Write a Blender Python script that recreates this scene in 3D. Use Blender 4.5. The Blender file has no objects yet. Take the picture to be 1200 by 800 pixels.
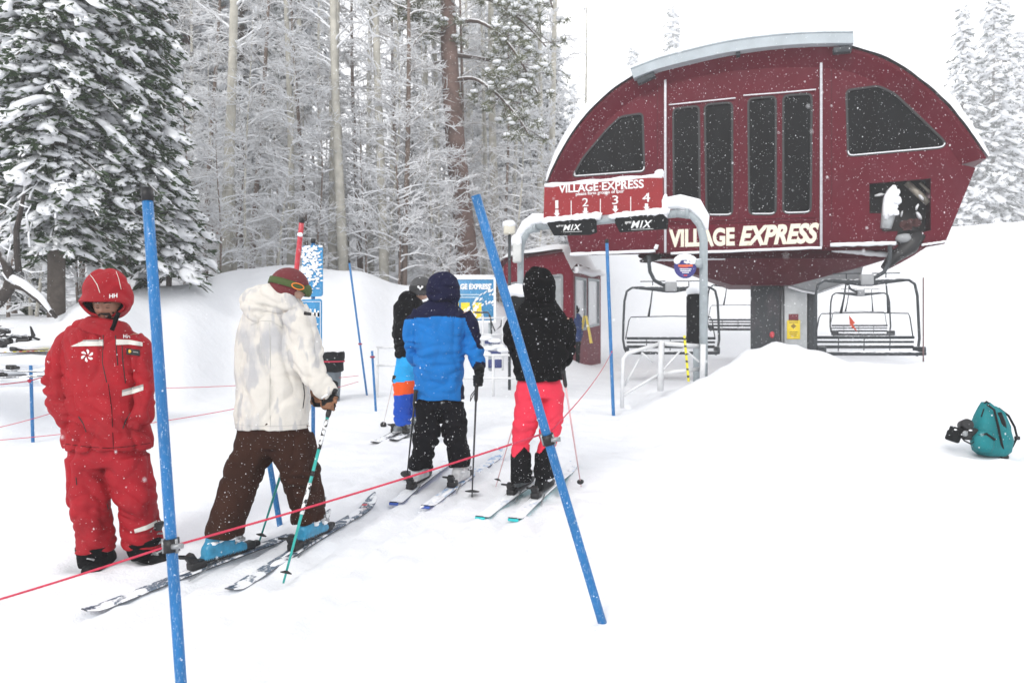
HAZE = .0025
CLOUD = 9.0
SUN = 1.5
EXPO = .42
import bpy, bmesh, math, random
from mathutils import Vector, Matrix, noise, Quaternion
from mathutils.bvhtree import BVHTree
import numpy as np
PI = math.pi
random.seed(7)
SC = bpy.context.scene
COL = SC.collection
F = 866.7                      # focal length in photo pixels (26 mm on a 36 mm wide sensor)
CZ = 1.8                       # camera height

def P(px, py, Y):
    """point at depth Y metres seen at photo position px, py"""
    return Vector(((px - 600) / F * Y, Y, CZ + (400 - py) / F * Y))

def lerp(a, b, t): return a + (b - a) * t
def sstep(t):
    t = max(0.0, min(1.0, t)); return t * t * (3 - 2 * t)
def interp(tab, x):
    if x <= tab[0][0]: return tab[0][1:]
    for a, b in zip(tab, tab[1:]):
        if x <= b[0]:
            t = sstep((x - a[0]) / (b[0] - a[0]))
            return tuple(lerp(p, q, t) for p, q in zip(a[1:], b[1:]))
    return tab[-1][1:]
def lin(tab, x):
    if x <= tab[0][0]: return tab[0][1]
    for a, b in zip(tab, tab[1:]):
        if x <= b[0]: return lerp(a[1], b[1], (x - a[0]) / (b[0] - a[0]))
    return tab[-1][1]

# ------------------------------------------------------------------ terrain height
BASE = [(-30, -1.5), (0, 0), (6.8, .627), (12, .83), (21, 1.02), (33, 1.7), (60, 4.0), (140, 9)]
BANK = [(-900, 17, 5.2), (-400, 13.5, 3.4), (-120, 12.5, 2.35), (0, 13, 2.2), (60, 13.5, 2.22), (110, 14, 2.62), (200, 16, 3.0), (290, 18, 3.55), (340, 18.5, 3.7),
        (410, 19, 3.6), (480, 20, 3.32), (560, 21, 3.05), (640, 22, 2.3), (700, 22, 1.3)]
RIDGE = [(735, .83), (782, 1.02), (825, 1.28), (850, 1.45), (878, 1.66), (905, 1.77), (930, 1.7), (950, 1.62),
         (1000, 1.44), (1050, 1.43), (1100, 1.5), (1200, 1.53), (1500, 1.7), (2500, 2.1)]
def ground(x, y, fine=True):
    z = lin(BASE, y)
    if y > 0.5:
        px = 600 + F * x / y
    else:
        px = 600 + F * x / .5
    # snow bank on the left
    if px < 720:
        yc, zc = interp(BANK, px)
        f = sstep((px - 640) / 80.0)
        s = sstep((y - (yc - 5.0)) / 5.0)
        h = (zc - lin(BASE, yc)) * s * (1 - f)
        if y > yc: h *= 1 + .02 * (y - yc)
        z += h
    # ridge ploughed up in front of the loading track
    if px > 730:
        zc = interp(RIDGE, px)[0]
        yc = 10.3 + 1.2 * sstep((px - 800) / 120)
        top = zc - lin(BASE, yc)
        if y <= yc: s = sstep((y - (yc - 3.2 - 1.2 * sstep((px - 900) / 200))) / (3.2 + 1.2 * sstep((px - 900) / 200)))
        else: s = 1 - .9 * sstep((y - yc) / 2.2) * (1 - sstep((px - 1130) / 160))
        if y > 14: s = s * (1 - sstep((y - 14) / 6))
        z += top * s
    # hill rising behind the lift
    if x > -6 and y > 24:
        wx = sstep((x + 1.0) / 6.0)
        z += wx * (3.9 + .078 * min(x, 60)) * sstep((y - 25) / 17.0)
    if x < 8 and y > 24:  # slope added as a bright white backdrop behind the wood
        z += (1 - sstep((x - 0) / 8.0)) * 6.5 * sstep((y - 24) / 32.0)
    if fine:
        d = max(2.0, y)
        a = min(1.0, .35 + .065 * d)
        z += .05 * a * noise.noise(Vector((x * .55, y * .55, 3.1)))
        z += .022 * a * noise.noise(Vector((x * 1.9, y * 1.9, 7.7)))
        if px > 760 and 7 < y < 14:
            z += .07 * noise.noise(Vector((x * 1.5, y * 1.5, 1.3))) + .03 * noise.noise(Vector((x * 4, y * 4, 5.3)))
        if y < 12: z += .007 * noise.noise(Vector((x * 7.0, y * 6.0, .7)))
    return z
def G(px, py):
    """where the sight line through a photo position meets the snow"""
    dx, dz = (px - 600) / F, (400 - py) / F
    y = 1.5
    while y < 120:
        if CZ + dz * y <= ground(dx * y, y): break
        y += .01
    return Vector((dx * y, y, CZ + dz * y))

# ------------------------------------------------------------------ objects
def thing(name, label, cat, loc=(0, 0, 0), rz=0.0, group=None):
    o = bpy.data.objects.new(name, None); COL.objects.link(o)
    o.empty_display_size = .2
    o.location = loc; o.rotation_euler = (0, 0, rz)
    tag(o, label, cat, group); return o
def tag(o, label=None, cat=None, group=None, kind=None):
    if label: o['label'] = label
    if cat: o['category'] = cat
    if group: o['group'] = group
    if kind: o['kind'] = kind
    return o
def mat_world(o):
    m = Matrix.Translation(o.location) @ o.rotation_euler.to_matrix().to_4x4() @ Matrix.Diagonal((*o.scale, 1))
    return mat_world(o.parent) @ m if o.parent else m
def copy_tree(o, parent=None):
    c = o.copy(); COL.objects.link(c); c.parent = parent
    for ch in list(o.children): copy_tree(ch, c)
    return c

class MB:
    """collects faces; coordinates are local unless build(world=True)"""
    def __init__(s): s.v = []; s.f = []; s.m = []; s.sm = []
    def add(s, vs, fs, mi=0, smooth=False):
        o = len(s.v); s.v += [tuple(v) for v in vs]
        for f in fs: s.f.append([i + o for i in f]); s.m.append(mi); s.sm.append(smooth)
        return s
    def box(s, c, d, rot=None, mi=0):
        hx, hy, hz = d[0] / 2, d[1] / 2, d[2] / 2
        vs = [Vector((x * hx, y * hy, z * hz)) for x in (-1, 1) for y in (-1, 1) for z in (-1, 1)]
        if rot is not None: vs = [rot @ v for v in vs]
        vs = [v + Vector(c) for v in vs]
        return s.add(vs, [(0, 1, 3, 2), (4, 6, 7, 5), (0, 4, 5, 1), (2, 3, 7, 6), (0, 2, 6, 4), (1, 5, 7, 3)], mi)
    def bbox(s, c, d, bev=.01, rot=None, mi=0, seg=2):
        bm = bmesh.new(); bmesh.ops.create_cube(bm, size=1)
        for v in bm.verts: v.co = Vector((v.co.x * d[0], v.co.y * d[1], v.co.z * d[2]))
        bmesh.ops.bevel(bm, geom=bm.edges[:], offset=bev, segments=seg, profile=.5, affect='EDGES')
        return s.frombm(bm, c, rot, mi, True)
    def frombm(s, bm, c=(0, 0, 0), rot=None, mi=0, smooth=False):
        bm.verts.index_update()
        vs = [v.co.copy() for v in bm.verts]
        if rot is not None: vs = [rot @ v for v in vs]
        s.add([v + Vector(c) for v in vs], [[v.index for v in f.verts] for f in bm.faces], mi, smooth)
        bm.free(); return s
    def tube(s, pts, r, n=8, mi=0, smooth=True, caps=True, flat=1.0, up=(0, 0, 1)):
        pts = [Vector(p) for p in pts]
        if not isinstance(r, (list, tuple)): r = [r] * len(pts)
        o = len(s.v); K = len(pts); prev = None
        for i, p in enumerate(pts):
            t = (pts[min(i + 1, K - 1)] - pts[max(i - 1, 0)])
            if t.length < 1e-9: t = Vector((0, 0, 1))
            t.normalize()
            if prev is None:
                a = Vector(up); a = a if abs(a.dot(t)) < .95 else Vector((1, 0, 0))
                a = (a - t * a.dot(t)).normalized()
            else:
                a = (prev - t * prev.dot(t)); a = a.normalized() if a.length > 1e-6 else t.orthogonal().normalized()
            prev = a; b = t.cross(a)
            for k in range(n):
                an = 2 * PI * (k + .5) / n
                s.v.append(tuple(p + (a * math.cos(an) + b * math.sin(an) * flat) * r[i]))
        for i in range(K - 1):
            for k in range(n):
                k2 = (k + 1) % n
                s.f.append([o + i * n + k, o + i * n + k2, o + (i + 1) * n + k2, o + (i + 1) * n + k]); s.m.append(mi); s.sm.append(smooth)
        if caps:
            s.f.append([o + k for k in range(n)][::-1]); s.m.append(mi); s.sm.append(False)
            s.f.append([o + (K - 1) * n + k for k in range(n)]); s.m.append(mi); s.sm.append(False)
        return s
    def prism(s, poly, d, mi=0, smooth=False):
        """closed planar polygon (3D points) pushed along vector d"""
        poly = [Vector(p) for p in poly]; d = Vector(d); n = len(poly); o = len(s.v)
        s.v += [tuple(p) for p in poly] + [tuple(p + d) for p in poly]
        def F_(f): s.f.append(f); s.m.append(mi); s.sm.append(smooth)
        F_([o + i for i in range(n)][::-1]); F_([o + n + i for i in range(n)])
        for i in range(n):
            j = (i + 1) % n; F_([o + i, o + j, o + n + j, o + n + i])
        return s
    def lathe(s, prof, c=(0, 0, 0), n=24, mi=0, rot=None, smooth=True):
        o = len(s.v); c = Vector(c)
        for (r, z) in prof:
            for k in range(n):
                a = 2 * PI * k / n; v = Vector((r * math.cos(a), r * math.sin(a), z))
                s.v.append(tuple((rot @ v if rot is not None else v) + c))
        for i in range(len(prof) - 1):
            for k in range(n):
                k2 = (k + 1) % n
                s.f.append([o + i * n + k, o + i * n + k2, o + (i + 1) * n + k2, o + (i + 1) * n + k]); s.m.append(mi); s.sm.append(smooth)
        s.f.append([o + k for k in range(n)][::-1]); s.m.append(mi); s.sm.append(False)
        s.f.append([o + (len(prof) - 1) * n + k for k in range(n)]); s.m.append(mi); s.sm.append(False)
        return s
    def blob(s, c, r, sub=2, amp=.2, fr=1.5, seed=0, mi=0, rot=None, smooth=True):
        vs, fs = ICO[sub]; c = Vector(c); out = []
        for v in vs:
            k = 1 + amp * noise.noise(v * fr + Vector((seed * 3.7, seed * 1.3, seed)))
            w = Vector((v.x * r[0] * k, v.y * r[1] * k, v.z * r[2] * k))
            out.append((rot @ w if rot is not None else w) + c)
        return s.add(out, fs, mi, smooth)
    def build(s, name, mats, parent=None, world=False, fixn=False):
        me = bpy.data.meshes.new(name)
        vs = s.v
        if world and parent is not None:
            mi = mat_world(parent).inverted(); vs = [tuple(mi @ Vector(v)) for v in vs]
        me.from_pydata(vs, [], s.f)
        if not isinstance(mats, (list, tuple)): mats = [mats]
        for m in mats: me.materials.append(m)
        me.polygons.foreach_set('material_index', s.m)
        me.polygons.foreach_set('use_smooth', s.sm)
        me.update()
        if fixn:
            bm = bmesh.new(); bm.from_mesh(me); bmesh.ops.recalc_face_normals(bm, faces=bm.faces[:]); bm.to_mesh(me); bm.free()
        o = bpy.data.objects.new(name, me); COL.objects.link(o)
        if parent is not None: o.parent = parent
        return o
def _ico(sub):
    bm = bmesh.new(); bmesh.ops.create_icosphere(bm, subdivisions=sub, radius=1); bm.verts.index_update()
    r = ([v.co.copy() for v in bm.verts], [[v.index for v in f.verts] for f in bm.faces]); bm.free(); return r
ICO = {k: _ico(k) for k in (1, 2, 3, 4)}

# ------------------------------------------------------------------ materials
def new_mat(name):
    m = bpy.data.materials.new(name); m.use_nodes = True
    nt = m.node_tree; b = nt.nodes['Principled BSDF']
    return m, nt, b
def nd(nt, t, **kw):
    n = nt.nodes.new(t)
    for k, v in kw.items():
        if k.startswith('i_'): n.inputs[int(k[2:])].default_value = v
        else: setattr(n, k, v)
    return n
def ramp(nt, src, stops, out=0):
    r = nt.nodes.new('ShaderNodeValToRGB'); e = r.color_ramp.elements
    e[0].position, e[0].color = stops[0][0], (*stops[0][1], 1)
    e[1].position, e[1].color = stops[-1][0], (*stops[-1][1], 1)
    for p, c in stops[1:-1]:
        n = e.new(p); n.color = (*c, 1)
    nt.links.new(src, r.inputs[0]); return r.outputs[0]
def mixc(nt, fac, a, b):
    m = nt.nodes.new('ShaderNodeMix'); m.data_type = 'RGBA'
    for sock, v in ((0, fac), (6, a), (7, b)):
        if hasattr(v, 'is_linked') or hasattr(v, 'links'): nt.links.new(v, m.inputs[sock])
        elif isinstance(v, (int, float)): m.inputs[sock].default_value = v
        else: m.inputs[sock].default_value = (*v, 1)
    return m.outputs[2]
def tc(nt, scale=None, kind='Object'):
    t = nt.nodes.new('ShaderNodeTexCoord'); s = t.outputs[kind]
    if scale is not None:
        mp = nt.nodes.new('ShaderNodeMapping'); mp.inputs['Scale'].default_value = scale if isinstance(scale, tuple) else (scale,) * 3
        nt.links.new(s, mp.inputs[0]); s = mp.outputs[0]
    return s
def nz(nt, co, scale, detail=4, rough=.55, out=0):
    n = nt.nodes.new('ShaderNodeTexNoise'); n.inputs['Scale'].default_value = scale; n.inputs['Detail'].default_value = detail
    n.inputs['Roughness'].default_value = rough; nt.links.new(co, n.inputs['Vector']); return n.outputs[out]
def vor(nt, co, scale):
    n = nt.nodes.new('ShaderNodeTexVoronoi'); n.inputs['Scale'].default_value = scale; nt.links.new(co, n.inputs['Vector']); return n
def bump(nt, b, h, strength=.3, dist=.01):
    n = nt.nodes.new('ShaderNodeBump'); n.inputs['Strength'].default_value = strength; n.inputs['Distance'].default_value = dist
    nt.links.new(h, n.inputs['Height']); nt.links.new(n.outputs[0], b.inputs['Normal']); return n
def math_(nt, op, a, b=None, c=None):
    n = nt.nodes.new('ShaderNodeMath'); n.operation = op
    for i, v in enumerate((a, b, c)):
        if v is None: continue
        if isinstance(v, (int, float)): n.inputs[i].default_value = v
        else: nt.links.new(v, n.inputs[i])
    return n.outputs[0]
SNOWC = (.86, .875, .9)
def plain(name, col, rough=.6, metal=0.0, var=.12, scale=6.0, bumpy=0.0, bscale=40):
    m, nt, b = new_mat(name)
    co = tc(nt); n = nz(nt, co, scale, 5)
    c = ramp(nt, n, [(.3, tuple(x * (1 - var) for x in col)), (.7, tuple(min(1, x * (1 + var)) for x in col))])
    nt.links.new(c, b.inputs['Base Color'])
    b.inputs['Roughness'].default_value = rough; b.inputs['Metallic'].default_value = metal
    if bumpy: bump(nt, b, nz(nt, co, bscale, 4), bumpy, .004)
    return m
def specks(nt, co, scale, thr, cut=.45):
    """small flakes of snow lying on a surface"""
    v = vor(nt, co, scale)
    sep = nt.nodes.new('ShaderNodeSeparateColor'); nt.links.new(v.outputs['Color'], sep.inputs[0])
    r = math_(nt, 'MULTIPLY', sep.outputs[0], thr)
    a = math_(nt, 'LESS_THAN', v.outputs['Distance'], math_(nt, 'SUBTRACT', r, thr * cut))
    return a
def cloth(name, col, var=.1, sp=.45, spscale=55, dust=.0, rough=.85, weave=350, second=None, camo=False):
    """woven outerwear with snow flakes stuck to it and wind-blown snow caught on upward parts"""
    m, nt, b = new_mat(name)
    co = tc(nt)
    n = nz(nt, co, 5, 6, .6)
    c = ramp(nt, n, [(.3, tuple(x * (1 - var) for x in col)), (.7, tuple(min(1, x * (1 + var)) for x in col))])
    if camo:
        n2 = nz(nt, tc(nt, (1, 1, .55)), 7.5, 3, .5)
        c = mixc(nt, ramp(nt, n2, [(.50, (0, 0, 0)), (.66, (.85, .85, .85))]), c, second)
        n3 = nz(nt, tc(nt, (1.3, 1, .4)), 11, 2, .5)
        c = mixc(nt, ramp(nt, n3, [(.57, (0, 0, 0)), (.62, (.7, .7, .7))]), c, tuple(x * .93 for x in second))
    s1 = specks(nt, co, spscale * .9, sp * 1.1, .68)
    s2 = specks(nt, co, spscale * 1.8, sp * 1.1, .66)
    geo = nt.nodes.new('ShaderNodeNewGeometry'); sx = nt.nodes.new('ShaderNodeSeparateXYZ'); nt.links.new(geo.outputs['Normal'], sx.inputs[0])
    up = math_(nt, 'MULTIPLY_ADD', sx.outputs[2], .5, dust - .42)
    up = math_(nt, 'ADD', up, math_(nt, 'MULTIPLY', nz(nt, co, 26, 6, .7), .55))
    upm = ramp(nt, up, [(.42, (0, 0, 0)), (.62, (1, 1, 1))])
    fac = math_(nt, 'MAXIMUM', s1, s2)
    fac = math_(nt, 'MAXIMUM', fac, math_(nt, 'MULTIPLY', upm, .0 if dust <= 0 else min(1, dust * 3)))
    c = mixc(nt, fac, c, (.82, .83, .86))
    nt.links.new(c, b.inputs['Base Color']); b.inputs['Roughness'].default_value = rough
    b.inputs['Specular IOR Level'].default_value = .12 if max(col) < .05 else .3
    h = math_(nt, 'ADD', math_(nt, 'MULTIPLY', nz(nt, co, weave, 2), .25), nz(nt, tc(nt, (1, 1, 1.6)), 28, 5, .6))
    bump(nt, b, h, .7, .008)
    return m
def snowmat(name, lump=6.0, amt=.35, dist=.03, grain=90, col=SNOWC):
    m, nt, b = new_mat(name)
    co = tc(nt)
    c = ramp(nt, nz(nt, co, 1.3, 5), [(.3, tuple(x * .975 for x in col)), (.7, col)])
    nt.links.new(c, b.inputs['Base Color']); b.inputs['Roughness'].default_value = .75
    b.inputs['Specular IOR Level'].default_value = .25
    h = math_(nt, 'ADD', nz(nt, co, lump, 6, .55), math_(nt, 'MULTIPLY', nz(nt, co, grain, 2), .12))
    bump(nt, b, h, amt, dist)
    return m
def snowy(name, col, thr=.15, var=.25, rough=.85, scale=9, soft=.18, nscale=5, namp=.9, bumpy=.3):
    """a surface with snow lying where it faces up (bark, branches, needles, steel)"""
    m, nt, b = new_mat(name)
    co = tc(nt)
    c = ramp(nt, nz(nt, co, scale, 5), [(.3, tuple(x * (1 - var) for x in col)), (.7, tuple(x * (1 + var) for x in col))])
    geo = nt.nodes.new('ShaderNodeNewGeometry'); sx = nt.nodes.new('ShaderNodeSeparateXYZ'); nt.links.new(geo.outputs['Normal'], sx.inputs[0])
    v = math_(nt, 'ADD', sx.outputs[2], math_(nt, 'MULTIPLY', math_(nt, 'SUBTRACT', nz(nt, co, nscale, 3), .5), namp))
    f = nt.nodes.new('ShaderNodeMapRange'); f.interpolation_type = 'SMOOTHSTEP'
    nt.links.new(v, f.inputs[0]); f.inputs[1].default_value = thr - soft; f.inputs[2].default_value = thr + soft
    c = mixc(nt, f.outputs[0], c, SNOWC)
    nt.links.new(c, b.inputs['Base Color']); b.inputs['Roughness'].default_value = rough
    b.inputs['Specular IOR Level'].default_value = .25
    if bumpy: bump(nt, b, nz(nt, co, 30, 4), bumpy, .01)
    return m

M = {}
M['ground'] = snowmat('snow_field', 3.2, .6, .05, 60, (.80, .815, .845))
M['snow'] = snowmat('fresh_snow', 9, .4, .03)
M['snowcap'] = snowmat('snow_cap', 14, .5, .02)
def maroon_mat(name='maroon_panel', col=(.100, .0012, .011), d=.16):
    m, nt, b = new_mat(name)
    co = tc(nt)
    c = ramp(nt, nz(nt, co, 1.2, 6), [(.3, tuple(x * .88 for x in col)), (.7, tuple(x * 1.12 for x in col))])
    frost = ramp(nt, nz(nt, tc(nt, (1, 1, .6)), 3.2, 7, .68), [(.46, (0, 0, 0)), (.78, (.22 * d, .22 * d, .22 * d))])
    c = mixc(nt, frost, c, (.5, .30, .38))
    s1 = specks(nt, co, 11, .22); s2 = specks(nt, co, 23, .24)
    c = mixc(nt, math_(nt, 'MULTIPLY', math_(nt, 'MAXIMUM', s1, s2), .75), c, (.8, .78, .82))
    nt.links.new(c, b.inputs['Base Color']); b.inputs['Roughness'].default_value = .45; b.inputs['Specular IOR Level'].default_value = .12
    bump(nt, b, nz(nt, co, 60, 3), .12, .003)
    return m
M['maroon'] = maroon_mat()
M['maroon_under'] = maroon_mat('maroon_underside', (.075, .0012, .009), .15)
M['booth'] = maroon_mat('booth_panel', (.14, .003, .015), .2)
def glass_mat(name, col=(.003, .0035, .004)):
    m, nt, b = new_mat(name); co = tc(nt)
    c = ramp(nt, nz(nt, tc(nt, (1.5, 1, .35)), 2.2, 5), [(.35, tuple(x * .6 for x in col)), (.75, tuple(x * 2.0 for x in col))])  # upright streaks put reflections into the glass colour
    s1 = specks(nt, co, 14, .26); s2 = specks(nt, co, 30, .24)
    c = mixc(nt, math_(nt, 'MULTIPLY', math_(nt, 'MAXIMUM', s1, s2), .6), c, (.7, .72, .75))
    nt.links.new(c, b.inputs['Base Color']); b.inputs['Roughness'].default_value = .3
    b.inputs['Specular IOR Level'].default_value = .07
    return m
M['darkglass'] = glass_mat('tinted_window')
M['rubber'] = plain('black_rubber', (.018, .019, .021), .6)
M['black'] = plain('black_plastic', (.007, .007, .008), .5)
M['blackpad'] = cloth('black_pad_vinyl', (.008, .009, .010), sp=.4, spscale=16, rough=.6)
M['galv'] = snowy('galvanised_steel', (.33, .37, .39), thr=.75, var=.12, rough=.45, soft=.08, bumpy=.08)
M['steel'] = snowy('dark_steel', (.045, .052, .058), thr=.85, var=.2, rough=.5, soft=.1, nscale=14, bumpy=.1)
M['galvlight'] = plain('bright_galvanised', (.42, .44, .45), .42, .3, .15, 3)
M['coldark'] = maroon_mat('column_dark_paint', (.05, .055, .06), .6)
M['colgrey'] = plain('column_grey_paint', (.30, .31, .32), .5, 0, .12, 2)
M['fascia'] = plain('pale_metal_gutter', (.42, .47, .50), .5, 0, .1, 3)
M['silver'] = plain('silver_trim', (.42, .42, .45), .35, .3, .15, 20)
M['cream'] = plain('cream_lettering', (.80, .74, .60), .6, 0, .05)
M['white'] = plain('white_vinyl', (.82, .82, .82), .6, 0, .03)
def signred():
    m, nt, b = new_mat('red_sign_panel'); co = tc(nt)
    c = ramp(nt, nz(nt, co, 4, 4), [(.3, (.23, .006, .010)), (.7, (.28, .008, .013))])
    s1 = specks(nt, co, 26, .26); s2 = specks(nt, co, 48, .24)
    c = mixc(nt, math_(nt, 'MULTIPLY', math_(nt, 'MAXIMUM', s1, s2), .6), c, (.8, .75, .75))
    nt.links.new(c, b.inputs['Base Color']); b.inputs['Roughness'].default_value = .5
    return m
M['signred'] = signred()
def polemat(name, col, low=None):
    m, nt, b = new_mat(name); co = tc(nt)
    c = ramp(nt, nz(nt, tc(nt, (1, 1, .25)), 12, 6, .65), [(.3, tuple(x * .8 for x in col)), (.7, tuple(x * 1.15 for x in col))])
    s1 = specks(nt, co, 60, .42); s2 = specks(nt, co, 110, .36)
    scr = ramp(nt, nz(nt, tc(nt, (3, 3, .6)), 60, 4, .7), [(.56, (0, 0, 0)), (.70, (.45, .45, .45))])
    f = math_(nt, 'MAXIMUM', math_(nt, 'MULTIPLY', math_(nt, 'MAXIMUM', s1, s2), .8), scr)
    c = mixc(nt, f, c, (.6, .68, .78))
    nt.links.new(c, b.inputs['Base Color']); b.inputs['Roughness'].default_value = .45
    bump(nt, b, nz(nt, co, 80, 3), .15, .002)
    return m
M['bluepole'] = polemat('blue_plastic_pole', (.004, .14, .38))
M['redpole'] = polemat('red_plastic_pole', (.55, .03, .045))
M['rope'] = plain('red_rope', (.52, .03, .07), .8, 0, .2, 60)
M['bracket'] = plain('cast_bracket', (.30, .31, .32), .4, .6, .4, 50)
M['tubewhite'] = plain('white_painted_tube', (.68, .69, .70), .5, 0, .08, 5)
M['yellow'] = plain('yellow_paint', (.80, .60, .02), .5, 0, .08)

# ------------------------------------------------------------------ text and flat shapes
def text_mesh(txt, size=1.0, bold=.0, extrude=.003, shear=0.0, spacing=1.0):
    """letters as verts/faces in the XY plane, lower left at 0,0, scaled to unit height"""
    cu = bpy.data.curves.new('t', 'FONT'); cu.body = txt; cu.size = 1.0; cu.offset = bold; cu.extrude = 0
    cu.shear = shear; cu.space_character = spacing; cu.resolution_u = 4
    ob = bpy.data.objects.new('t', cu); COL.objects.link(ob)
    dg = bpy.context.evaluated_depsgraph_get(); ev = ob.evaluated_get(dg); me = ev.to_mesh()
    vs = [v.co.copy() for v in me.vertices]; fs = [list(p.vertices) for p in me.polygons]
    ev.to_mesh_clear(); bpy.data.objects.remove(ob); bpy.data.curves.remove(cu)
    x0 = min(v.x for v in vs); y0 = min(v.y for v in vs); x1 = max(v.x for v in vs); y1 = max(v.y for v in vs)
    return [Vector(((v.x - x0) / (x1 - x0), (v.y - y0) / (y1 - y0), 0)) for v in vs], fs
def put_text(mb, txt, o, ex, ez, depth, mi=0, bold=.03, shear=0.0, spacing=1.0):
    """fit letters into the parallelogram o + a*ex + b*ez, thickness along depth vector"""
    vs, fs = text_mesh(txt, bold=bold, shear=shear, spacing=spacing)
    o, ex, ez, depth = Vector(o), Vector(ex), Vector(ez), Vector(depth)
    fr = [o + ex * v.x + ez * v.y + depth for v in vs]; n = len(vs)
    bk = [o + ex * v.x + ez * v.y for v in vs]
    mb.add(fr + bk, fs + [[i + n for i in f][::-1] for f in fs], mi)
    # side walls
    cnt = {}
    for f in fs:
        for i in range(len(f)):
            a, b = f[i], f[(i + 1) % len(f)]
            cnt[(a, b)] = 1
    side = [[a, b, b + n, a + n] for (a, b) in cnt if (b, a) not in cnt]
    base = len(mb.v) - 2 * n
    for f in side: mb.f.append([i + base for i in f]); mb.m.append(mi); mb.sm.append(False)
def poly_fill(outer, holes=()):
    """2D polygons with holes -> verts, tris"""
    cu = bpy.data.curves.new('c', 'CURVE'); cu.dimensions = '2D'; cu.fill_mode = 'BOTH'
    for pl in [outer] + list(holes):
        sp = cu.splines.new('POLY'); sp.points.add(len(pl) - 1); sp.use_cyclic_u = True
        for p, q in zip(sp.points, pl): p.co = (q[0], q[1], 0, 1)
    ob = bpy.data.objects.new('c', cu); COL.objects.link(ob)
    dg = bpy.context.evaluated_depsgraph_get(); ev = ob.evaluated_get(dg); me = ev.to_mesh()
    vs = [v.co.copy() for v in me.vertices]; fs = [list(p.vertices) for p in me.polygons]
    ev.to_mesh_clear(); bpy.data.objects.remove(ob); bpy.data.curves.remove(cu)
    return vs, fs
def plate(mb, outer, holes, y0, y1, mi=0):
    """plate in local XZ (2D coords x,z) from depth y0 (front) to y1 with real openings"""
    vs, fs = poly_fill(outer, holes); n = len(vs)
    mb.add([(v.x, y0, v.y) for v in vs], fs, mi); mb.add([(v.x, y1, v.y) for v in vs], [f[::-1] for f in fs], mi)
    for pl in [outer] + list(holes):
        k = len(pl)
        mb.add([(p[0], y0, p[1]) for p in pl] + [(p[0], y1, p[1]) for p in pl], [[i, (i + 1) % k, k + (i + 1) % k, k + i] for i in range(k)], mi)
def rounded(pts, r, seg=4):
    out = []; n = len(pts)
    for i in range(n):
        p = Vector(pts[i]); a = Vector(pts[i - 1]) - p; b = Vector(pts[(i + 1) % n]) - p
        ra = min(r, a.length * .45); rb = min(r, b.length * .45)
        A = p + a.normalized() * ra; B = p + b.normalized() * rb
        for k in range(seg + 1):
            t = k / seg; out.append(tuple(A * (1 - t) ** 2 + p * 2 * t * (1 - t) + B * t * t))
    return out
def inset(poly, d):
    """move every edge of a polygon inward by d (polygon either winding)"""
    n = len(poly); ar = sum(poly[i][0] * poly[(i + 1) % n][1] - poly[(i + 1) % n][0] * poly[i][1] for i in range(n))
    sg = 1 if ar > 0 else -1; out = []
    for i in range(n):
        p0, p1, p2 = Vector(poly[i - 1]), Vector(poly[i]), Vector(poly[(i + 1) % n])
        e1 = (p1 - p0).normalized(); e2 = (p2 - p1).normalized()
        n1 = Vector((-e1.y, e1.x)) * sg; n2 = Vector((-e2.y, e2.x)) * sg
        b = (n1 + n2); b = b / max(.3, b.length_squared) * 2 if b.length > 1e-6 else n1
        out.append(tuple(p1 + b * d))
    return out
# ================================================================== ground
def axis_lines(lo, hi, near_lo, near_hi, step, grow):
    out = [near_lo]
    while out[-1] < near_hi: out.append(out[-1] + step)
    s = step; x = out[-1]
    while x < hi: s *= grow; x += s; out.append(x)
    s = step; x = near_lo; pre = []
    while x > lo: s *= grow; x -= s; pre.append(x)
    return pre[::-1] + out
gx = axis_lines(-128, 128, -9, 11, .07, 1.045)
gy = axis_lines(-30, 148, 2.4, 13.5, .055, 1.035)
FEET = [G(112, 662), G(176, 652)]           # hollows trodden round the attendant's boots
TRK = [(-1.55, .30, 0), (-.95, .22, 1.3), (-.35, .16, 2.1), (-2.4, .32, 3.0), (.15, .03, 4.2)]
def ground_f(x, y):
    z = ground(x, y)
    for f in FEET:
        d = math.hypot(x - f.x, y - f.y)
        if d < .45: z += -.05 * math.exp(-(d / .13) ** 2) + .022 * math.exp(-((d - .22) / .07) ** 2)
    if 2 < y < 11.5 and -3.6 < x < 2.6:
        for (x0, sl, ph) in TRK:
            c_ = x0 + sl * (y - 3) + .10 * math.sin(y * .8 + ph)
            for o_ in (-.13, .13):
                d = abs(x - c_ - o_)
                if d < .12: z += -.034 * math.exp(-(d / .05) ** 2) + .014 * math.exp(-((d - .085) / .025) ** 2)
        if y > 3.3: z += .020 * noise.noise(Vector((x * 4.5, y * 4.5, 11))) + .012 * abs(noise.noise(Vector((x * 9, y * 9, 12))))
    if x > .5 and 2 < y < 12: z += .05 * noise.noise(Vector((x * .9 + y * .4, y * .8, 21))) + .012 * noise.noise(Vector((x * 5, y * 5, 22)))
    if 3 < y < 6.5 and -4.5 < x < -.2:        # loosened snow where people have walked
        z += .012 * noise.noise(Vector((x * 9, y * 9, 2))) * sstep((6.5 - y))
    return z
gm = MB()
W = len(gx)
gm.v = [(x, y, ground_f(x, y) if y < 150 else ground(x, 150, False) + (y - 150) * .02) for y in gy for x in gx]
gm.f = [[j * W + i, j * W + i + 1, (j + 1) * W + i + 1, (j + 1) * W + i] for j in range(len(gy) - 1) for i in range(W - 1)]
gm.m = [0] * len(gm.f); gm.sm = [True] * len(gm.f)
tag(gm.build('snow_ground', M['ground']), kind='structure')

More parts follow.
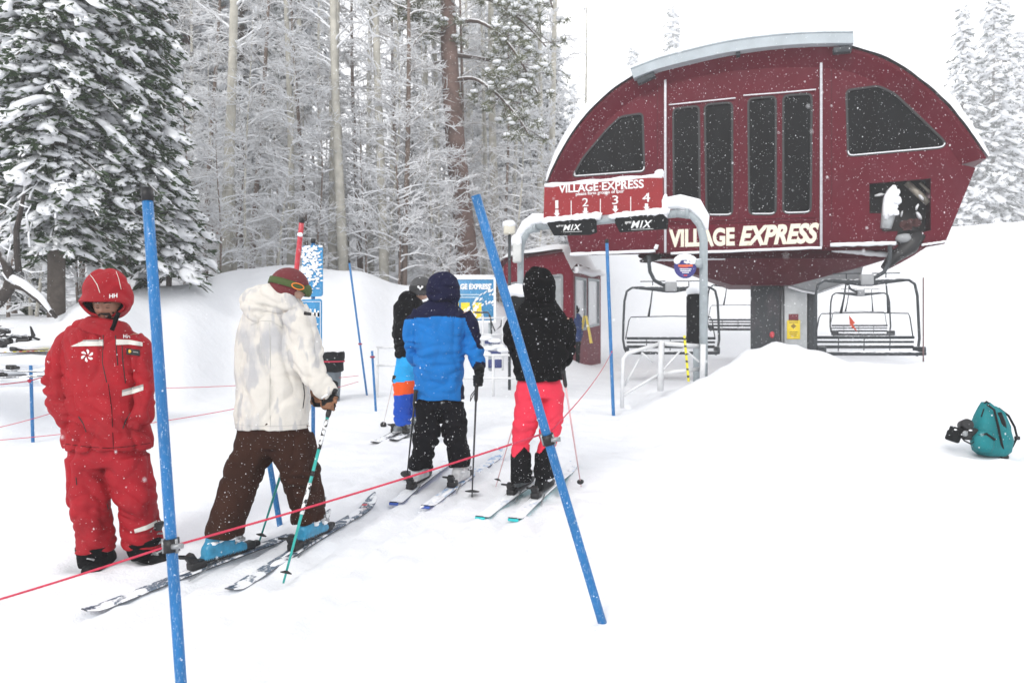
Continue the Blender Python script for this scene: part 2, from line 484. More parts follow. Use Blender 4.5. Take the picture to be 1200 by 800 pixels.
# ================================================================== lift terminal
TA = P(645, 400, 17.8); TB = P(1155, 400, 15.1)
te = Vector((TB.x - TA.x, TB.y - TA.y, 0)).normalized(); tn = Vector((-te.y, te.x, 0))
T_RZ = math.atan2(te.y, te.x)
def fp(px, py, n=0.0):
    """photo position -> (u, z) on the terminal face, n metres behind it"""
    d = Vector(((px - 600) / F, 1, (400 - py) / F)); o = Vector((TA.x, TA.y, 0)) + tn * n
    t = o.dot(tn) / d.dot(tn); q = d * t
    return ((q - Vector((TA.x, TA.y, 0))).dot(te), CZ + d.z * t)
term = thing('lift_terminal', 'large maroon arched chairlift terminal housing with tall dark windows and lettering, standing on steel columns', 'lift terminal', (TA.x, TA.y, 0), T_RZ)
TD = 4.6
arch_px = [(643, 214), (652, 193), (668, 164), (688, 137), (712, 113), (742, 92), (780, 76), (830, 64), (880, 57), (930, 54), (975, 55), (1010, 61), (1045, 75), (1080, 98), (1110, 126), (1135, 157), (1155, 186)]
arch = [fp(*p) for p in arch_px]
low_px = [(1146, 194), (1110, 284), (668, 298), (650, 222)]
low = [fp(*p) for p in low_px]
# smooth arch
def dense(pl, k=4):
    out = []
    for i in range(len(pl) - 1):
        p0, p1, p2, p3 = pl[max(i - 1, 0)], pl[i], pl[i + 1], pl[min(i + 2, len(pl) - 1)]
        for j in range(k):
            t = j / k
            out.append(tuple(.5 * ((2 * p1[c]) + (-p0[c] + p2[c]) * t + (2 * p0[c] - 5 * p1[c] + 4 * p2[c] - p3[c]) * t * t + (-p0[c] + 3 * p1[c] - 3 * p2[c] + p3[c]) * t ** 3) for c in range(len(p1))))
    return out + [tuple(pl[-1])]
archd = dense(arch, 3)
outline = archd + low
# face: inset arch panel, 0.2 m behind the rim, with real window openings
inner = inset(archd + [fp(1150, 192), fp(1110, 284), fp(668, 298), fp(647, 222)], .0)
rim_w = .40
ina = [tuple(Vector(p) + (Vector((fp(900, 230)[0], fp(900, 230)[1])) - Vector(p)).normalized() * rim_w) for p in archd]
face_outer = ina + [fp(1143, 197, .2), fp(1110, 284), fp(668, 298), fp(652, 224, .2)]
FN = .18   # face depth behind the rim plane
def fpf(px, py): return fp(px, py, FN)
win = {
 'L': [(671, 207), (684, 184), (712, 151), (727, 137), (753, 133), (755, 201)],
 'A': [(789, 128), (819, 124), (820, 253), (790, 254)], 'B': [(826, 123), (858, 120), (858, 252), (828, 252)],
 'C': [(877, 116), (909, 113), (909, 251), (878, 251)], 'D': [(918, 112), (951, 110), (950, 249), (918, 250)],
 'R': [(992, 106), (1029, 101), (1048, 110), (1077, 137), (1108, 167), (1105, 173), (994, 183)]}
winp = {k: rounded([fpf(*p) for p in v], .1 if k in 'LR' else .12) for k, v in win.items()}
opening = [fpf(*p) for p in [(1019, 215), (1091, 209), (1091, 270), (1081, 272), (1081, 290), (1047, 292), (1052, 271), (1034, 271), (1033, 250), (1019, 250)]]
b = MB(); plate(b, face_outer, list(winp.values()) + [opening], FN, FN + .1)
b.build('face_panel', M['maroon'], term)
# rim: bevelled arch band running from the outer edge back to the face
b = MB()
n = len(archd)
c0 = [(p[0], -.06, p[1]) for p in archd]; c1 = [(Vector(p).lerp(Vector(q), .18)[0], -.06, Vector(p).lerp(Vector(q), .18)[1]) for p, q in zip(archd, ina)]
c2 = [(q[0], FN + .004, q[1]) for q in ina]; c3 = [(p[0], TD, p[1]) for p in archd]
for A_, B_ in ((c0, c1), (c1, c2), (c3, c0)):
    b.add(A_ + B_, [[i, i + 1, n + i + 1, n + i] for i in range(n - 1)], 0, True)
for idx in (0, n - 1):
    b.add([c0[idx], c1[idx], c2[idx], (c2[idx][0], TD, c2[idx][2]), c3[idx]], [[0, 1, 2, 3, 4]])
b.build('roof_rim', M['maroon'], term, fixn=True)
# side / back / floor
b = MB()
ua, ub = fp(668, 298), fp(1110, 284); la, lb = fp(652, 224), fp(1144, 196)
zb = (ua[1] + ub[1]) / 2
RISE = .68
b.add([(la[0], FN + .1, la[1]), (ua[0], FN + .1, ua[1]), (ua[0], TD, ua[1] + RISE), (la[0], TD, la[1] + .1)], [[0, 1, 2, 3]]); b.build('side_wall', M['maroon'], term); b = MB()
b.add([(lb[0], FN + .1, lb[1]), (ub[0], FN + .1, ub[1]), (ub[0], TD, ub[1] + RISE), (lb[0], TD, lb[1] + .1)], [[0, 1, 2, 3]])
b.build('side_wall', M['maroon'], term)
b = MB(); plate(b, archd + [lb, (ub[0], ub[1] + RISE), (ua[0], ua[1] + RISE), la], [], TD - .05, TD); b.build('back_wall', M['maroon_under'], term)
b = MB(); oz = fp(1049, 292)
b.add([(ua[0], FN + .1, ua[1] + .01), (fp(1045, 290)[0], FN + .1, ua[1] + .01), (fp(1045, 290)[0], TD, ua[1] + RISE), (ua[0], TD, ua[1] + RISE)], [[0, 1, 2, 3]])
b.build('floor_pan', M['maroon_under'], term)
# keel underneath: shallow upside-down pyramid
k = MB()
kt = [fp(748, 302, .7), fp(1042, 303, .7)]
kf0 = fp(858, 334, 1.6); kf1 = fp(928, 334, 1.6)
top = [(kt[0][0], .55, zb + .0), (kt[1][0], .55, zb + .02), (kt[1][0], TD - .3, zb + .6), (kt[0][0], TD - .3, zb + .6)]
mid = [(kt[0][0] + .05, .45, kt[0][1] - .03), (kt[1][0] - .05, .45, kt[1][1] - .03), (kt[1][0] - .05, TD - .3, kt[1][1] + .25), (kt[0][0] + .05, TD - .3, kt[0][1] + .25)]
bot = [(kf0[0], 1.6, kf0[1]), (kf1[0], 1.6, kf1[1]), (kf1[0] + .1, 3.2, kf1[1]), (kf0[0] - .1, 3.2, kf0[1])]
vs = top + mid + bot; fs = []
for a_ in (0, 4):
    for i in range(4): j = (i + 1) % 4; fs.append([a_ + i, a_ + j, a_ + 4 + j, a_ + 4 + i])
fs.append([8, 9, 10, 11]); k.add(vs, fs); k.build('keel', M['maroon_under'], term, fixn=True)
# pale triangular side plate hanging right of the keel
k = MB()
def f3(px, py, n): u, z = fp(px, py, n); return (u, n, z)
tri = [f3(925, 335, 1.7), f3(1012, 309, 1.0), f3(1009, 325, 1.2), f3(957, 343, 1.9)]
k.prism(tri, (0, .06, 0)); k.build('splash_plate', M['colgrey'], term, fixn=True)
k = MB(); k.tube([f3(924, 336, 1.65), f3(940, 341, 1.8), f3(957, 344, 1.85)], .03, 6); k.tube([f3(957, 344, 1.85), f3(1010, 326, 1.15)], .02, 6); k.build('plate_snow', M['snowcap'], term)
# floor ledges with snow on them
def strip(mb, a, c, n, r, seg=14, seed=0):
    a3, c3_ = Vector(f3(*a, n)), Vector(f3(*c, n))
    mb.tube([a3.lerp(c3_, i / seg) + Vector((0, 0, .012 * noise.noise(Vector((i * .9, seed, 1))))) for i in range(seg + 1)], [r * (.8 + .5 * abs(noise.noise(Vector((i * .7, seed, 4))))) for i in range(seg + 1)], 8)
s = MB(); strip(s, (668, 298), (768, 294), .1, .045, seed=1); strip(s, (786, 297), (963, 290), .1, .035, seed=2)
strip(s, (973, 287), (1050, 285), .1, .05, seed=3); strip(s, (1080, 287), (1109, 283), .1, .03, seed=4); strip(s, (975, 292), (1046, 300), .5, .07, seed=5)
strip(s, (760, 305), (850, 303), .5, .03, seed=6)
strip(s, (768, 292), (770, 287), .08, .05, 4, seed=7)
s.build('ledge_snow', M['snowcap'], term)
# tall window panels: raised frames and moulding
def ringframe(mb, poly, w, y0, y1, mi=0):
    plate(mb, poly, [inset(poly, w)], y0, y1, mi)
for nm, (x0, t0, x1, t1, yb0, yb1) in {'l': (784, 124, 823, 120, 260, 259), 'm': (823, 120, 862, 116, 259, 258), 'r': (871, 113, 913, 110, 257, 256), 's': (913, 110, 956, 106, 256, 255)}.items():
    poly = [fpf(x0, t0), fpf(x1, t1), fpf(x1, yb1), fpf(x0, yb0)]
    b = MB(); ringframe(b, poly, .022, FN - .03, FN + .002); b.build('panel_frame', M['maroon'], term)
    b = MB(); a_, c_ = poly[0], poly[1]
    b.tube([(a_[0], FN - .035, a_[1] + .01), (c_[0], FN - .035, c_[1] + .01)], .014, 6); b.build('frame_snow', M['snowcap'], term)
for k_, poly in winp.items():
    w = MB(); ringframe(w, inset(poly, -.025), .045, FN - .012, FN + .05)
    wo = w.build('window', M['rubber'], term)
    g = MB(); vs, fs = poly_fill(inset(poly, .0)); g.add([(v.x, FN + .045, v.y) for v in vs], fs); g.build('pane', M['darkglass'], wo)
    # snow sill along the lowest edge
    zs = min(p[1] for p in poly); lo = [p for p in poly if p[1] < zs + (.14 if k_ in 'LR' else .05)]
    lo.sort(key=lambda p: p[0]); g = MB(); g.tube([(p[0], FN - .004, p[1] + .012) for p in lo], .015, 6); g.build('sill_snow', M['snowcap'], wo)
# silver trims
for (x, y0, y1) in ((779.5, 80, 297), (962.5, 57, 290)):
    b = MB(); a_, c_ = fp(x, y0, .1), fp(x, y1, .1); b.box(((a_[0] + c_[0]) / 2, FN - .03, (a_[1] + c_[1]) / 2), (.05, .06, a_[1] - c_[1] - .05)); b.build('joint_strip', M['silver'], term)
b = MB()
for (x, y0, y1) in ((975, 60, 287), (770, 82, 296), (866, 113, 262)):
    a_, c_ = fp(x, y0, .1), fp(x, y1, .1); b.box(((a_[0] + c_[0]) / 2, FN - .003, (a_[1] + c_[1]) / 2), (.02, .01, a_[1] - c_[1] - .6 if x != 866 else a_[1] - c_[1]))
a_, c_ = fpf(784, 263), fpf(956, 259); b.tube([(a_[0], FN - .004, a_[1]), (c_[0], FN - .004, c_[1])], .01, 5)
b.build('panel_joint', M['maroon_under'], term)
# gutter along the crest
gu = dense([fp(*p) for p in [(741, 86), (770, 75), (800, 66.5), (850, 55), (900, 48), (950, 44.5), (998, 44)]], 4)
gl = dense([fp(*p) for p in [(744, 96), (770, 86), (800, 78), (850, 67), (900, 60), (950, 56.5), (998, 56)]], 4)
b = MB(); nn = len(gu)
for (pa, ya, pb, yb) in ((gu, -.30, gl, -.26), (gl, -.26, gl, .0), (gu, -.30, gu, .0)):
    b.add([(p[0], ya, p[1]) for p in pa] + [(p[0], yb, p[1]) for p in pb], [[i, i + 1, nn + i + 1, nn + i] for i in range(nn - 1)], 0, True)
for i in (0, nn - 1): b.add([(gu[i][0], -.3, gu[i][1]), (gl[i][0], -.26, gl[i][1]), (gl[i][0], 0, gl[i][1]), (gu[i][0], 0, gu[i][1])], [[0, 1, 2, 3]])
b.tube([(p[0], -.305, p[1]) for p in gu], .018, 6)
b.build('gutter', M['fascia'], term, fixn=True)
for (x, y, w_) in ((758, 93, .42), (865, 64, .09), (986, 60, .36)):
    u, z = fp(x, y); b = MB(); b.bbox((u, -.12, z - .03), (w_, .16, .12), .015, Matrix.Rotation(-.35 if x < 800 else 0, 3, 'Y')); b.build('gutter_bracket', M['steel'], term)
# snow on the roof
b = MB(); rows = []
ctr = Vector(fp(900, 330))
ra_ = dense([tuple(p) for p in arch], 5)
cols = []
for i, p in enumerate(ra_):
    t = i / (len(ra_) - 1); d = (Vector(p) - ctr).normalized()
    th = (.05 + .25 * math.sin(PI * min(1, max(0, t))) ** .6)
    cols.append((Vector(p), d, th))
ys = [-.14, -.10, 0, .5, 1.2, 2, 3, 4, TD + .05]
grid = []
for yi, y in enumerate(ys):
    for i, (p, d, th) in enumerate(cols):
        e = .02 if yi == 0 else (.75 if yi == 1 else 1)
        q = p + d * (th * e + .05 * noise.noise(Vector((i * .35, y * 1.2, 8))) * (1 if yi > 1 else .4) + .015)
        grid.append((q.x, y, q.y))
nc = len(cols)
b.add(grid, [[r * nc + i, r * nc + i + 1, (r + 1) * nc + i + 1, (r + 1) * nc + i] for r in range(len(ys) - 1) for i in range(nc - 1)], 0, True)
b.build('roof_snow', M['snow'], term)
# lettering
b = MB()
def face_text(mb, txt, x0, yb0, x1, yb1, yt0, bold, shear=0, sp=1.0):
    o = fpf(x0, yb0); e = fpf(x1, yb1); t = fpf(x0, yt0)
    put_text(mb, txt, (o[0], FN - .002, o[1]), (e[0] - o[0], 0, e[1] - o[1]), (0, 0, t[1] - o[1]), (0, -.014, 0), 0, bold, shear, sp)
face_text(b, 'VILLAGE', 784, 290, 861, 288, 269, .045)
b.build('lettering', M['cream'], term)
b = MB(); face_text(b, 'EXPRESS', 866, 288.5, 960, 285, 265, .045, .30); b.build('lettering', M['cream'], term)
# machinery inside the opening
b = MB()
uo0, zo0 = fp(1019, 300); uo1, zo1 = fp(1091, 205)
b.box(((uo0 + uo1) / 2 - .1, 1.2, (zo0 + zo1) / 2 + .5), (uo1 - uo0 + .5, .05, zo1 - zo0 + .35))
b.build('machine_bay', M['black'], term)
def bar(mb, p, q, w, n0, n1): mb.tube([f3(*p, n0), f3(*q, n1)], w, 8)
b = MB()
bar(b, (1062, 214), (1088, 238), .07, .5, .5); bar(b, (1078, 214), (1090, 226), .03, .5, .5); b.build('machine_beam', plain('dull_tan_steel', (.33, .30, .25), .6, .2, .3), term)
b = MB()
for (x, y, s_, w_) in ((1074, 243, .7, .4), (1076, 253, 1, -.5), (1056, 251, .6, .2), (1030, 229, 1, 1.4), (1079, 232, .8, -.6)): u, z = fp(x, y, .5); b.blob((u, .45, z), (.035 * s_, .05, .10 * s_), 2, .5, 2, x, rot=Matrix.Rotation(w_, 3, 'Y'))
b.build('machine_snow', M['snowcap'], term)
b = MB()
for (x, y) in ((1058, 264), (1066, 262), (1073, 262), (1062, 268)): u, z = fp(x, y, .6); b.lathe([(.09, -.02), (.09, .02)], (u, .5, z), 16, rot=Matrix.Rotation(PI / 2, 3, 'X'))
b.build('sheave', plain('dark_red_wheel', (.06, .012, .012), .7), term)
# snowed-over tyre guide poking from the bay
b = MB()
path = [(1038, 268), (1040, 258), (1042, 246), (1044, 234), (1046, 224), (1047, 219)]
b.tube([f3(x, y, .12) for x, y in path], [.11, .13, .15, .16, .12, .05], 10, flat=.8)
b.build('guide_arm', M['galvlight'], term)
b = MB()
b.tube([f3(x, y, .02) for x, y in ((1048, 217), (1047, 222), (1044, 230), (1042, 240), (1040, 250), (1038, 257))], [.03, .09, .13, .13, .10, .03], 10, flat=.8)
for i, (x, y, s_) in enumerate([(1050, 227, .07), (1050, 236, .09), (1047, 244, .07), (1049, 250, .06), (1043, 250, .07)]):
    u, z = fp(x, y, .05); b.blob((u, -.05, z), (s_, s_, s_ * 1.1), 2, .5, 2, i)
b.build('guide_snow', M['snowcap'], term)
# curved tail chute under the bay
b = MB()
path = [(1083, 276, .5), (1079, 285, .5), (1068, 294, .5), (1054, 303, .45), (1040, 312, .4)]
for off, mt, nm in ((0, M['maroon'], 'chute'),):
    pts = [Vector(f3(x, y, n_)) for x, y, n_ in path]
    b.tube(pts, [.16, .15, .12, .1, .07], 8, flat=2.2)
b.build('exit_chute', M['maroon'], term)
b = MB(); b.tube([f3(x, y, n_) for x, y, n_ in [(1070, 276, .35), (1062, 290, .3), (1048, 301, .25), (1036, 314, .2)]], [.22, .2, .13, .07], 8, flat=1.6); b.build('exit_chute', M['black'], term)
u, z = fp(1060, 279, .1); b = MB(); b.blob((u, .12, z), (.17, .1, .1), 2, .25); b.build('motor_cover', M['colgrey'], term)
# tilted tail beam left
b = MB(); b.tube([f3(768, 300, .3), f3(758, 305, .5), f3(752, 306, .6)], [.1, .07, .04], 8, flat=2); b.build('rail_end', M['black'], term)
# columns
def column(name, x0, x1, ytop, n0, depth, mat, zbot=.9):
    a_, c_ = fp(x0, ytop, n0), fp(x1, ytop, n0); b = MB()
    b.bbox(((a_[0] + c_[0]) / 2, n0 + depth / 2, (a_[1] + zbot) / 2 + .1), (c_[0] - a_[0], depth, a_[1] - zbot + .2), .02)
    return b.build(name, mat, term)
column('column', 880, 914, 336, 1.9, .9, M['coldark']); column('column', 915, 918.5, 336, 2.2, .5, M['galvlight'])
colg = column('column', 919, 946, 338, 1.85, .7, M['galvlight']); column('column', 947, 958, 340, 2.0, .9, M['steel'])
b = MB(); u, z = fp(930, 386, 1.8); b.bbox((u, 1.83, z), (.30, .02, .46), .006, seg=1)
b.build('warning_plate', M['yellow'], term)
b = MB()
b.box((u, 1.815, z + .08), (.09, .006, .09), Matrix.Rotation(PI / 4, 3, 'Y')); b.box((u, 1.815, z + .17), (.2, .006, .015)); 
for i in range(3): b.box((u, 1.815, z - .06 - .045 * i), (.2 - .03 * i, .006, .015))
b.build('warning_mark', plain('brown_ink', (.25, .16, .01)), term)
b = MB(); u, z = fp(930, 372, 1.8); b.bbox((u, 1.83, z), (.22, .02, .17), .005, seg=1); b.build('notice', plain('dark_red_notice', (.16, .02, .03)), term)
b = MB(); u, z = fp(905, 392, 1.8); b.blob((u, 1.88, z), (.06, .03, .08), 2, .1); b.build('stop_button', M['redpole'], term)

# ================================================================== chairs
def make_chair(w=2.1):
    t = thing('lift_chair', '', 'lift chair', (0, 0, 0))
    h = w / 2
    # local: z=0 at the seat pan, x across, y forward = towards the viewer negative
    def outer(sgn): return [(sgn * h * .12, 0, 1.42), (sgn * h * .6, 0, 1.47), (sgn * h * .82, 0, 1.46), (sgn * h * .93, 0, 1.38), (sgn * h * .98, 0, 1.15), (sgn * h, 0, .7), (sgn * h * 1.01, -.02, .3), (sgn * h * .98, -.03, .1), (sgn * h * .92, -.12, -.04)]
    for sg in (-1, 1):
        b = MB(); b.tube(outer(sg), .028, 8); b.build('side_frame', M['steel'], t)
    b = MB(); b.tube([(-h * .75, 0, 1.46), (-h * .3, 0, 1.43), (-.1, 0, 1.41), (.1, 0, 1.41), (h * .3, 0, 1.43), (h * .75, 0, 1.46)], [.03, .055, .07, .07, .055, .03], 8); b.build('crossbar', M['steel'], t)
    b = MB(); b.bbox((0, 0, 1.47), (.26, .2, .22), .03); b.build('clamp', M['colgrey'], t)
    # backrest: thin upper loop and slats
    b = MB(); b.tube([(-h * .95, .12, .3), (-h * .88, .1, .72), (-h * .84, .08, .80), (0, .08, .82), (h * .84, .08, .80), (h * .88, .1, .72), (h * .95, .12, .3)], .013, 6); b.build('safety_bar', M['steel'], t)
    for sg in (-1, 1):
        b = MB(); b.tube([(sg * h * .38, 0, 1.46), (sg * h * .42, .03, 1.1), (sg * h * .46, .08, .82)], [.016, .018, .03], 6); b.tube([(sg * h * .38 - .28, 0, 1.60), (sg * h * .38 + .28, 0, 1.60)], .012, 6); b.tube([(sg * h * .38, 0, 1.46), (sg * h * .38, 0, 1.6)], .012, 6); b.build('footrest_hanger', M['steel'], t)
    b = MB()
    for z, r in ((.32, .034), (.23, .026), (.13, .036)): b.tube([(-h * .93, .1 - z * .2, z), (h * .93, .1 - z * .2, z)], r, 6)
    for x in (-.5, 0, .5): b.tube([(x * h, .1, .32), (x * h, .12, .02)], .01, 5)
    b.build('backrest', M['steel'], t)
    b = MB()
    for y in (-.42, -.32, -.22, -.12, -.02): b.bbox((0, y, 0), (w * .92, .075, .07), .015)
    b.tube([(-h * .94, -.46, .0), (h * .94, -.46, .0)], .03, 8); b.build('seat', M['steel'], t)
    for sg in (-1, 1):
        b = MB(); b.bbox((sg * h * .93, -.2, .06), (.06, .5, .16), .02); b.build('armrest', M['steel'], t)
    b = MB()
    for i in range(14):
        b.blob((random.uniform(-h * .85, h * .85), random.uniform(-.4, -.1), .03), (random.uniform(.08, .22), .1, .03), 2, .3, 2, i)
    b.tube([(-h * .5, -.01, 1.50), (-.2, -.01, 1.475)], .02, 5)
    b.build('seat_snow', M['snowcap'], t)
    # hanger with offset bend
    b = MB(); b.tube([(.02, 0, 1.5), (-.18, 0, 1.52), (-.36, 0, 1.62), (-.46, 0, 1.82), (-.48, 0, 2.0), (-.48, 0, 2.16)], .042, 10); b.build('hanger', M['steel'], t)
    return t
ch0 = make_chair()
CH = [((786, 413), 16.6, 1, 'quad chair behind the white barrier, left of the columns, partly hidden by the padded post'),
      ((866, 386), 24.5, 1, 'small far quad chair seen just left of the dark steel column'),
      ((1015, 414), 14.8, -1, 'largest quad chair, nearest the snow ridge right of the columns'),
      ((1008, 392), 26.0, 1, 'small far quad chair framed inside the largest chair, with an orange marker on it')]
for i, ((px, py), Y, fl, lab) in enumerate(CH):
    o = ch0 if i == 0 else copy_tree(ch0)
    o.location = P(px, py, Y); o.rotation_euler.z = (-.1 if i in (0, 2) else 0)
    o.scale = (fl, 1, 1) if Y > 0 else (1, 1, 1)
    if i == 3: o.scale = (1.0, 1, 1)
    if i == 2: o.scale = (-.95, 1, 1)
    o['label'] = lab; o['group'] = 'quad chairs of the lift'
# orange flag on the far chair
fo = P(998, 380, 25.4); b = MB(); b.prism([fo + Vector(v) for v in ((-.08, 0, .3), (.12, 0, .05), (.05, 0, .0), (.2, 0, -.25), (.02, 0, -.1), (-.05, 0, -.02))], (0, .03, 0))
tag(b.build('marker_flag', plain('orange_flag', (.8, .08, .02))), 'small orange flag marker hung in front of the far right chair', 'flag')

# ================================================================== gate with lane sign
ga = P(610, 400, 12.7); gb = P(824.5, 400, 10.8)
gy_ = Vector((gb.x - ga.x, gb.y - ga.y, 0)); GL = gy_.length; ge = gy_.normalized(); gnrm = Vector((-ge.y, ge.x, 0))
gate = thing('entry_gate', 'galvanised steel arch gate topped with thick snow, carrying the red lane sign over the queue', 'gate', (ga.x, ga.y, 0), math.atan2(ge.y, ge.x))
zt = CZ + (400 - 246) / F * 11.7
zl = ground(ga.x, ga.y) - .3; zr = ground(gb.x, gb.y) - .3
za = CZ + (400 - 268) / F * 12.7; zbb = CZ + (400 - 247) / F * 10.8
def lean(t): return lerp(za, zbb, t) 
b = MB(); b.tube([(0, 0, zl), (0, 0, za - .42), (.04, 0, za - .22), (.16, 0, za - .06), (.38, 0, za)], .056, 14); b.build('post', M['galv'], gate)
b = MB(); b.tube([(GL, 0, zr), (GL, 0, zbb - .42), (GL - .05, 0, zbb - .2), (GL - .17, 0, zbb - .05), (GL - .4, 0, zbb)], .060, 14); b.build('post', M['galv'], gate)
b = MB(); b.tube([(.36, 0, za), (GL - .38, 0, zbb)], .06, 14); b.build('crossbar', M['galv'], gate)
for t_ in (.10, .93):
    b = MB(); x = GL * t_; b.lathe([(.085, -.03), (.085, .03)], (x, 0, lean(t_) - .01), 16, rot=Matrix.Rotation(PI / 2, 3, 'Y')); b.build('flange', M['galv'], gate)
b = MB(); pts = [(-.03, za - .5), (-.06, za - .3), (.0, za - .08), (.12, za + .05), (.3, za + .13), (.55, za + .12)]
b.tube([(x, 0, z) for x, z in pts], [.02, .05, .08, .10, .11, .08], 10)
b.tube([(lerp(.5, GL - .6, i / 10), 0.02, lean(lerp(.15, .85, i / 10)) + .06) for i in range(11)], [.07 + .015 * math.sin(i * 2.1) for i in range(11)], 8)
pts = [(GL - .85, zbb + .12), (GL - .6, zbb + .17), (GL - .36, zbb + .17), (GL - .12, zbb + .09), (GL + .02, zbb - .1), (GL + .05, zbb - .28)]
b.tube([(x, 0, z) for x, z in pts], [.05, .09, .11, .11, .07, .02], 10)
b.blob((GL - .78, 0, zbb + .22), (.05, .05, .2), 2, .2)
b.build('bar_snow', M['snowcap'], gate)
def gp(px, py, n=0.0):
    d = Vector(((px - 600) / F, 1, (400 - py) / F)); o = Vector((ga.x, ga.y, 0)) + gnrm * n
    t = o.dot(gnrm) / d.dot(gnrm); q = d * t
    return ((q - Vector((ga.x, ga.y, 0))).dot(ge), CZ + d.z * t)
def quad(pl, n): return [(*[gp(x, y, n)[0]], n, gp(x, y, n)[1]) for x, y in pl]
lsign = thing('lane_sign', 'red VILLAGE EXPRESS sign with lane numbers and arrows on the queue gate', 'sign', (ga.x, ga.y, 0), math.atan2(ge.y, ge.x))
sq = quad([(638, 219), (776, 207), (776.5, 247.5), (637, 256)], -.09)
b = MB(); b.prism(sq, (0, .035, 0)); b.build('board', M['signred'], lsign, fixn=True)
b = MB()
def stext(txt, x0, x1, yb, yt, bold, n=-.092):
    """baseline py yb at x0.. slope follows the board"""
    sl = -8.5 / 138
    o = gp(x0, yb, n); e = gp(x1, yb + (x1 - x0) * sl, n); t = gp(x0, yt, n)
    put_text(b, txt, (o[0], n, o[1]), (e[0] - o[0], 0, e[1] - o[1]), (0, 0, t[1] - o[1]), (0, -.006, 0), 0, bold)
stext('VILLAGE EXPRESS', 655, 754.5, 226.5, 217, .02)
stext('please form groups of four', 675, 731.5, 230.5, 225.5, .01)
stext('1', 651, 654.3, 244.5, 235, .0); stext('2', 682.5, 689.5, 242, 232.5, .0); stext('3', 717.5, 724.5, 239.5, 229.5, .0); stext('4', 753, 762, 237, 226.5, .0)
for (x, y) in ((652.5, 246), (686, 243.5), (721, 241), (757.5, 238.5)):
    arr = quad([(x - 1.8, y), (x + 1.8, y), (x + 1.8, y + 4), (x + 3.6, y + 4), (x, y + 8), (x - 3.6, y + 4), (x - 1.8, y + 4)], -.098); b.prism(arr, (0, .006, 0))
for (x, y) in ((669.3, 235), (703.5, 233), (739, 230.5)):
    b.prism(quad([(x - .4, y), (x + .4, y), (x + .4, y + 17), (x - .4, y + 17)], -.098), (0, .006, 0))
b.build('lettering', M['white'], lsign, fixn=True)
b = MB(); b.tube([(lerp(sq[0][0], sq[1][0], i / 12), -.07, lerp(sq[0][2], sq[1][2], i / 12) + .02) for i in range(13)], [.035 + .012 * math.sin(i * 1.7) for i in range(13)], 8)
b.blob((sq[1][0] - .05, -.07, sq[1][2] + .06), (.08, .05, .06), 2, .2); b.blob((sq[2][0] + .03, -.06, sq[2][2] + .06), (.05, .05, .2), 2, .3)
b.build('sign_snow', M['snowcap'], lsign)
# drink-mix banners under the bar
for k_, (pl, tx) in enumerate((([(640, 260), (697, 255), (698, 272), (690, 275), (649, 276)], (652, 660, 681, 270.5, 263.5)), ([(720, 255), (738, 252), (776, 250), (782, 257), (781, 268), (726, 272), (721, 262)], (732.5, 739.5, 764.5, 267.5, 259)))):
    bn = thing('banner', ['dark grey MIX banner hanging below lanes 1 and 2 of the gate', 'dark grey MIX banner hanging below lanes 3 and 4 of the gate'][k_], 'banner', (ga.x, ga.y, 0), math.atan2(ge.y, ge.x), 'dark banners under the gate bar')
    b = MB(); q = quad(pl, -.12)
    b.prism(q, (0, .05, 0)); b.build('panel', M['blackpad'], bn, fixn=True)
    x0, xm, x1, yb, yt = tx; nn_ = -.122
    b = MB()
    o = gp(xm, yb, nn_); e = gp(x1, yb - .9, nn_); t = gp(xm, yt, nn_)
    put_text(b, 'MIX', (o[0], nn_, o[1]), (e[0] - o[0], 0, e[1] - o[1]), (0, 0, t[1] - o[1]), (0, -.006, 0), 0, .012, .3, 1.15)
    o = gp(x0, yb - 4.0, nn_); e = gp(xm + .5, yb - 4.6, nn_); t = gp(x0, yt + .8, nn_)
    put_text(b, 'apres', (o[0], nn_, o[1]), (e[0] - o[0], 0, e[1] - o[1]), (0, 0, t[1] - o[1]), (0, -.006, 0), 0, .0, .2)
    b.prism(quad([(xm, yb + 1.3), (x1 + 1, yb + .4), (x1 + 1, yb + .8), (xm, yb + 1.7)], nn_ - .005), (0, .004, 0))
    b.build('lettering', M['white'], bn, fixn=True)
    b = MB()
    for i in range(9): t_ = i / 8; b.blob((lerp(q[0][0], q[2 if k_ else 1][0], t_), -.09, lerp(q[0][2], q[2 if k_ else 1][2], t_) + .03), (.12, .05, .045 + .02 * random.random()), 2, .4, 2, i)
    b.build('banner_snow', M['snowcap'], bn)
    b = MB()
    for t_ in (.25, .75): x = lerp(q[0][0], q[1][0], t_); b.tube([(x, -.06, q[0][2] + .2), (x, -.06, q[0][2] - .05)], .008, 5)
    b.build('strap', M['black'], bn)
# round badge sign on the right post
rs = thing('round_sign', 'round purple sign with a cap of snow, clamped to the right gate post', 'sign', P(803, 313, 10.7))
b = MB(); R90 = Matrix.Rotation(PI / 2, 3, 'X'); b.lathe([(.158, -.012), (.162, 0), (.158, .012)], (0, 0, 0), 40, rot=R90); b.build('disc', plain('purple_enamel', (.035, .035, .18), .5), rs)
b = MB()
b.box((0, -.014, .02), (.21, .004, .03)); b.box((-.02, -.014, -.005), (.12, .004, .008)); b.build('mark', plain('orange_print', (.65, .12, .05)), rs)
b = MB()
for z, w_ in ((-.03, .17), (-.055, .15), (-.08, .1)): b.box((0, -.015, z), (w_, .004, .011))
b.build('mark', M['white'], rs)
b = MB(); b.box((0, -.015, -.12), (.05, .004, .018)); b.build('mark', M['redpole'], rs)
b = MB()
for i in range(16): a = PI * (i / 15); b.blob((.12 * math.cos(a), -.01, .085 + .06 * math.sin(a)), (.05, .035, .045), 2, .35, 2, i)
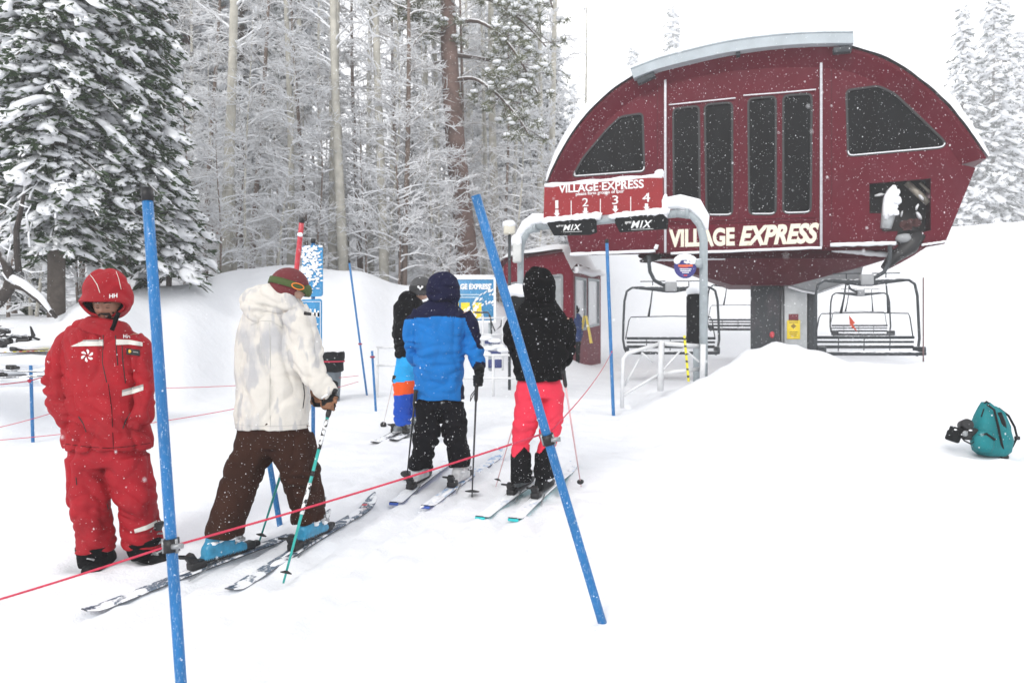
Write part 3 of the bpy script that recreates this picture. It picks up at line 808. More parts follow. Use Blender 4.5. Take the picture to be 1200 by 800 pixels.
for i in range(8): b.blob((random.uniform(-.12, .12), -.016, random.uniform(.04, .09)), (.022, .01, .018), 1, .3, 2, i)
b.build('snow_cap', M['snowcap'], rs)
b = MB(); b.tube([(.15, .0, .02), (.30, .1, 0)], .02, 8); b.blob((.19, -.02, .06), (.06, .04, .06), 2, .3); b.build('clamp_arm', M['galv'], rs)
# black padded pillar left of the post
pp = thing('padded_post', 'black padded post topped with snow, next to the right leg of the gate', 'post', P(816, 400, 11.4))
pp.location.z = 0; zz0 = ground(pp.location.x, pp.location.y) - .2
b = MB(); zt_ = CZ + (400 - 345) / F * 11.4; zm_ = CZ + (400 - 404) / F * 11.4; b.lathe([(.14, zm_), (.15, zm_ + .03), (.15, zt_ - .04), (.13, zt_)], (0, 0, 0), 24); b.build('padding', M['blackpad'], pp)
b = MB(); b.blob((.02, 0, zt_ + .05), (.16, .16, .1), 3, .3); b.build('snow_cap', M['snowcap'], pp)
b = MB(); b.tube([(.0, 0, zz0), (0, 0, zt_ - .05)], .05, 10); b.build('core', M['galv'], pp)

# small lamp post with a snow cap left of the gate
lp = thing('speaker_post', 'thin dark post capped with a pale snowy box, left of the gate', 'post', P(597, 400, 14)); lp.location.z = 0
b = MB(); b.tube([(0, 0, ground(lp.location.x, 14) - .2), (0, 0, CZ + (400 - 272) / F * 14)], .03, 8); b.build('pole', M['steel'], lp)
b = MB(); b.bbox((0, 0, CZ + (400 - 270) / F * 14), (.22, .2, .16), .03); b.build('box', plain('cream_box', (.6, .57, .48)), lp)
b = MB(); b.blob((0, 0, CZ + (400 - 263) / F * 14), (.14, .13, .08), 2, .2); b.build('snow_cap', M['snowcap'], lp)
b_ = thing('junction_box', 'pale box with snow on top strapped to the left gate post', 'box', P(606, 296, 12.5))
b = MB(); b.bbox((0, 0, 0), (.15, .14, .34), .03); b.build('case', plain('grey_case', (.55, .56, .55)), b_)
b = MB(); b.blob((0, 0, .2), (.10, .09, .12), 2, .35); b.build('snow_cap', M['snowcap'], b_)
# dark cabinet with snow on it behind the person in pink trousers
cb = thing('cabinet', 'dark snow-topped cabinet beside the left gate post, partly behind the black hooded jacket', 'cabinet', P(606, 400, 12.2)); cb.location.z = 0
zc_ = CZ + (400 - 347) / F * 12.2; z0_ = ground(cb.location.x, 12.2) - .1
b = MB(); b.bbox((.04, 0, zc_ - .30), (.30, .36, .60), .04); b.build('case', M['blackpad'], cb); b = MB(); b.tube([(.04, 0, z0_), (.04, 0, zc_ - .5)], .05, 10); b.build('stand', M['galv'], cb)
b = MB(); b.blob((.02, 0, zc_ + .07), (.22, .24, .13), 3, .2); b.build('snow_cap', M['snow'], cb)

# ================================================================== operator booth
bt = thing('operator_booth', 'small maroon lift operator booth with big windows and snow on its roof', 'booth', P(665, 400, 20), 0)
bt.location.z = 0
def bp(px, py, Y): p = P(px, py, Y); return Vector((p.x - bt.location.x, p.y - bt.location.y, p.z))
Yl, Yc, Yr = 21.4, 20.0, 22.6     # front-left, near corner, right end
gz = .9
fl = [bp(590, 312, Yl), bp(597, 305, Yl), bp(662, 294, Yc), bp(672, 318, Yc), bp(670, 436, Yc), bp(590, 425, Yl)]
fl[4].z = gz; fl[5].z = gz
b = MB()
dv = (fl[4] - fl[5]); dv.z = 0; e1 = dv.normalized(); n1 = Vector((-e1.y, e1.x, 0)); L1 = dv.length
def uv1(p): return ((Vector((p.x, p.y, 0)) - Vector((fl[5].x, fl[5].y, 0))).dot(e1), p.z)
fo_ = [(0, gz), (L1, gz), (L1, uv1(fl[3])[1]), (L1 - .25, uv1(fl[2])[1]), (.2, uv1(fl[1])[1]), (0, uv1(fl[0])[1])]
hz = lambda py, Y: CZ + (400 - py) / F * Y
wA = rounded([(L1 - .75, hz(392, 20.2)), (L1 - .30, hz(392, 20.2)), (L1 - .30, hz(322, 20.2)), (L1 - .75, hz(323, 20.2))], .08)
wB = rounded([(.15, hz(392, 21)), (.75, hz(392, 21)), (.75, hz(330, 21)), (.15, hz(332, 21))], .08)
def to_w(u, d, z): q = Vector((fl[5].x, fl[5].y, 0)) + e1 * u + n1 * d; return (q.x, q.y, z)
class MB2(MB): pass
def wall_plate(outer, holes, d0, d1, T):
    t = MB(); plate(t, outer, holes, d0, d1); t.v = [T(*v) for v in t.v]; return t
b = wall_plate(fo_, [wA, wB], 0, .08, to_w); b.build('front_wall', M['booth'], bt, fixn=True)
for k_, w_ in enumerate((wA, wB)):
    b = wall_plate(inset(w_, -.03), [inset(w_, .03)], -.02, .06, to_w); wo = b.build('window', plain('grey_window_frame', (.25, .26, .27)), bt, fixn=True)
    vs, fs = poly_fill(w_); g = MB(); g.add([to_w(v.x, .04, v.y) for v in vs], fs); g.build('pane', plain('booth_front_glass', (.35, .37, .38) if k_ == 0 else (.16, .03, .04), .15), wo)  # one pane pale grey, the other dark red
# side (right) wing with glazing
r0, r1 = bp(672, 436, Yc), bp(704, 405, Yr); r0.z = r1.z = gz
e2 = Vector((r1.x - r0.x, r1.y - r0.y, 0)); L2 = e2.length; e2.normalize(); n2 = Vector((-e2.y, e2.x, 0))
def to_w2(u, d, z): q = Vector((r0.x, r0.y, 0)) + e2 * u + n2 * d; return (q.x, q.y, z)
zt1, zt2 = hz(319, Yc), hz(323, Yr)
so_ = [(0, gz), (L2, gz), (L2, zt2), (0, zt1)]
hA = [(L2 * .06, hz(388, 20.3)), (L2 * .42, hz(385, 21)), (L2 * .42, hz(327, 21)), (L2 * .06, hz(326, 20.3))]
hB = [(L2 * .50, hz(383, 21.3)), (L2 * .92, hz(380, 22.3)), (L2 * .92, hz(328, 22.3)), (L2 * .50, hz(327, 21.3))]
b = wall_plate(so_, [hA, hB], 0, .07, to_w2); b.build('side_wall', M['booth'], bt, fixn=True)
for w_ in (hA, hB):
    b = wall_plate(inset(w_, -.03), [inset(w_, .04)], -.02, .05, to_w2); wo = b.build('window', M['galv'], bt, fixn=True)
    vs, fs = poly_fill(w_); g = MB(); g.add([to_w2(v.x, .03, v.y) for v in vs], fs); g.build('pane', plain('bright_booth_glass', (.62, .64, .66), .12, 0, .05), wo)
# roof and snow
rp = [Vector(to_w(-.15, -.15, uv1(fl[0])[1] + .02)), Vector(to_w(.2, -.15, uv1(fl[1])[1] + .04)), Vector(to_w(L1 - .2, -.15, uv1(fl[2])[1] + .03)), Vector(to_w(L1 + .12, -.15, zt1 + .02))]
b = MB(); back = e2 * (L2 + .1)
b.add(rp + [p + back for p in rp] , [[i, i + 1, 4 + i + 1, 4 + i] for i in range(3)]); b.build('roof', M['booth'], bt)
b = MB(); nn = 16; rows = []
def along(t):
    t *= 3; i = min(2, int(t)); return rp[i].lerp(rp[i + 1], t - i)
for r_ in range(8):
    d_ = e2 * ((L2 + .2) * r_ / 7 - .08); hh = .22 if 0 < r_ < 7 else .03
    for i in range(nn + 1): q = along(i / nn) + d_; rows.append((q.x, q.y, q.z + hh + .05 * noise.noise(Vector((i * .5, r_ * .7, 2)))))
b.add(rows, [[r_ * (nn + 1) + i, r_ * (nn + 1) + i + 1, (r_ + 1) * (nn + 1) + i + 1, (r_ + 1) * (nn + 1) + i] for r_ in range(7) for i in range(nn)], 0, True)
b.add([tuple(p) for p in rp] + rows[:0], [])
b.tube([Vector(to_w2(L2 * t_, -.06, lerp(zt1, zt2, t_) + .06 + .03 * math.sin(t_ * 9))) for t_ in (0, .2, .4, .6, .8, 1.02)], [.09, .11, .10, .12, .10, .08], 8)
b.build('roof_snow', M['snow'], bt)
# yellow folding floor sign by the booth
ys = thing('folding_sign', 'yellow folding caution board standing in the snow by the booth', 'caution sign', P(686, 402, 20.3)); ys.location.z = ground(ys.location.x, 20.3)
for s_ in (-1, 1):
    b = MB(); b.prism([(-.12 + .0, s_ * .16, 0), (.12, s_ * .16, 0), (.09, s_ * .02, .75), (-.09, s_ * .02, .75)], (0, s_ * .015, 0)); b.build('panel', M['yellow'], ys, fixn=True)
ys.location.z = P(686, 402, 20.3).z; ys.rotation_euler.z = 1.2

# ================================================================== trail board behind the queue
bd = thing('lift_board', 'blue board with yellow panels and stuck snow, behind the queue left of the booth', 'board', P(549, 400, 17)); bd.location.z = 0
bz0, bz1 = hz(376, 17), hz(327, 17); bw = 60 / F * 17; cx = 0
b = MB(); b.bbox((0, 0, (bz0 + bz1) / 2), (bw, .06, bz1 - bz0), .01, seg=1); b.build('panel', polemat('blue_board', (.02, .22, .45)), bd)
b = MB(); ringframe(b, [(-bw / 2 - .04, bz0 - .04), (bw / 2 + .04, bz0 - .04), (bw / 2 + .04, bz1 + .04), (-bw / 2 - .04, bz1 + .04)], .05, -.045, .04); b.build('frame', M['white'], bd)
b = MB(); put_text(b, 'VILLAGE EXPRESS', (-bw / 2 + .06, -.034, bz1 - .24), (bw - .14, 0, 0), (0, 0, .13), (0, -.006, 0), 0, .05); b.build('lettering', M['white'], bd)
b = MB()
for z_ in (.36, .42): b.box((-.1, -.036, bz1 - z_), (bw * .6, .006, .025))
b.build('text_line', plain('pale_blue_print', (.45, .6, .7)), bd)
for x_ in (-.28, -.03, .24): b = MB(); b.box((x_ - .04, -.036, bz0 + .24), (.2, .008, .36)); b.build('yellow_panel', M['yellow'], bd)
b = MB()
for i in range(60):
    x_ = random.uniform(-.1, bw / 2); z_ = random.uniform(bz0 + .05, bz0 + .15 + (x_ + .2) * 1.0)
    if z_ < bz1 - .02: b.blob((x_, -.04, z_), (random.uniform(.02, .07), .012, random.uniform(.012, .03)), 1, .3, 2, i, rot=Matrix.Rotation(-.7, 3, 'Y'))
b.tube([(-bw / 2, 0, bz1 + .05), (bw / 2, 0, bz1 + .05)], .05, 8); b.build('stuck_snow', M['snowcap'], bd)
for s_ in (-1, 1): b = MB(); b.tube([(s_ * bw * .42, .06, .7), (s_ * bw * .42, .06, bz1)], .04, 8); b.build('leg', M['galv'], bd)

# ================================================================== white tube barriers
def barrier(name, label, pts, rails, r=.022, group='white tube barriers', extra=None, cat='barrier'):
    t = thing(name, label, cat, pts[0], 0, group)
    for p in pts:
        b = MB(); q = Vector(p); gzv = ground(q.x, q.y) - .15; b.tube([(q.x, q.y, gzv), (q.x, q.y, rails[0](q) + .0)], r * 1.15, 8); b.build('post', M['tubewhite'], t, True)
    for rf in rails:
        b = MB(); b.tube([Vector((p[0], p[1], rf(Vector(p)))) for p in pts], r, 8); b.build('rail', M['tubewhite'], t, True)
    return t
# right one by the gate
t = thing('tube_barrier', 'white tubular barrier with crossed braces below the right gate post', 'barrier', P(728, 480, 10.6), 0, 'white tube barriers')
A0 = [P(729, 478, 10.4), P(730, 420, 10.4), P(735, 414, 10.42), P(772, 403, 10.6)]
b = MB(); b.tube(A0, .028, 8); b.build('end_rail', M['tubewhite'], t, True)
b = MB(); b.tube([P(774, 458, 10.6), P(775, 402, 10.6), P(778, 401.5, 10.6)], .045, 10); b.build('post', M['tubewhite'], t, True)
b = MB(); b.tube([P(772, 402, 10.6), P(824, 406, 10.85)], .035, 8); b.build('top_rail', M['tubewhite'], t, True)
b = MB(); b.tube([P(730, 463, 10.4), P(772, 438, 10.6)], .02, 8); b.build('lower_rail', M['tubewhite'], t, True)
b = MB(); b.tube([P(776, 437, 10.6), P(822, 432, 10.85)], .03, 8); b.build('lower_rail', M['tubewhite'], t, True)
for pr in (((732, 452), (753, 413)), ((752, 413), (765, 424)), ((778, 432), (799, 409)), ((801, 408), (819, 424))):
    b = MB(); b.tube([P(*pr[0], 10.5), P(*pr[1], 10.6)], .014, 6); b.build('brace', M['tubewhite'], t, True)
b = MB(); b.tube([P(823, 448, 10.7), P(824, 403, 10.7)], .04, 10); b.build('post', M['tubewhite'], t, True)
# behind the pair on the left
for lab, pts, tops in (('white tube rail behind the skier in blue and orange trousers', [P(442, 440, 12.6), P(470, 440, 12.2)], [(400 - 407), (400 - 428)]),
                       ('long white tube rail between the blue jacket and the black jacket', [P(540, 440, 12.8), P(578, 440, 12.8), P(655, 440, 12.4)], [(400 - 416), (400 - 443)])):
    barrier('tube_barrier', lab, pts, [lambda q, tt=tt: CZ + tt / F * q.y for tt in tops])
# snowed-in maze stand with small navy panels
ms = thing('maze_stand', 'tubular maze stand with small navy panels and snow, beside the lift board', 'stand', P(578, 440, 14)); ms.location.z = ground(ms.location.x, 14)
def mp_(px, py, Y=14): p = P(px, py, Y); return p - ms.location
b = MB(); b.tube([mp_(556, 366), mp_(572, 366), mp_(575, 372), mp_(576, 392)], .018, 8); b.tube([mp_(573, 370), mp_(580, 388), mp_(587, 382), mp_(588, 374)], .014, 8); b.build('tube_frame', M['steel'], ms)
b = MB(); b.tube([mp_(566, 370), mp_(566, 432)], .02, 8); b.tube([mp_(589, 372), mp_(589, 434)], .02, 8); b.tube([mp_(560, 373), mp_(596, 372)], .018, 8); b.tube([mp_(566, 392), mp_(592, 392)], .02, 8); b.build('upright', M['tubewhite'], ms)
for q in (((568, 398), (586, 403)), ((572, 411), (587, 417)), ((572, 421), (588, 431))):
    b = MB(); a_, c_ = mp_(*q[0]), mp_(*q[1]); b.bbox((a_ + c_) / 2, (abs(c_.x - a_.x), .04, abs(c_.z - a_.z)), .01, seg=1); b.build('panel', plain('navy_panel', (.03, .045, .16)), ms)
b = MB()
for i, (x, y) in enumerate(((570, 396), (580, 399), (574, 408), (584, 406), (590, 410), (568, 414))): b.blob(mp_(x, y), (.14, .08, .05), 2, .3, 2, i)
b.build('stand_snow', M['snowcap'], ms)
# ================================================================== poles and ropes
def pole(label, top, base, r, mat='bluepole', cap=True, clip=None, group='blue queue poles', name='queue_pole'):
    d = (top - base); L = d.length
    base = base - d.normalized() * .12
    t = thing(name, label, 'pole', base, 0, group)
    b = MB(); b.tube([base.lerp(top, i / 10) for i in range(11)], r, 20); b.build('shaft', M[mat], t, True)
    if cap: b = MB(); b.tube([top - d.normalized() * .05, top + d.normalized() * .005], r * 1.08, 20); b.build('end_cap', M['black'], t, True)
    if clip is not None:
        c = base.lerp(top, clip); ax = d.normalized()
        b = MB(); b.tube([c - ax * .026, c + ax * .026], r * 1.45, 16); b.build('clamp', M['black'], t, True)
        b = MB()
        for k in (-1, 1): b.tube([c + Vector((k * r * 1.2, -r * .6, -.0)) - ax * .028, c + Vector((k * r * 1.2, -r * .6, 0)) + ax * .028], r * .32, 8)
        b.tube([c + Vector((r * .6, -r * 1.1, 0)), c + Vector((r * 2.6, -r * 1.1, .004))], r * .5, 10)
        b.build('rope_hook', M['bracket'], t, True)
    return t
N1t, N1b = P(172, 222, 3.02), P(218.5, 845, 2.9)
N1b = Vector((N1b.x, N1b.y, ground(N1b.x, N1b.y) - .1))
pole('near blue pole on the left, black cap, leaning slightly, in front of the red jacket', N1t, N1b, .0215, clip=.4)
N2b = G(706, 730); N2t = P(557.5, 229, 3.55)
pole('near blue pole in the middle, leaning steeply left, uncapped top', N2t, N2b, .0235, cap=False, clip=.475)
K1 = P(201, 637, 2.96); K2 = P(641, 507, 3.72)
N3b = G(719, 489); N3t = P(711, 281, N3b.y + .1)
pole('blue pole standing upright in front of the gate, behind the leaning middle pole', N3t, N3b, .024)
N4b = G(430, 463); N4t = P(409, 305, N4b.y)
pole('thin blue pole leaning left behind the bin, with a red ring', N4t, N4b, .018)
N5b = G(440.5, 482); N5t = P(436, 411, N5b.y)
pole('short thin blue pole with a red ring just right of the thin leaning one', N5t, N5b, .017, cap=False)
N6b = G(38.5, 518); N6t = P(36, 428, N6b.y)
pole('short blue pole left of the attendant in red, red rope tied to it', N6t, N6b, .018, cap=False)
N7b = G(328, 615); N7t = P(297, 430, N7b.y - .1)
pole('dark blue leaning pole between the legs of the skier in the pale jacket', N7t, N7b, .02)
b_ = pole('red pole with a snow band behind the blue sign', P(354, 256, 8.9), P(346, 330, 9.1) + Vector((0, 0, 0)) + (P(346, 330, 9.1) - P(354, 256, 8.9)) * 1.9, .03, 'redpole', group='marker poles', name='marker_pole')
b = MB(); q = P(352, 275, 8.88); b.blob(q, (.036, .036, .025), 2, .3); b.build('snow_band', M['snowcap'], b_, True)
# bamboo stakes
def stake(lab, a, c, r, mat, cat='stake'):
    b = MB(); b.tube([a.lerp(c, i / 6) for i in range(7)], r, 8); o = b.build('marker_stake', mat); tag(o, lab, cat); return o
def striped():
    m, nt, bs = new_mat('yellow_black_stake'); co = tc(nt, (1, 1, 1)); w = nt.nodes.new('ShaderNodeTexWave'); w.bands_direction = 'Z'; w.inputs['Scale'].default_value = 3.2; w.inputs['Distortion'].default_value = 3
    nt.links.new(co, w.inputs['Vector']); c = ramp(nt, w.outputs['Fac'], [(.78, (.75, .68, .03)), (.86, (.02, .02, .02))]); nt.links.new(c, bs.inputs['Base Color']); return m
stake('yellow stake with black marks leaning against the white barrier', P(802, 393, 10.3), P(807, 447, 10.25), .017, striped())
stake('thin dark stake standing alone on the snow right of the largest chair', P(1082, 325, 12.8), P(1082, 428, 12.8), .012, plain('weathered_stake', (.16, .10, .10)))
# ropes
def sag(a, c, s, n=18):
    out = []
    for i in range(n + 1):
        t = i / n; p = a.lerp(c, t); out.append(Vector((p.x, p.y, p.z - s * 4 * t * (1 - t))))
    return out
def rope(lab, segs, r=.004, knot=()):
    b = MB()
    for sgm in segs: b.tube(sgm, r, 6)
    for k_ in knot: b.blob(k_, (r * 3.4, r * 3.4, r * 3.4), 2, .3)
    o = b.build('queue_rope', M['rope']); tag(o, lab, 'rope', 'red ropes of the queue'); return o
rope('long red rope in the foreground, from the left edge through both near blue poles', [sag(P(-160, 747, 2.9), K1 + Vector((0, -.03, 0)), .01), sag(K1 + Vector((.02, -.03, 0)), K2 + Vector((-.02, -.03, 0)), .012)], .0048)
K3 = P(717, 412, N3b.y - .03)
rope('red rope running from the middle leaning pole back to the upright pole by the gate', [sag(K2 + Vector((.02, 0, .01)), K3, .06)], .0035, [K3])
kb = N6t.lerp(N6b, .2) + Vector((0, -.03, 0))
rope('red rope tied to the short blue pole at the far left', [sag(P(-60, 452, 7.4), kb, .02), sag(kb, P(110, 425, 8.2), .0)], .006, [kb])
rope('upper thin red rope low over the snow at the far left', [sag(P(-60, 512, 7), P(130, 459, 7.6), .05)], .0035)
rope('lower thin red rope passing behind the attendant in red towards the bin', [sag(P(-60, 520, 7), P(120, 503, 7), .01), sag(P(120, 503, 7), P(300, 474, 7.4), .015), sag(P(300, 474, 7.4), P(420, 447, 9.5), .02)], .0035)
rope('faint far rope across the snow behind the attendant', [sag(P(150, 455, 11), P(420, 440, 12), .05)], .005)
rg = N4t.lerp(N4b, .62); 
for p_, lab in ((rg, 'red rope ring around the thin leaning blue pole'), (N5t.lerp(N5b, .1), 'red rope ring around the short thin blue pole')):
    b = MB(); b.lathe([(.028, -.014), (.04, 0), (.028, .014)], p_, 14); tag(b.build('rope_ring', plain('dark_red_ring', (.3, .02, .06))), lab, 'rope ring')
b = MB(); b.tube([P(15, 462, 9.0), P(70, 466, 9.05)], .005, 6)

# ================================================================== sign post and bin
SY = 7.7
sp_ = thing('queue_sign', 'tall narrow double blue sign behind the pale jacket, upper board plastered with snow', 'sign', P(366, 400, SY)); sp_.location.z = ground(sp_.location.x, SY)
b = MB(); b.tube([P(367, 540, SY), P(367, 284, SY)], .02, 12); b.build('post', M['bluepole'], sp_, True)
b = MB(); b.tube([P(367, 285, SY), P(367, 280, SY)], .026, 12); b.build('cap', M['black'], sp_, True)
def sboard(x0, x1, y0, y1, Y, th=.02): 
    pl = rounded([P(x0, y1, Y), P(x1, y1 - 1, Y), P(x1, y0 - 1, Y), P(x0, y0, Y)], .03); b = MB(); b.prism(pl, (0, th, 0)); return b
bm_ = polemat('sign_blue', (.02, .23, .48))
sboard(354, 378, 288, 348, SY - .05).build('upper_board', bm_, sp_, True, True)
sboard(352, 377, 351, 410, SY - .05).build('lower_board', bm_, sp_, True, True)
b = MB()
def sbox(x0, y0, x1, y1, Y=SY - .054): b.prism([P(x0, y1, Y), P(x1, y1, Y), P(x1, y0, Y), P(x0, y0, Y)], (0, .003, 0))
for (x0, y0, x1, y1) in ((353.5, 353, 375.5, 353.6), (353.5, 408, 375.5, 408.6), (375, 353, 375.6, 408.6), (353.5, 353, 354, 408.6), (355, 366, 374, 371), (358, 362, 360, 375), (363, 362, 365, 375), (368, 362, 370, 375), (372, 364, 374, 372), (356, 379, 373, 380.5), (355, 386, 366, 400), (366, 397, 369, 401)): sbox(x0, y0, x1, y1)
b.build('pictogram', M['white'], sp_, True)
b = MB()
rr = random.Random(5)
for i in range(330):
    x, y = rr.uniform(354.5, 377), rr.uniform(288.5, 346)
    keep = 1.0 - .75 * sstep((y - 288) / 66) - (.3 if x > 370 else 0) + (.3 if x < 366 and y < 325 else 0)
    if rr.random() < keep: b.blob(P(x, y, SY - .056), (rr.uniform(.006, .026), .008, rr.uniform(.006, .02)), 1, .4, 2, i)
b.build('stuck_snow', M['snowcap'], sp_, True)
# bin
BY = G(386, 470).y
bn = thing('litter_bin', 'grey bin with a black bag and red band, behind the pale jacket', 'bin', P(385, 478, BY)); bn.location.z = ground(bn.location.x, BY) - .05; KS = BY / 8.6
zt_, zb_ = CZ + (400 - 412) / F * BY - bn.location.z, 0
b = MB(); b.lathe([(.12 * KS, 0), (.125 * KS, .02), (.155 * KS, zt_ - .06), (.16 * KS, zt_ - .02)], (0, 0, 0), 28); b.build('body', plain('grey_bin_plastic', (.12, .145, .165), .5), bn)
b = MB(); prof = [(.165, zt_ - .32), (.178, zt_ - .30), (.172, zt_ - .2), (.185, zt_ - .1), (.187, zt_ - .02), (.17, zt_), (.14, zt_ - .02)]
b.lathe([(r_ * KS, z_) for r_, z_ in prof], (0, 0, 0), 36); b.v = [(x * (1 + .07 * noise.noise(Vector((x * 14, y * 14, z * 6)))), y * (1 + .07 * noise.noise(Vector((x * 14, y * 14, z * 6)))), z + .03 * noise.noise(Vector((x * 9, y * 9, 3)))) for x, y, z in b.v]
b.build('bag', M['blackpad'], bn)
b = MB(); b.lathe([(.186 * KS, zt_ - .165), (.192 * KS, zt_ - .155), (.186 * KS, zt_ - .145)], (0, 0, 0), 36); b.build('band', M['rope'], bn)
b = MB(); b.lathe([(.17 * KS, zt_ - .02), (.12 * KS, zt_ + .02), (.02, zt_ + .03)], (0, 0, 0), 24); b.build('snow_cap', M['snowcap'], bn)

# ================================================================== backpack with camera
bk = thing('backpack', 'teal backpack with black straps slumped on the snow at the right', 'backpack', G(1163, 534), 0)
BY_ = bk.location.y
def kp(x, y, d=0): return P(x, y, BY_ + d) - bk.location
teal = cloth('teal_nylon', (.0, .17, .19), sp=.3, spscale=70, var=.2, rough=.6)
def loft(chain_, n=20, sup=2.0):
    """closed body through elliptical sections: (centre, axis_a, axis_b)"""
    mb = MB(); K = len(chain_)
    for c, a, b_2 in chain_:
        for k in range(n):
            an = 2 * PI * k / n; ca, sa = math.cos(an), math.sin(an)
            fa = math.copysign(abs(ca) ** (2 / sup), ca); fb = math.copysign(abs(sa) ** (2 / sup), sa)
            mb.v.append(tuple(Vector(c) + Vector(a) * fa + Vector(b_2) * fb))
    for i in range(K - 1):
        for k in range(n):
            k2 = (k + 1) % n; mb.f.append([i * n + k, i * n + k2, (i + 1) * n + k2, (i + 1) * n + k]); mb.m.append(0); mb.sm.append(True)
    mb.f.append(list(range(n))[::-1]); mb.f.append([(K - 1) * n + k for k in range(n)]); mb.m += [0, 0]; mb.sm += [True, True]
    return mb
sec = [((1163, 533), 15, .09), ((1162, 528), 20, .13), ((1162, 515), 22, .15), ((1160, 500), 20, .14), ((1159, 487), 15, .11), ((1157, 477), 9, .07), ((1155, 471), 4, .04)]
mb = loft([(kp(*c), Vector((r / F * BY_, 0, 0)), Vector((0, d, 0))) for c, r, d in sec], 24, 2.6)
mb.build('bag', teal, bk, fixn=True)
mb = loft([(kp(x, y, -.11), Vector((r / F * BY_, 0, 0)), Vector((0, .06, 0))) for (x, y), r in (((1153, 529), 8), ((1152, 522), 12), ((1152, 512), 12), ((1154, 505), 7))], 16, 2.6); mb.build('pocket', teal, bk, fixn=True)
for pts, r in (([(1157, 474, -.1), (1165, 480, -.16), (1170, 500, -.17), (1174, 520, -.15), (1177, 531, -.1)], .011), ([(1150, 488, -.13), (1153, 479, -.1)], .006), ([(1147, 510, -.14), (1156, 508, -.17), (1166, 515, -.17)], .012)):
    b = MB(); b.tube([kp(*p) for p in pts], r, 8); b.build('strap', M['blackpad'], bk)
b = MB(); b.tube([kp(*p) for p in [(1166, 477, -.05), (1176, 484, -.05), (1183, 500, -.06), (1184, 515, -.06), (1181, 526, -.05), (1178, 531, -.03)]], .017, 10, flat=.5); b.build('shoulder_strap', teal, bk)
b = MB(); b.tube([kp(*p) for p in [(1170, 478, .0), (1182, 487, 0), (1189, 500, .0), (1192, 512, .0), (1187, 522, .0), (1181, 530, 0)]], .012, 10, flat=.5); b.build('shoulder_strap', M['blackpad'], bk)
b = MB(); b.tube([kp(*p) for p in [(1171, 483, -.09), (1174, 495, -.1), (1179, 512, -.1), (1181, 525, -.09)]], [.02, .035, .03, .01], 8); b.build('back_panel', M['blackpad'], bk)
b = MB(); b.bbox(kp(1177, 535, -.05), (.07, .05, .04), .01); b.bbox(kp(1192, 513, 0), (.045, .04, .04), .01); b.build('buckle', M['black'], bk)
b = MB(); b.tube([kp(*p) for p in [(1153, 473, -.02), (1156, 470, -.05), (1161, 474, -.03)]], .008, 8); b.build('grab_loop', M['blackpad'], bk)
cm = thing('camera', 'black camera with two lens barrels and a strap lying against the teal backpack', 'camera', G(1124, 520), 0)
def cp_(x, y, d=0): return P(x, y, BY_ - .05 + d) - cm.location
RX = Matrix.Rotation(math.radians(78), 3, 'X')
b = MB(); b.lathe([(.055, -.07), (.066, -.06), (.068, .02), (.058, .03), (.058, .07), (.05, .075)], cp_(1118, 509), 28, rot=Matrix.Rotation(math.radians(20), 3, 'Y')); b.build('lens_hood', M['blackpad'], cm)
b = MB(); b.lathe([(.045, -.06), (.06, -.05), (.06, .03), (.05, .05)], cp_(1132, 498), 28, rot=Matrix.Rotation(math.radians(70), 3, 'X')); b.build('lens', M['black'], cm)
b = MB(); b.bbox(cp_(1136, 508), (.15, .1, .12), .03); b.bbox(cp_(1134, 511, -.06), (.08, .04, .07), .015); b.build('body', M['black'], cm)
b = MB(); b.tube([cp_(*p) for p in [(1119, 500, -.07), (1123, 507, -.08), (1130, 516, -.09), (1138, 520, -.08), (1144, 515, -.06)]], .008, 8, flat=.5); b.build('strap', M['blackpad'], cm)
b = MB(); b.lathe([(.028, -.005), (.03, 0), (.02, .006)], cp_(1131, 508, -.085), 20, rot=Matrix.Rotation(PI / 2, 3, 'X')); b.build('dial', M['bracket'], cm)
b = MB()
for i, (x, y) in enumerate(((1116, 498), (1120, 503), (1132, 506), (1137, 504), (1128, 509))): b.blob(cp_(x, y, -.07), (.02, .012, .01), 1, .4, 2, i)
b.build('snow_dust', M['snowcap'], cm)

# ================================================================== skis
def at_t(a, c, px):
    best = min(range(401), key=lambda i: abs(600 + F * a.lerp(c, i / 400).x / a.lerp(c, i / 400).y - px)); return best / 400
def skimat(name, col, patch=.5, second=None):
    m, nt, b = new_mat(name); co = tc(nt)
    base = ramp(nt, nz(nt, tc(nt, (1, 1, 1)), 9, 3), [(.40, col), (.52, second or tuple(min(1, x * 1.5) for x in col))])
    f = ramp(nt, nz(nt, tc(nt, (1, 1, 1)), 13, 6, .6), [(patch - .03, (0, 0, 0)), (patch + .03, (1, 1, 1))])
    f2 = ramp(nt, nz(nt, tc(nt, (1, 1, 1)), 55, 5, .7), [(.55, (0, 0, 0)), (.62, (.8, .8, .8))])
    c = mixc(nt, math_(nt, 'MAXIMUM', f, f2), base, (.84, .86, .89)); nt.links.new(c, b.inputs['Base Color']); b.inputs['Roughness'].default_value = .5
    bump(nt, b, math_(nt, 'ADD', f, nz(nt, co, 60, 3)), .5, .008); return m
M['edge'] = plain('black_ski_edge', (.03, .032, .036), .4)
SKI_BIND = M['black']
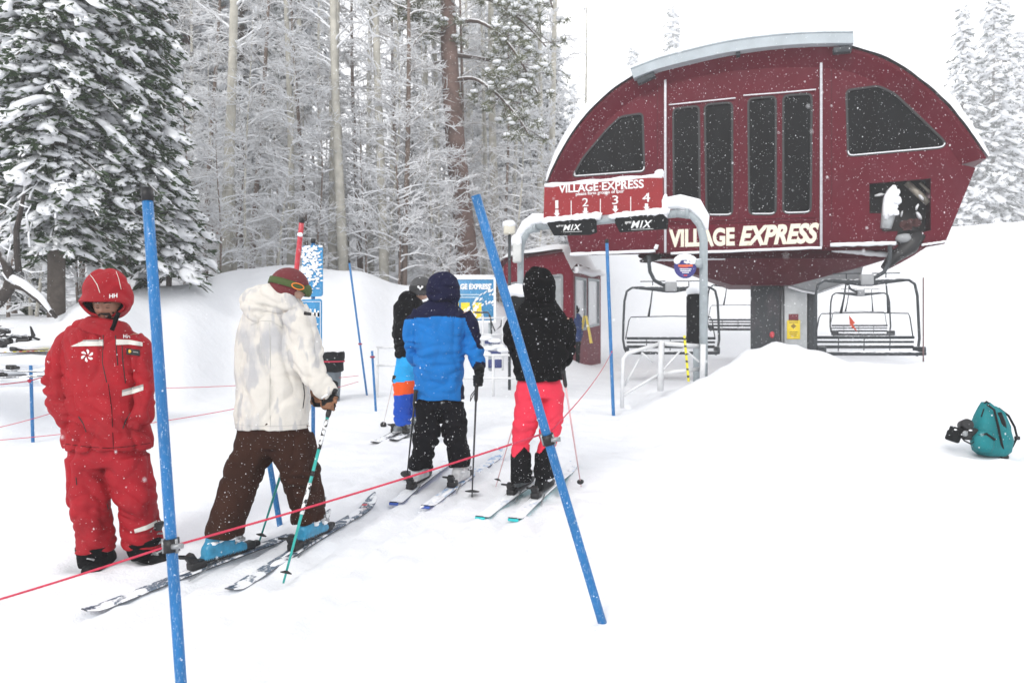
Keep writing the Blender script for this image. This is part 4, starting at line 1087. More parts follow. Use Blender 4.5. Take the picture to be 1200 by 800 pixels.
def ski(lab, tail, tip, mat, basemat, w=.105, bind=.42, group='skis worn in the queue', tipup=.09, snow=6, binding=True, lift=.012, tailc=None):
    """tail/tip are ground points; local x runs tail -> tip"""
    d = tip - tail; L = d.length; ang = math.atan2(d.y, d.x)
    ex = d.normalized(); ey = Vector((-math.sin(ang), math.cos(ang), 0)); ez = ex.cross(ey)
    t = thing('ski', lab, 'ski', tail + Vector((0, 0, lift)), ang, group)
    R = Matrix((ex, ey, ez)).transposed(); R = Matrix.Rotation(-ang, 3, 'Z') @ R
    n = 36; tv, bv = [], []
    for i in range(n + 1):
        s_ = i / n; x = s_ * L
        hw = w / 2 * (.80 + .2 * (2 * s_ - 1) ** 2)
        if s_ > .93: hw *= math.sqrt(max(0.02, 1 - ((s_ - .93) / .07) ** 2))
        if s_ < .03: hw *= .6 + .4 * math.sqrt(s_ / .03)
        z = .006 * math.sin(PI * s_) + (tipup * ((s_ - .86) / .14) ** 2 if s_ > .86 else 0) + (.02 * ((.06 - s_) / .06) ** 2 if s_ < .06 else 0)
        th = .006 + .010 * math.sin(PI * min(1, max(0, s_))) ** .7
        tv.append((x, hw, z, th))
    b = MB(); vs = []
    for x, hw, z, th in tv:
        vs += [R @ Vector((x, -hw, z)), R @ Vector((x, -hw, z + th * .45)), R @ Vector((x, -hw * .9, z + th)), R @ Vector((x, hw * .9, z + th)), R @ Vector((x, hw, z + th * .45)), R @ Vector((x, hw, z))]
    fs = []; mi = []
    for i in range(n):
        for k in range(6):
            k2 = (k + 1) % 6; fs.append([i * 6 + k, i * 6 + k2, (i + 1) * 6 + k2, (i + 1) * 6 + k]); mi.append(1 if k in (0, 4) else (2 if k == 5 else (1 if k in (1, 3) and 0 else 0)))
    b.v = [tuple(v) for v in vs]; b.f = fs + [[0, 1, 2, 3, 4, 5], [n * 6 + k for k in range(6)][::-1]]; b.m = mi + [1, 1]; b.sm = [False] * len(b.f)
    b.build('blade', [mat, M['edge'], basemat], t, fixn=True)
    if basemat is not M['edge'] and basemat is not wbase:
        b = MB(); b.bbox(R @ Vector((.006, 0, .006)), (.022, w * .66, .02), .005, R); b.build('tail_glow_block', basemat, t)  # added block in the base colour, standing in for its glow on the snow
    if binding:
        xb = L * bind
        b = MB()
        b.bbox(R @ Vector((xb - .19, 0, .045)), (.10, .07, .05), .012, R); b.bbox(R @ Vector((xb - .22, 0, .085)), (.05, .055, .08), .012, R @ Matrix.Rotation(-.5, 3, 'Y'))
        b.tube([R @ Vector((xb - .22, -.03, .1)), R @ Vector((xb - .31, -.035, .13)), R @ Vector((xb - .31, .035, .13)), R @ Vector((xb - .22, .03, .1))], .008, 6)
        b.build('heel_binding', SKI_BIND, t)
        b = MB(); b.bbox(R @ Vector((xb + .17, 0, .05)), (.09, .07, .05), .012, R); b.bbox(R @ Vector((xb + .22, 0, .045)), (.08, .05, .035), .012, R); b.build('toe_binding', SKI_BIND, t)
        b = MB()
        for k_ in (-1, 1): b.tube([R @ Vector((xb - .12, k_ * .05, .03)), R @ Vector((xb - .24, k_ * .06, .0)), R @ Vector((xb - .29, k_ * .07, -.005))], .005, 6)
        b.build('ski_brake', M['bracket'], t)
    if snow:
        b = MB(); r_ = random.Random(lab)
        for i in range(snow):
            s_ = r_.uniform(.05, .93)
            if binding and abs(s_ - bind) < .12: continue
            b.blob(R @ Vector((s_ * L, r_.uniform(-.02, .02), .012 + (tipup * ((s_ - .86) / .14) ** 2 if s_ > .86 else 0))), (r_.uniform(.04, .14), r_.uniform(.02, .042), .013), 2, .4, 2, i, rot=R)
        b.build('clumped_snow', M['snowcap'], t)
    return t
navy = skimat('slate_ski_top', (.035, .06, .10), .52, (.10, .14, .19)); wbase = plain('pale_ski_base', (.5, .55, .6), .4)
A_tail, A_tip = G(99, 722), G(388, 613)
B_tail, B_tip = G(269, 697), G(440, 592)
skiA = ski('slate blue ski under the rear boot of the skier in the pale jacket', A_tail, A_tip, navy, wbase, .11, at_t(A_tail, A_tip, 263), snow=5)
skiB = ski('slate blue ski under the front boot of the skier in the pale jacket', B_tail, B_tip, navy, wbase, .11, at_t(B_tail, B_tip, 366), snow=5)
b = MB(); dB = (B_tip - B_tail); q = B_tail + dB * .90; b.lathe([(.022, .0), (.022, .003)], q + Vector((0, 0, .055)), 16); b.build('tip_mark', M['redpole'], skiB, True)
white_ski = skimat('snowed_white_ski_top', (.55, .62, .75), .40, (.6, .68, .8)); blue_tip = skimat('pale_blue_ski_top', (.12, .32, .62), .47, (.5, .6, .75))
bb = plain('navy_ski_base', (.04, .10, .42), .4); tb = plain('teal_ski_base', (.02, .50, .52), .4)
C_tail, C_tip = G(461, 593), G(530, 540); D_tail, D_tip = G(498, 597), G(588, 534)
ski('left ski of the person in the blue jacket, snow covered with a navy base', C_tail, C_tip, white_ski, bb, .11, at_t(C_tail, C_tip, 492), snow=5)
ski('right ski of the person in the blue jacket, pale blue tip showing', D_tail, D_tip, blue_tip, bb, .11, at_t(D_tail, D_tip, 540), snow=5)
E_tail, E_tip = G(562, 610), G(640, 556); Fq_tail, Fq_tip = G(601, 612), G(673, 548)
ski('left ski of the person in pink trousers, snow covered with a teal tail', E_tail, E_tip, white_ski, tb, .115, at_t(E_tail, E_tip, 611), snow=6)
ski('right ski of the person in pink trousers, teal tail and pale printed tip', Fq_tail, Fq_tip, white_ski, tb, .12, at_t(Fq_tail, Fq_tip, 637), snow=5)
gs = skimat('grey_ski_top', (.08, .09, .11), .45)
ski('left ski of the skier in blue and orange trousers, tail up front', G(437, 521), G(500, 492), gs, M['edge'], .10, .45, snow=4)
ski('right ski of the skier in blue and orange trousers', G(459, 518), G(520, 492), gs, M['edge'], .10, .35, snow=3)

def skipole(lab, grip, tip, mat, r=.008, basket=.04, txt=None, gripmat='black', bands=None):
    d = (tip - grip); L = d.length; ax = d / L
    t = thing('ski_pole', lab, 'ski pole', tip, 0, 'ski poles')
    b = MB(); b.tube([grip, grip + ax * (L * .5), tip], [r, r * .9, r * .55], 10); b.build('shaft', mat, t, True)
    b = MB(); b.tube([grip - ax * .10, grip - ax * .06, grip + ax * .03, grip + ax * .05], [.018, .016, .016, .011], 12); b.build('grip', M[gripmat], t, True)
    bc = tip - ax * .06; q = ax.to_track_quat('Z', 'Y').to_matrix()
    b = MB(); b.lathe([(.006, -.012), (basket, .0), (basket * .96, .005), (.006, .006)], bc, 20, rot=q); b.build('basket', M['black'], t, True)
    if bands:
        for s0, s1, mm in bands: b = MB(); b.tube([grip + ax * (L * s0), grip + ax * (L * s1)], r * 1.12, 10); b.build('band', mm, t, True)
    return t
tealp = plain('teal_pole_paint', (.02, .36, .32), .35, 0, .2, 20); wht = M['white']
def inked():
    m, nt, bs = new_mat('white_band_black_print'); n = nz(nt, tc(nt, (1, 1, 1.0)), 38, 2); c = ramp(nt, n, [(.50, (.75, .76, .76)), (.53, (.02, .02, .02))]); nt.links.new(c, bs.inputs['Base Color']); return m
ink = inked()
GR_ = P(386, 478, 4.62); TR_ = G(332, 683)
skipole('teal ski pole with white bands planted beside the front slate blue ski', P(386, 480, 4.60), TR_, tealp, .011, .035, bands=[(.06, .24, ink), (.37, .40, M['black']), (.44, .62, ink)])
skipole('teal ski pole on the far side of the pale jacket skier, seen between the legs', P(352, 484, 5.1), G(303, 637), tealp, .010, .035, bands=[(.40, .50, ink)])
skipole('black ski pole in the right hand of the person in the blue jacket', P(558, 463, 6.05), G(553, 584), plain('black_pole_paint', (.03, .03, .035), .4), .009, .06)
skipole('black ski pole on the left side of the person in the blue jacket', P(486, 470, 6.25), G(476.5, 562), plain('black_pole_paint', (.03, .03, .035), .4), .009, .06)
pinkp = plain('pale_pink_pole', (.62, .40, .42), .4)
skipole('pale pink ski pole leaning right of the person in pink trousers', P(662, 447, 5.75), G(681, 570), pinkp, .008, .03, gripmat='black')
skipole('pale pink ski pole leaning left of the person in pink trousers', P(618, 440, 6.5), G(581, 570), pinkp, .007, .03)
opl = plain('orange_pole', (.75, .16, .06), .4)
skipole('thin orange ski pole left of the skier in blue and orange trousers', P(461, 445, 7.7), G(449, 499), plain('white_pole_paint', (.7, .62, .6), .4), .006, .04)

# ================================================================== skis lying on the bank at the left edge
lb_mats = [skimat('red_ski_top', (.5, .02, .04), .55, (.6, .5, .02)), skimat('grey_ski_top_b', (.10, .11, .13), .5), skimat('dark_ski_top', (.05, .05, .06), .5)]
LY = 8.6
def _unused(): pass
def lying(lab, x0, y0, x1, y1, Y, mat, bind, flip=0):
    a, c = P(x0, y0, Y), P(x1, y1, Y - .1)
    t = ski(lab, a, c, mat, M['edge'], .105, bind, 'skis parked at the left edge', .05, 9, True, 0)
    return t
lying('red and yellow ski parked on the snow bank left of the attendant, topmost', -75, 418, 78, 411, LY, lb_mats[0], .50)
lying('grey ski parked below the red one at the left edge', -90, 432, 64, 437, LY - .35, lb_mats[1], .56)
lying('dark ski parked lowest at the left edge', -60, 447, 80, 440, LY - .5, lb_mats[2], .3)
# snow shelf carrying them
b = MB()
for i, (x, y, rx_, rz_) in enumerate(((-60, 432, 1.0, .17), (10, 428, .8, .13), (58, 421, .6, .13), (20, 446, .7, .07), (85, 436, .55, .12), (-20, 412, .9, .13), (70, 404, .6, .08))):
    q = P(x, y, LY + .25); b.blob(q, (rx_, .4, rz_), 3, .3, 1.6, i)
b.tube([P(-60, 452, LY), P(30, 448, LY), P(100, 446, LY)], [.05, .05, .05], 6)
rk = b.build('parking_mound', M['snow']); tag(rk, 'low mound of snow at the left edge with parked skis lying on it', 'snow mound')
rkk = thing('ski_rack', 'low dark ski rack rail nearly buried in snow at the left edge', 'ski rack', P(20, 440, LY + .3))
b = MB(); b.tube([P(-70, 424, LY + .28), P(100, 428, LY + .28)], .02, 8); b.build('rail', M['steel'], rkk, True)
for x in (-50, 30, 95): b = MB(); b.tube([P(x, 446, LY + .3), P(x, 425, LY + .28)], .02, 8); b.build('upright', M['steel'], rkk, True)
for i, (x, y, s_) in enumerate(((2, 389, 1.2), (18, 397, 1.0), (-2, 401, .8))):
    t = thing('ski_boot_binding', ['loose black ski binding sticking up at the left edge, uppermost', 'long black ski binding lying open on the snow near the left edge', 'small black ski binding cut by the left edge'][i], 'ski binding', P(x, y, LY))
    b = MB(); o = Vector((0, 0, 0))
    if i == 1:
        b.bbox((0.02, 0, .02), (.34, .06, .03), .01); b.bbox((-.1, 0, -.04), (.12, .08, .09), .02); b.bbox((.1, 0, -.04), (.16, .08, .10), .02); b.tube([(.14, 0, -.02), (.22, 0, .04), (.18, 0, .14), (.2, 0, .02), (.28, 0, -.01)], .015, 6)
    else:
        b.bbox((0, 0, 0), (.14 * s_, .1, .1 * s_), .03, Matrix.Rotation(.4, 3, 'Y')); b.bbox((.05, 0, -.04), (.07, .08, .12), .02)
    b.build('housing', M['black'], t)
    b = MB(); b.tube([(-.08, -.04, 0), (.0, -.05, .05), (.1, -.04, .02)], .01, 6); b.build('lever', M['bracket'], t)
    b = MB()
    for k_ in range(4): b.blob((-.12 + k_ * .07, -.01, .05), (.05, .05, .015), 1, .3, 2, k_)
    b.build('snow_dust', M['snowcap'], t)
# ================================================================== people
def chain_mesh(mb, pts, Y0, n=22, sup=2.2):
    """pts: (px, py, dy, ra_px, rb_px?) elliptical sections along a limb or trunk"""
    c = [P(p[0], p[1], Y0 + p[2]) for p in pts]; K = len(c); o = len(mb.v)
    for i, p in enumerate(pts):
        s = Y0 / F; ra = p[3] * s; rb = (p[4] if len(p) > 4 else p[3]) * s
        t = (c[min(i + 1, K - 1)] - c[max(i - 1, 0)]).normalized()
        a = t.cross(Vector((0, 1, 0)));
        a = a.normalized() if a.length > .2 else Vector((1, 0, 0))
        b = t.cross(a).normalized()
        for k in range(n):
            an = 2 * PI * k / n; ca, sa = math.cos(an), math.sin(an)
            mb.v.append(tuple(c[i] + a * ra * math.copysign(abs(ca) ** (2 / sup), ca) + b * rb * math.copysign(abs(sa) ** (2 / sup), sa)))
    for i in range(K - 1):
        for k in range(n):
            k2 = (k + 1) % n; mb.f.append([o + i * n + k, o + i * n + k2, o + (i + 1) * n + k2, o + (i + 1) * n + k])
    # domed ends
    for (i, sg) in ((0, -1), (K - 1, 1)):
        mb.f.append([o + i * n + k for k in range(n)][::-1] if i == 0 else [o + i * n + k for k in range(n)])
    mb.m += [0] * (len(mb.f) - len(mb.m)); mb.sm += [True] * (len(mb.f) - len(mb.sm))
def remesh(mb, voxel, smooth):
    me = bpy.data.meshes.new('tmp'); me.from_pydata(mb.v, [], mb.f); me.update()
    bm = bmesh.new(); bm.from_mesh(me); bmesh.ops.recalc_face_normals(bm, faces=bm.faces[:]); bm.to_mesh(me); bm.free()
    ob = bpy.data.objects.new('tmp', me); COL.objects.link(ob)
    m = ob.modifiers.new('r', 'REMESH'); m.mode = 'VOXEL'; m.voxel_size = voxel
    if smooth: s = ob.modifiers.new('s', 'SMOOTH'); s.factor = .5; s.iterations = smooth
    dg = bpy.context.evaluated_depsgraph_get(); ev = ob.evaluated_get(dg); m2 = ev.to_mesh()
    co = np.empty(len(m2.vertices) * 3); m2.vertices.foreach_get('co', co); co = co.reshape(-1, 3)
    no = np.empty(len(m2.vertices) * 3); m2.vertex_normals.foreach_get('vector', no); no = no.reshape(-1, 3)
    fs = [list(p.vertices) for p in m2.polygons]
    ev.to_mesh_clear(); bpy.data.objects.remove(ob); bpy.data.meshes.remove(me)
    return co, no, fs
def crease(v, pw=3):
    return max(0.0, 1 - abs(v) * pw)
LAST = [None, None]
def garment(name, chains, mats, parent, Y0, voxel=.011, smooth=3, folds=(), drape=.006, lump=.008, colorfn=None, blobs=(), seed=0, sup=2.2, gather=.0, body=None):
    mb = MB()
    for ch in chains: chain_mesh(mb, ch, Y0, sup=sup)
    for (px, py, dy, r) in blobs:
        s = Y0 / F; mb.blob(P(px, py, Y0 + dy), tuple(x * s for x in (r if isinstance(r, tuple) else (r, r, r))), 3, 0)
    co, no, fs = remesh(mb, voxel, smooth)
    S = Y0 / F; fl = [(P(f[0], f[1], Y0 + f[2]), f[3] * S, f[4], Vector(f[5]) if len(f) > 5 else Vector((0, 0, 1))) for f in folds]
    dmin = -.026 if Y0 < 7 else -.02
    drape *= 2.0; lump *= 1.3; gather *= 1.4
    fl = [(a_, b_, c_ * 1.7, d_) for a_, b_, c_, d_ in fl]
    sd = Vector((seed * 7.1, seed * 3.3, seed * 5.7))
    out = []
    for c, n in zip(co, no):
        p = Vector(c); nn = Vector(n)
        w = Vector((noise.noise(p * 3 + sd), noise.noise(p * 3 + sd + Vector((9, 9, 9))), noise.noise(p * 3 + sd + Vector((4, 8, 1))))) * .12
        q = p + w
        d = lump * noise.noise(p * 5.5 + sd) + lump * .5 * noise.noise(p * 13 + sd)
        if drape: d -= drape * crease(noise.noise(Vector((q.x * 7, q.y * 7, q.z * 2.2)) + sd)) ** 1.5
        if gather: d -= gather * crease(noise.noise(Vector((q.x * 4, q.y * 4, q.z * 13)) + sd)) ** 1.5
        for fc, fr, fa, fd in fl:
            r2 = (p - fc).length_squared / (fr * fr)
            if r2 < 4:
                g = math.exp(-r2 * 1.2); along_ = q.dot(fd); perp = q - fd * along_
                v = noise.noise(perp * 4.5 + fd * (along_ * 12.5) + sd)
                d += fa * g * (.5 - 1.3 * crease(v, 2.6) ** 1.3) * 1.0
        d = max(d, dmin) if d < 0 else d
        out.append(tuple(p + nn * d))
    r = MB(); r.v = out; r.f = fs; r.sm = [True] * len(fs)
    if colorfn:
        r.m = [colorfn((Vector(out[f[0]]) + Vector(out[f[2]])) / 2) for f in fs]
    else: r.m = [0] * len(fs)
    bvh = BVHTree.FromPolygons([Vector(v) for v in out], fs)
    LAST[0], LAST[1] = out, fs
    o = r.build(name, mats, parent, True)
    return o, bvh
def coat(J, mats, parent, Y0, *a, **k):
    o, _ = garment('jacket', J[:1], mats, parent, Y0, *a, **k); vs, fs = list(LAST[0]), list(LAST[1])
    for arm in J[1:]:
        garment('sleeve', [arm], mats, parent, Y0, *a, **k); n = len(vs)
        vs += LAST[0]; fs += [[i + n for i in f] for f in LAST[1]]
    return o, BVHTree.FromPolygons([Vector(v) for v in vs], fs)
CAM = Vector((0, 0, CZ))
def at_px(a, c, px):
    return a.lerp(c, at_t(a, c, px))
def hit(bvh, px, py, off=.003):
    d = Vector(((px - 600) / F, 1, (400 - py) / F)).normalized()
    h = bvh.ray_cast(CAM, d)
    if h[0] is None:
        h = bvh.find_nearest(CAM + d * 5)
        return h[0]
    return h[0] - d * off
def decal_line(bvh, pts, r, mat, parent, name='seam', off=.0, k=5, n=6):
    b = MB(); out = []
    for a, c in zip(pts, pts[1:]):
        for i in range(k): t = i / k; out.append(hit(bvh, lerp(a[0], c[0], t), lerp(a[1], c[1], t), off))
    out.append(hit(bvh, *pts[-1], off)); b.tube(out, r, n); return b.build(name, mat, parent, True)
def decal_strip(bvh, top, bot, mat, parent, name='stripe', nx=16, ny=3, off=.004):
    """top and bot are polylines of photo points with the same ends"""
    def at(pl, t):
        t *= len(pl) - 1; i = min(len(pl) - 2, int(t)); return (lerp(pl[i][0], pl[i + 1][0], t - i), lerp(pl[i][1], pl[i + 1][1], t - i))
    b = MB(); vs = []
    for j in range(ny + 1):
        for i in range(nx + 1):
            a, c = at(top, i / nx), at(bot, i / nx); u = j / ny
            vs.append(hit(bvh, lerp(a[0], c[0], u), lerp(a[1], c[1], u), off))
    b.add(vs, [[j * (nx + 1) + i, j * (nx + 1) + i + 1, (j + 1) * (nx + 1) + i + 1, (j + 1) * (nx + 1) + i] for j in range(ny) for i in range(nx)], 0, True)
    return b.build(name, mat, parent, True)
def decal_text(bvh, txt, x0, yb0, x1, yb1, h, mat, parent, name='lettering', bold=.025, off=.006):
    vs, fs = text_mesh(txt, bold=bold)
    out = [hit(bvh, lerp(x0, x1, v.x), lerp(yb0, yb1, v.x) - h * v.y, off) for v in vs]
    b = MB(); b.add(out, fs); return b.build(name, mat, parent, True)

skin = plain('brown_skin', (.29, .135, .085), .5, 0, .08, 8, .1, 200)
skinl = plain('light_skin', (.50, .30, .22), .5, 0, .08, 8, .1, 200)
hair = plain('black_hair', (.012, .010, .009), .7, 0, .3, 90, .5, 200)
def head_mesh(c, R, sc=1.0):
    """head with features; local x = its left-right, -y = face direction, z up"""
    vs, fs = ICO[4]; out = []
    def g(v, x, z, sx, sz):
        if v.y > .1: return 0
        return math.exp(-((v.x - x) / sx) ** 2 - ((v.z - z) / sz) ** 2)
    for v in vs:
        w = Vector((v.x * .078, v.y * .098, v.z * .118))
        if v.z < -.2: w.x *= 1 - .22 * (-.2 - v.z); w.y *= 1 - .06 * (-.2 - v.z)
        d = 0
        d += .020 * g(v, 0, -.16, .13, .10) + .010 * g(v, 0, .02, .09, .16) + .007 * g(v, .13, -.2, .08, .06) + .007 * g(v, -.13, -.2, .08, .06)
        d -= .013 * (g(v, .37, .06, .17, .10) + g(v, -.37, .06, .17, .10))
        d += .006 * (g(v, .37, .04, .11, .06) + g(v, -.37, .04, .11, .06))
        d += .006 * (g(v, .36, .22, .25, .06) + g(v, -.36, .22, .25, .06)) + .005 * (g(v, .5, -.15, .15, .12) + g(v, -.5, -.15, .15, .12))
        d += .008 * g(v, 0, -.42, .2, .045) + .009 * g(v, 0, -.52, .16, .05) - .005 * g(v, 0, -.465, .22, .02) + .008 * g(v, 0, -.8, .25, .14)
        w.y -= d
        # ears
        if abs(v.x) > .9 and abs(v.z - 0) < .25 and v.y > -.3: w.x *= 1.10
        out.append(c + R @ (w * sc))
    return out, fs
def body(parent, chains, Y0, headc, R, sc=.78, voxel=.012, mat=None, extra=()):
    mb = MB()
    for ci, ch in enumerate(chains):
        if 0 < ci < 3 and len(ch) > 4: ch = ch[:-2]
        chain_mesh(mb, [(p[0], p[1], p[2], p[3] * sc, (p[4] if len(p) > 4 else p[3]) * sc) for p in ch], Y0, 14)
    v, f = head_mesh(headc, R); mb.add(v, f)
    for a, c, r0, r1 in extra: mb.tube([a, a.lerp(c, .5), c], [r0, (r0 + r1) / 2, r1], 12)
    co, no, fs = remesh(mb, voxel, 1)
    r = MB(); r.v = [tuple(x) for x in co]; r.f = fs; r.m = [0] * len(fs); r.sm = [True] * len(fs)
    return r.build('body', mat or skin, parent, True)

def glove_on_pole(parent, grip, ax, wrist, mats, r=.012, name='glove', side=1, cuff=True, voxel=.0045, openness=0.0):
    """gloved hand: palm, four separate curled fingers and a thumb closed on the pole"""
    ax = ax.normalized(); toward = (wrist - grip); toward = toward - ax * toward.dot(ax); toward.normalize()
    s = ax.cross(toward) * side
    mb = MB(); W_ = .030
    mb.blob(grip + toward * .040, (.040, .030, .046), 3, 0, rot=Matrix((s, toward, ax)).transposed())
    mb.blob(grip + toward * .030 + s * .016, (.026, .028, .044), 3, 0, rot=Matrix((s, toward, ax)).transposed())
    mb.tube([grip + toward * .05, wrist], [.036, .036], 14)
    for i in range(4):
        h = (1.5 - i) * .0235; L = (4.3, 4.7, 4.5, 3.9)[i]; pts = []
        for k in range(9):
            a = -.4 + L * k / 8
            rr = W_ + (.008 if k in (2, 5) else 0)
            pts.append(grip - ax * h * -1 + (s * math.sin(a + .7) * rr - toward * -math.cos(a + .7) * rr * 1.0) )
        mb.tube(pts, [.0135, .0135, .0135, .013, .0125, .012, .012, .0115, .010], 10)
        mb.blob(pts[-1], (.0105,) * 3, 2, 0)
    pts = [grip + toward * .045 - s * .012 + ax * .035, grip + toward * .018 - s * .030 + ax * .050, grip - toward * .012 - s * .030 + ax * .044, grip - toward * .034 - s * .008 + ax * .038]
    mb.tube(pts, [.018, .016, .0145, .012], 10); mb.blob(pts[-1], (.012,) * 3, 2, 0)
    co, no, fs = remesh(mb, voxel, 1)
    r_ = MB(); r_.v = [tuple(x) for x in co]; r_.f = fs; r_.sm = [True] * len(fs)
    r_.m = [0 if (len(mats) < 2 or noise.noise(Vector(co[f[0]]) * 22) < .12) else 1 for f in fs]
    o = r_.build(name, mats, parent, True)
    if cuff:
        d = (wrist - grip).normalized(); b = MB(); b.tube([wrist - d * .035, wrist - d * .0, wrist + d * .035], [.040, .045, .046], 16); b.build('glove_cuff', M['blackpad'], parent, True)
    return o

def ski_boot(parent, sole, ang, shell, cuffm, buckle, sc=1.0, cant=.25, snow=True, voxel=.008):
    """sole: point under the middle of the boot; ang: heading"""
    R = Matrix.Rotation(ang, 3, 'Z')
    def q(x, y, z): return sole + R @ (Vector((x, y, z)) * sc)
    mb = MB()
    def sec(pts):
        ch = []
        for (x, z, rx, ry, t) in pts:
            ch.append((q(x, 0, z), R @ Vector((rx * math.cos(t), 0, rx * math.sin(t))) * sc, R @ Vector((0, ry, 0)) * sc))
        m = loft(ch, 18, 2.6); mb.add(m.v, m.f)
    # foot shell: sections marching from heel to toe (sections upright)
    sec([(-.145, .055, .04, .035, PI / 2), (-.12, .065, .06, .045, PI / 2), (-.04, .075, .07, .05, PI / 2), (.05, .065, .055, .055, PI / 2), (.12, .045, .04, .05, PI / 2), (.165, .035, .025, .035, PI / 2)])
    sec([(-.06, .06, .075, .05, 0), (-.05, .14, .07, .052, 0), (-.02, .22, .07, .055, 0), (.02, .31, .075, .06, 0)])
    mb.add(*[x for x in (lambda m: (m.v, m.f))(MB().box(q(0, 0, .012), (.33 * sc, .075 * sc, .024 * sc), R))])
    co, no, fs = remesh(mb, voxel, 2)
    r = MB(); r.v = [tuple(x) for x in co]; r.f = fs; r.sm = [True] * len(fs)
    Ri = R.inverted(); r.m = []
    for f in fs:
        l = Ri @ (Vector(co[f[0]]) - sole) / sc
        r.m.append(1 if (l.z > .20 or l.z < .02) else 0)
    o = r.build('ski_boot', [shell, cuffm], parent, True)
    for i, (x, z, w_) in enumerate(((.07, .095, .055), (.02, .135, .06), (-.005, .2, .062), (.01, .26, .066))):
        b = MB(); b.tube([q(x - .02, -w_, z - .01), q(x + .05, -w_ * .7, z + .015), q(x + .065, 0, z + .03), q(x + .05, w_ * .7, z + .015)], .007, 6); b.bbox(q(x + .03, -w_ * 1.0, z + .005), (.05, .012, .022), .004, R); b.build('buckle', buckle, parent, True)
    if snow:
        b = MB()
        for i in range(5): b.blob(q(random.uniform(-.10, .14), random.uniform(-.05, .03), random.uniform(.09, .13)), (.035, .025, .016), 2, .4, 2, i)
        b.blob(q(.08, 0, .10), (.07, .045, .022), 2, .4); b.build('boot_snow', M['snowcap'], parent, True)
    return o

# ---------------------------------------------------------- 1. attendant in red
Y = 4.60
red = cloth('red_shell_fabric', (.30, .004, .011), .2, sp=.36, spscale=62, rough=.7)
redp = cloth('red_trouser_fabric', (.31, .004, .012), .2, sp=.36, spscale=62, rough=.7)
blackc = cloth('black_lining', (.004, .004, .005), sp=.25, spscale=70)
reflect = plain('reflective_tape', (.62, .60, .55), .4, 0, .06, 30); reflectg = plain('reflective_grey', (.30, .29, .28), .45)
att = thing('person', 'person standing in red hooded jacket and red trousers, hands in pockets, head bowed', 'person', G(126, 660))
J = [[(124, 373, 0, 15, 12), (123, 377, 0, 21, 17), (122, 381, 0, 31, 21), (121, 388, 0, 41, 24), (120, 400, 0, 47, 27), (120, 430, 0, 47, 29), (122, 468, 0, 45, 30), (124, 500, 0, 48, 31), (126, 518, 0, 50, 33), (126, 525, 0, 50, 33)],
     [(90, 392, .0, 11, 13), (81, 402, 0, 15, 16), (72, 425, .0, 17, 18), (68, 450, .0, 16.5, 17), (70, 470, -.03, 16.5, 17), (80, 488, -.07, 15, 14), (90, 500, -.06, 12.5, 12), (104, 508, .04, 9, 8)],
     [(155, 393, .0, 10, 13), (162, 403, 0, 12.5, 16), (168, 425, .0, 13.5, 17), (171, 450, .0, 13.5, 16), (170, 470, -.03, 13.5, 15), (164, 488, -.07, 13, 13), (155, 499, -.06, 11, 11), (143, 506, .04, 9, 8)]]
jk, jb = coat(J, [red], att, Y, .0095, 3, [(68, 455, 0, 30, .022), (172, 455, 0, 28, .020), (85, 498, -.1, 18, .018), (160, 498, -.1, 18, .016), (122, 512, -.1, 40, .012, (.5, 0, .86)), (100, 400, -.1, 30, .008, (.8, 0, .6)), (145, 400, -.1, 30, .008, (-.8, 0, .6))], .009, .010, seed=1)
bt1 = G(112, 667); bt2 = G(176, 656); d1 = bt1.y + .04 - Y; d2 = bt2.y + .02 - Y
T = [[(126, 515, 0, 43, 29), (126, 535, 0, 43, 29), (126, 546, 0, 40, 27)],
     [(105, 535, .0, 25, 26), (105, 560, .0, 23, 24), (106, 590, -.02 + d1 * .5, 22, 22), (108, 615, d1 * .8, 20, 22), (111, 637, d1, 19.5, 24), (111, 644, d1, 19.5, 24)],
     [(149, 535, .0, 25, 26), (153, 560, .0, 23, 24), (160, 585, -.03 + d2 * .5, 23, 22), (165, 610, d2 * .8, 22, 22), (168, 634, d2, 21, 24), (168, 640, d2, 21, 24)]]
tr, tb_ = garment('trousers', T, [redp], att, Y, .0095, 3, [(106, 590, -.05, 26, .018), (162, 590, -.05, 26, .018), (109, 635, 0, 24, .018), (168, 630, 0, 24, .016), (126, 548, 0, 25, .014, (.6, 0, .8))], .007, .009, seed=2)
hc = P(127, 357, Y - .005)
RH = Matrix.Rotation(math.radians(8), 3, 'Z') @ Matrix.Rotation(math.radians(13), 3, 'X')
BODY1 = J + T[1:]
body(att, BODY1, Y, hc, RH, .60, .006, skin)
def hl(x, y, z): return hc + RH @ Vector((x, y, z))
b = MB()
vs, fs = head_mesh(hc, RH, 1.02); keep = []
for f in fs:
    c_ = RH.inverted() @ (sum((vs[i] for i in f), Vector()) / len(f) - hc)
    x_, z_ = c_.x / .078, c_.z / .118
    lips = (x_ / .30) ** 2 + ((z_ + .47) / .085) ** 2 < 1
    if c_.y < .02 and not lips and (z_ < -.62 or (z_ < -.30 and abs(x_) > .62) or ((x_ / .5) ** 2 + ((z_ + .46) / .22) ** 2 < 1 and z_ < -.30)): keep.append(f)
b.add(vs, keep, 0, True); b.build('beard', hair, att, True)
b = MB()
for s_ in (-1, 1):
    b.tube([hl(s_ * .012, -.101, .026), hl(s_ * .03, -.098, .032), hl(s_ * .048, -.086, .027)], [.003, .004, .0025], 6)
b.build('eyebrows', hair, att, True)
for s_ in (-1, 1):
    b = MB(); b.blob(hl(s_ * .0285, -.083, .004), (.0135, .010, .0105), 2, 0); b.build('eyelid', skin, att, True)
    b = MB(); b.tube([hl(s_ * .016, -.0905, .000), hl(s_ * .0285, -.0945, -.004), hl(s_ * .041, -.088, .000)], .0016, 6); b.build('eyelashes', hair, att, True)
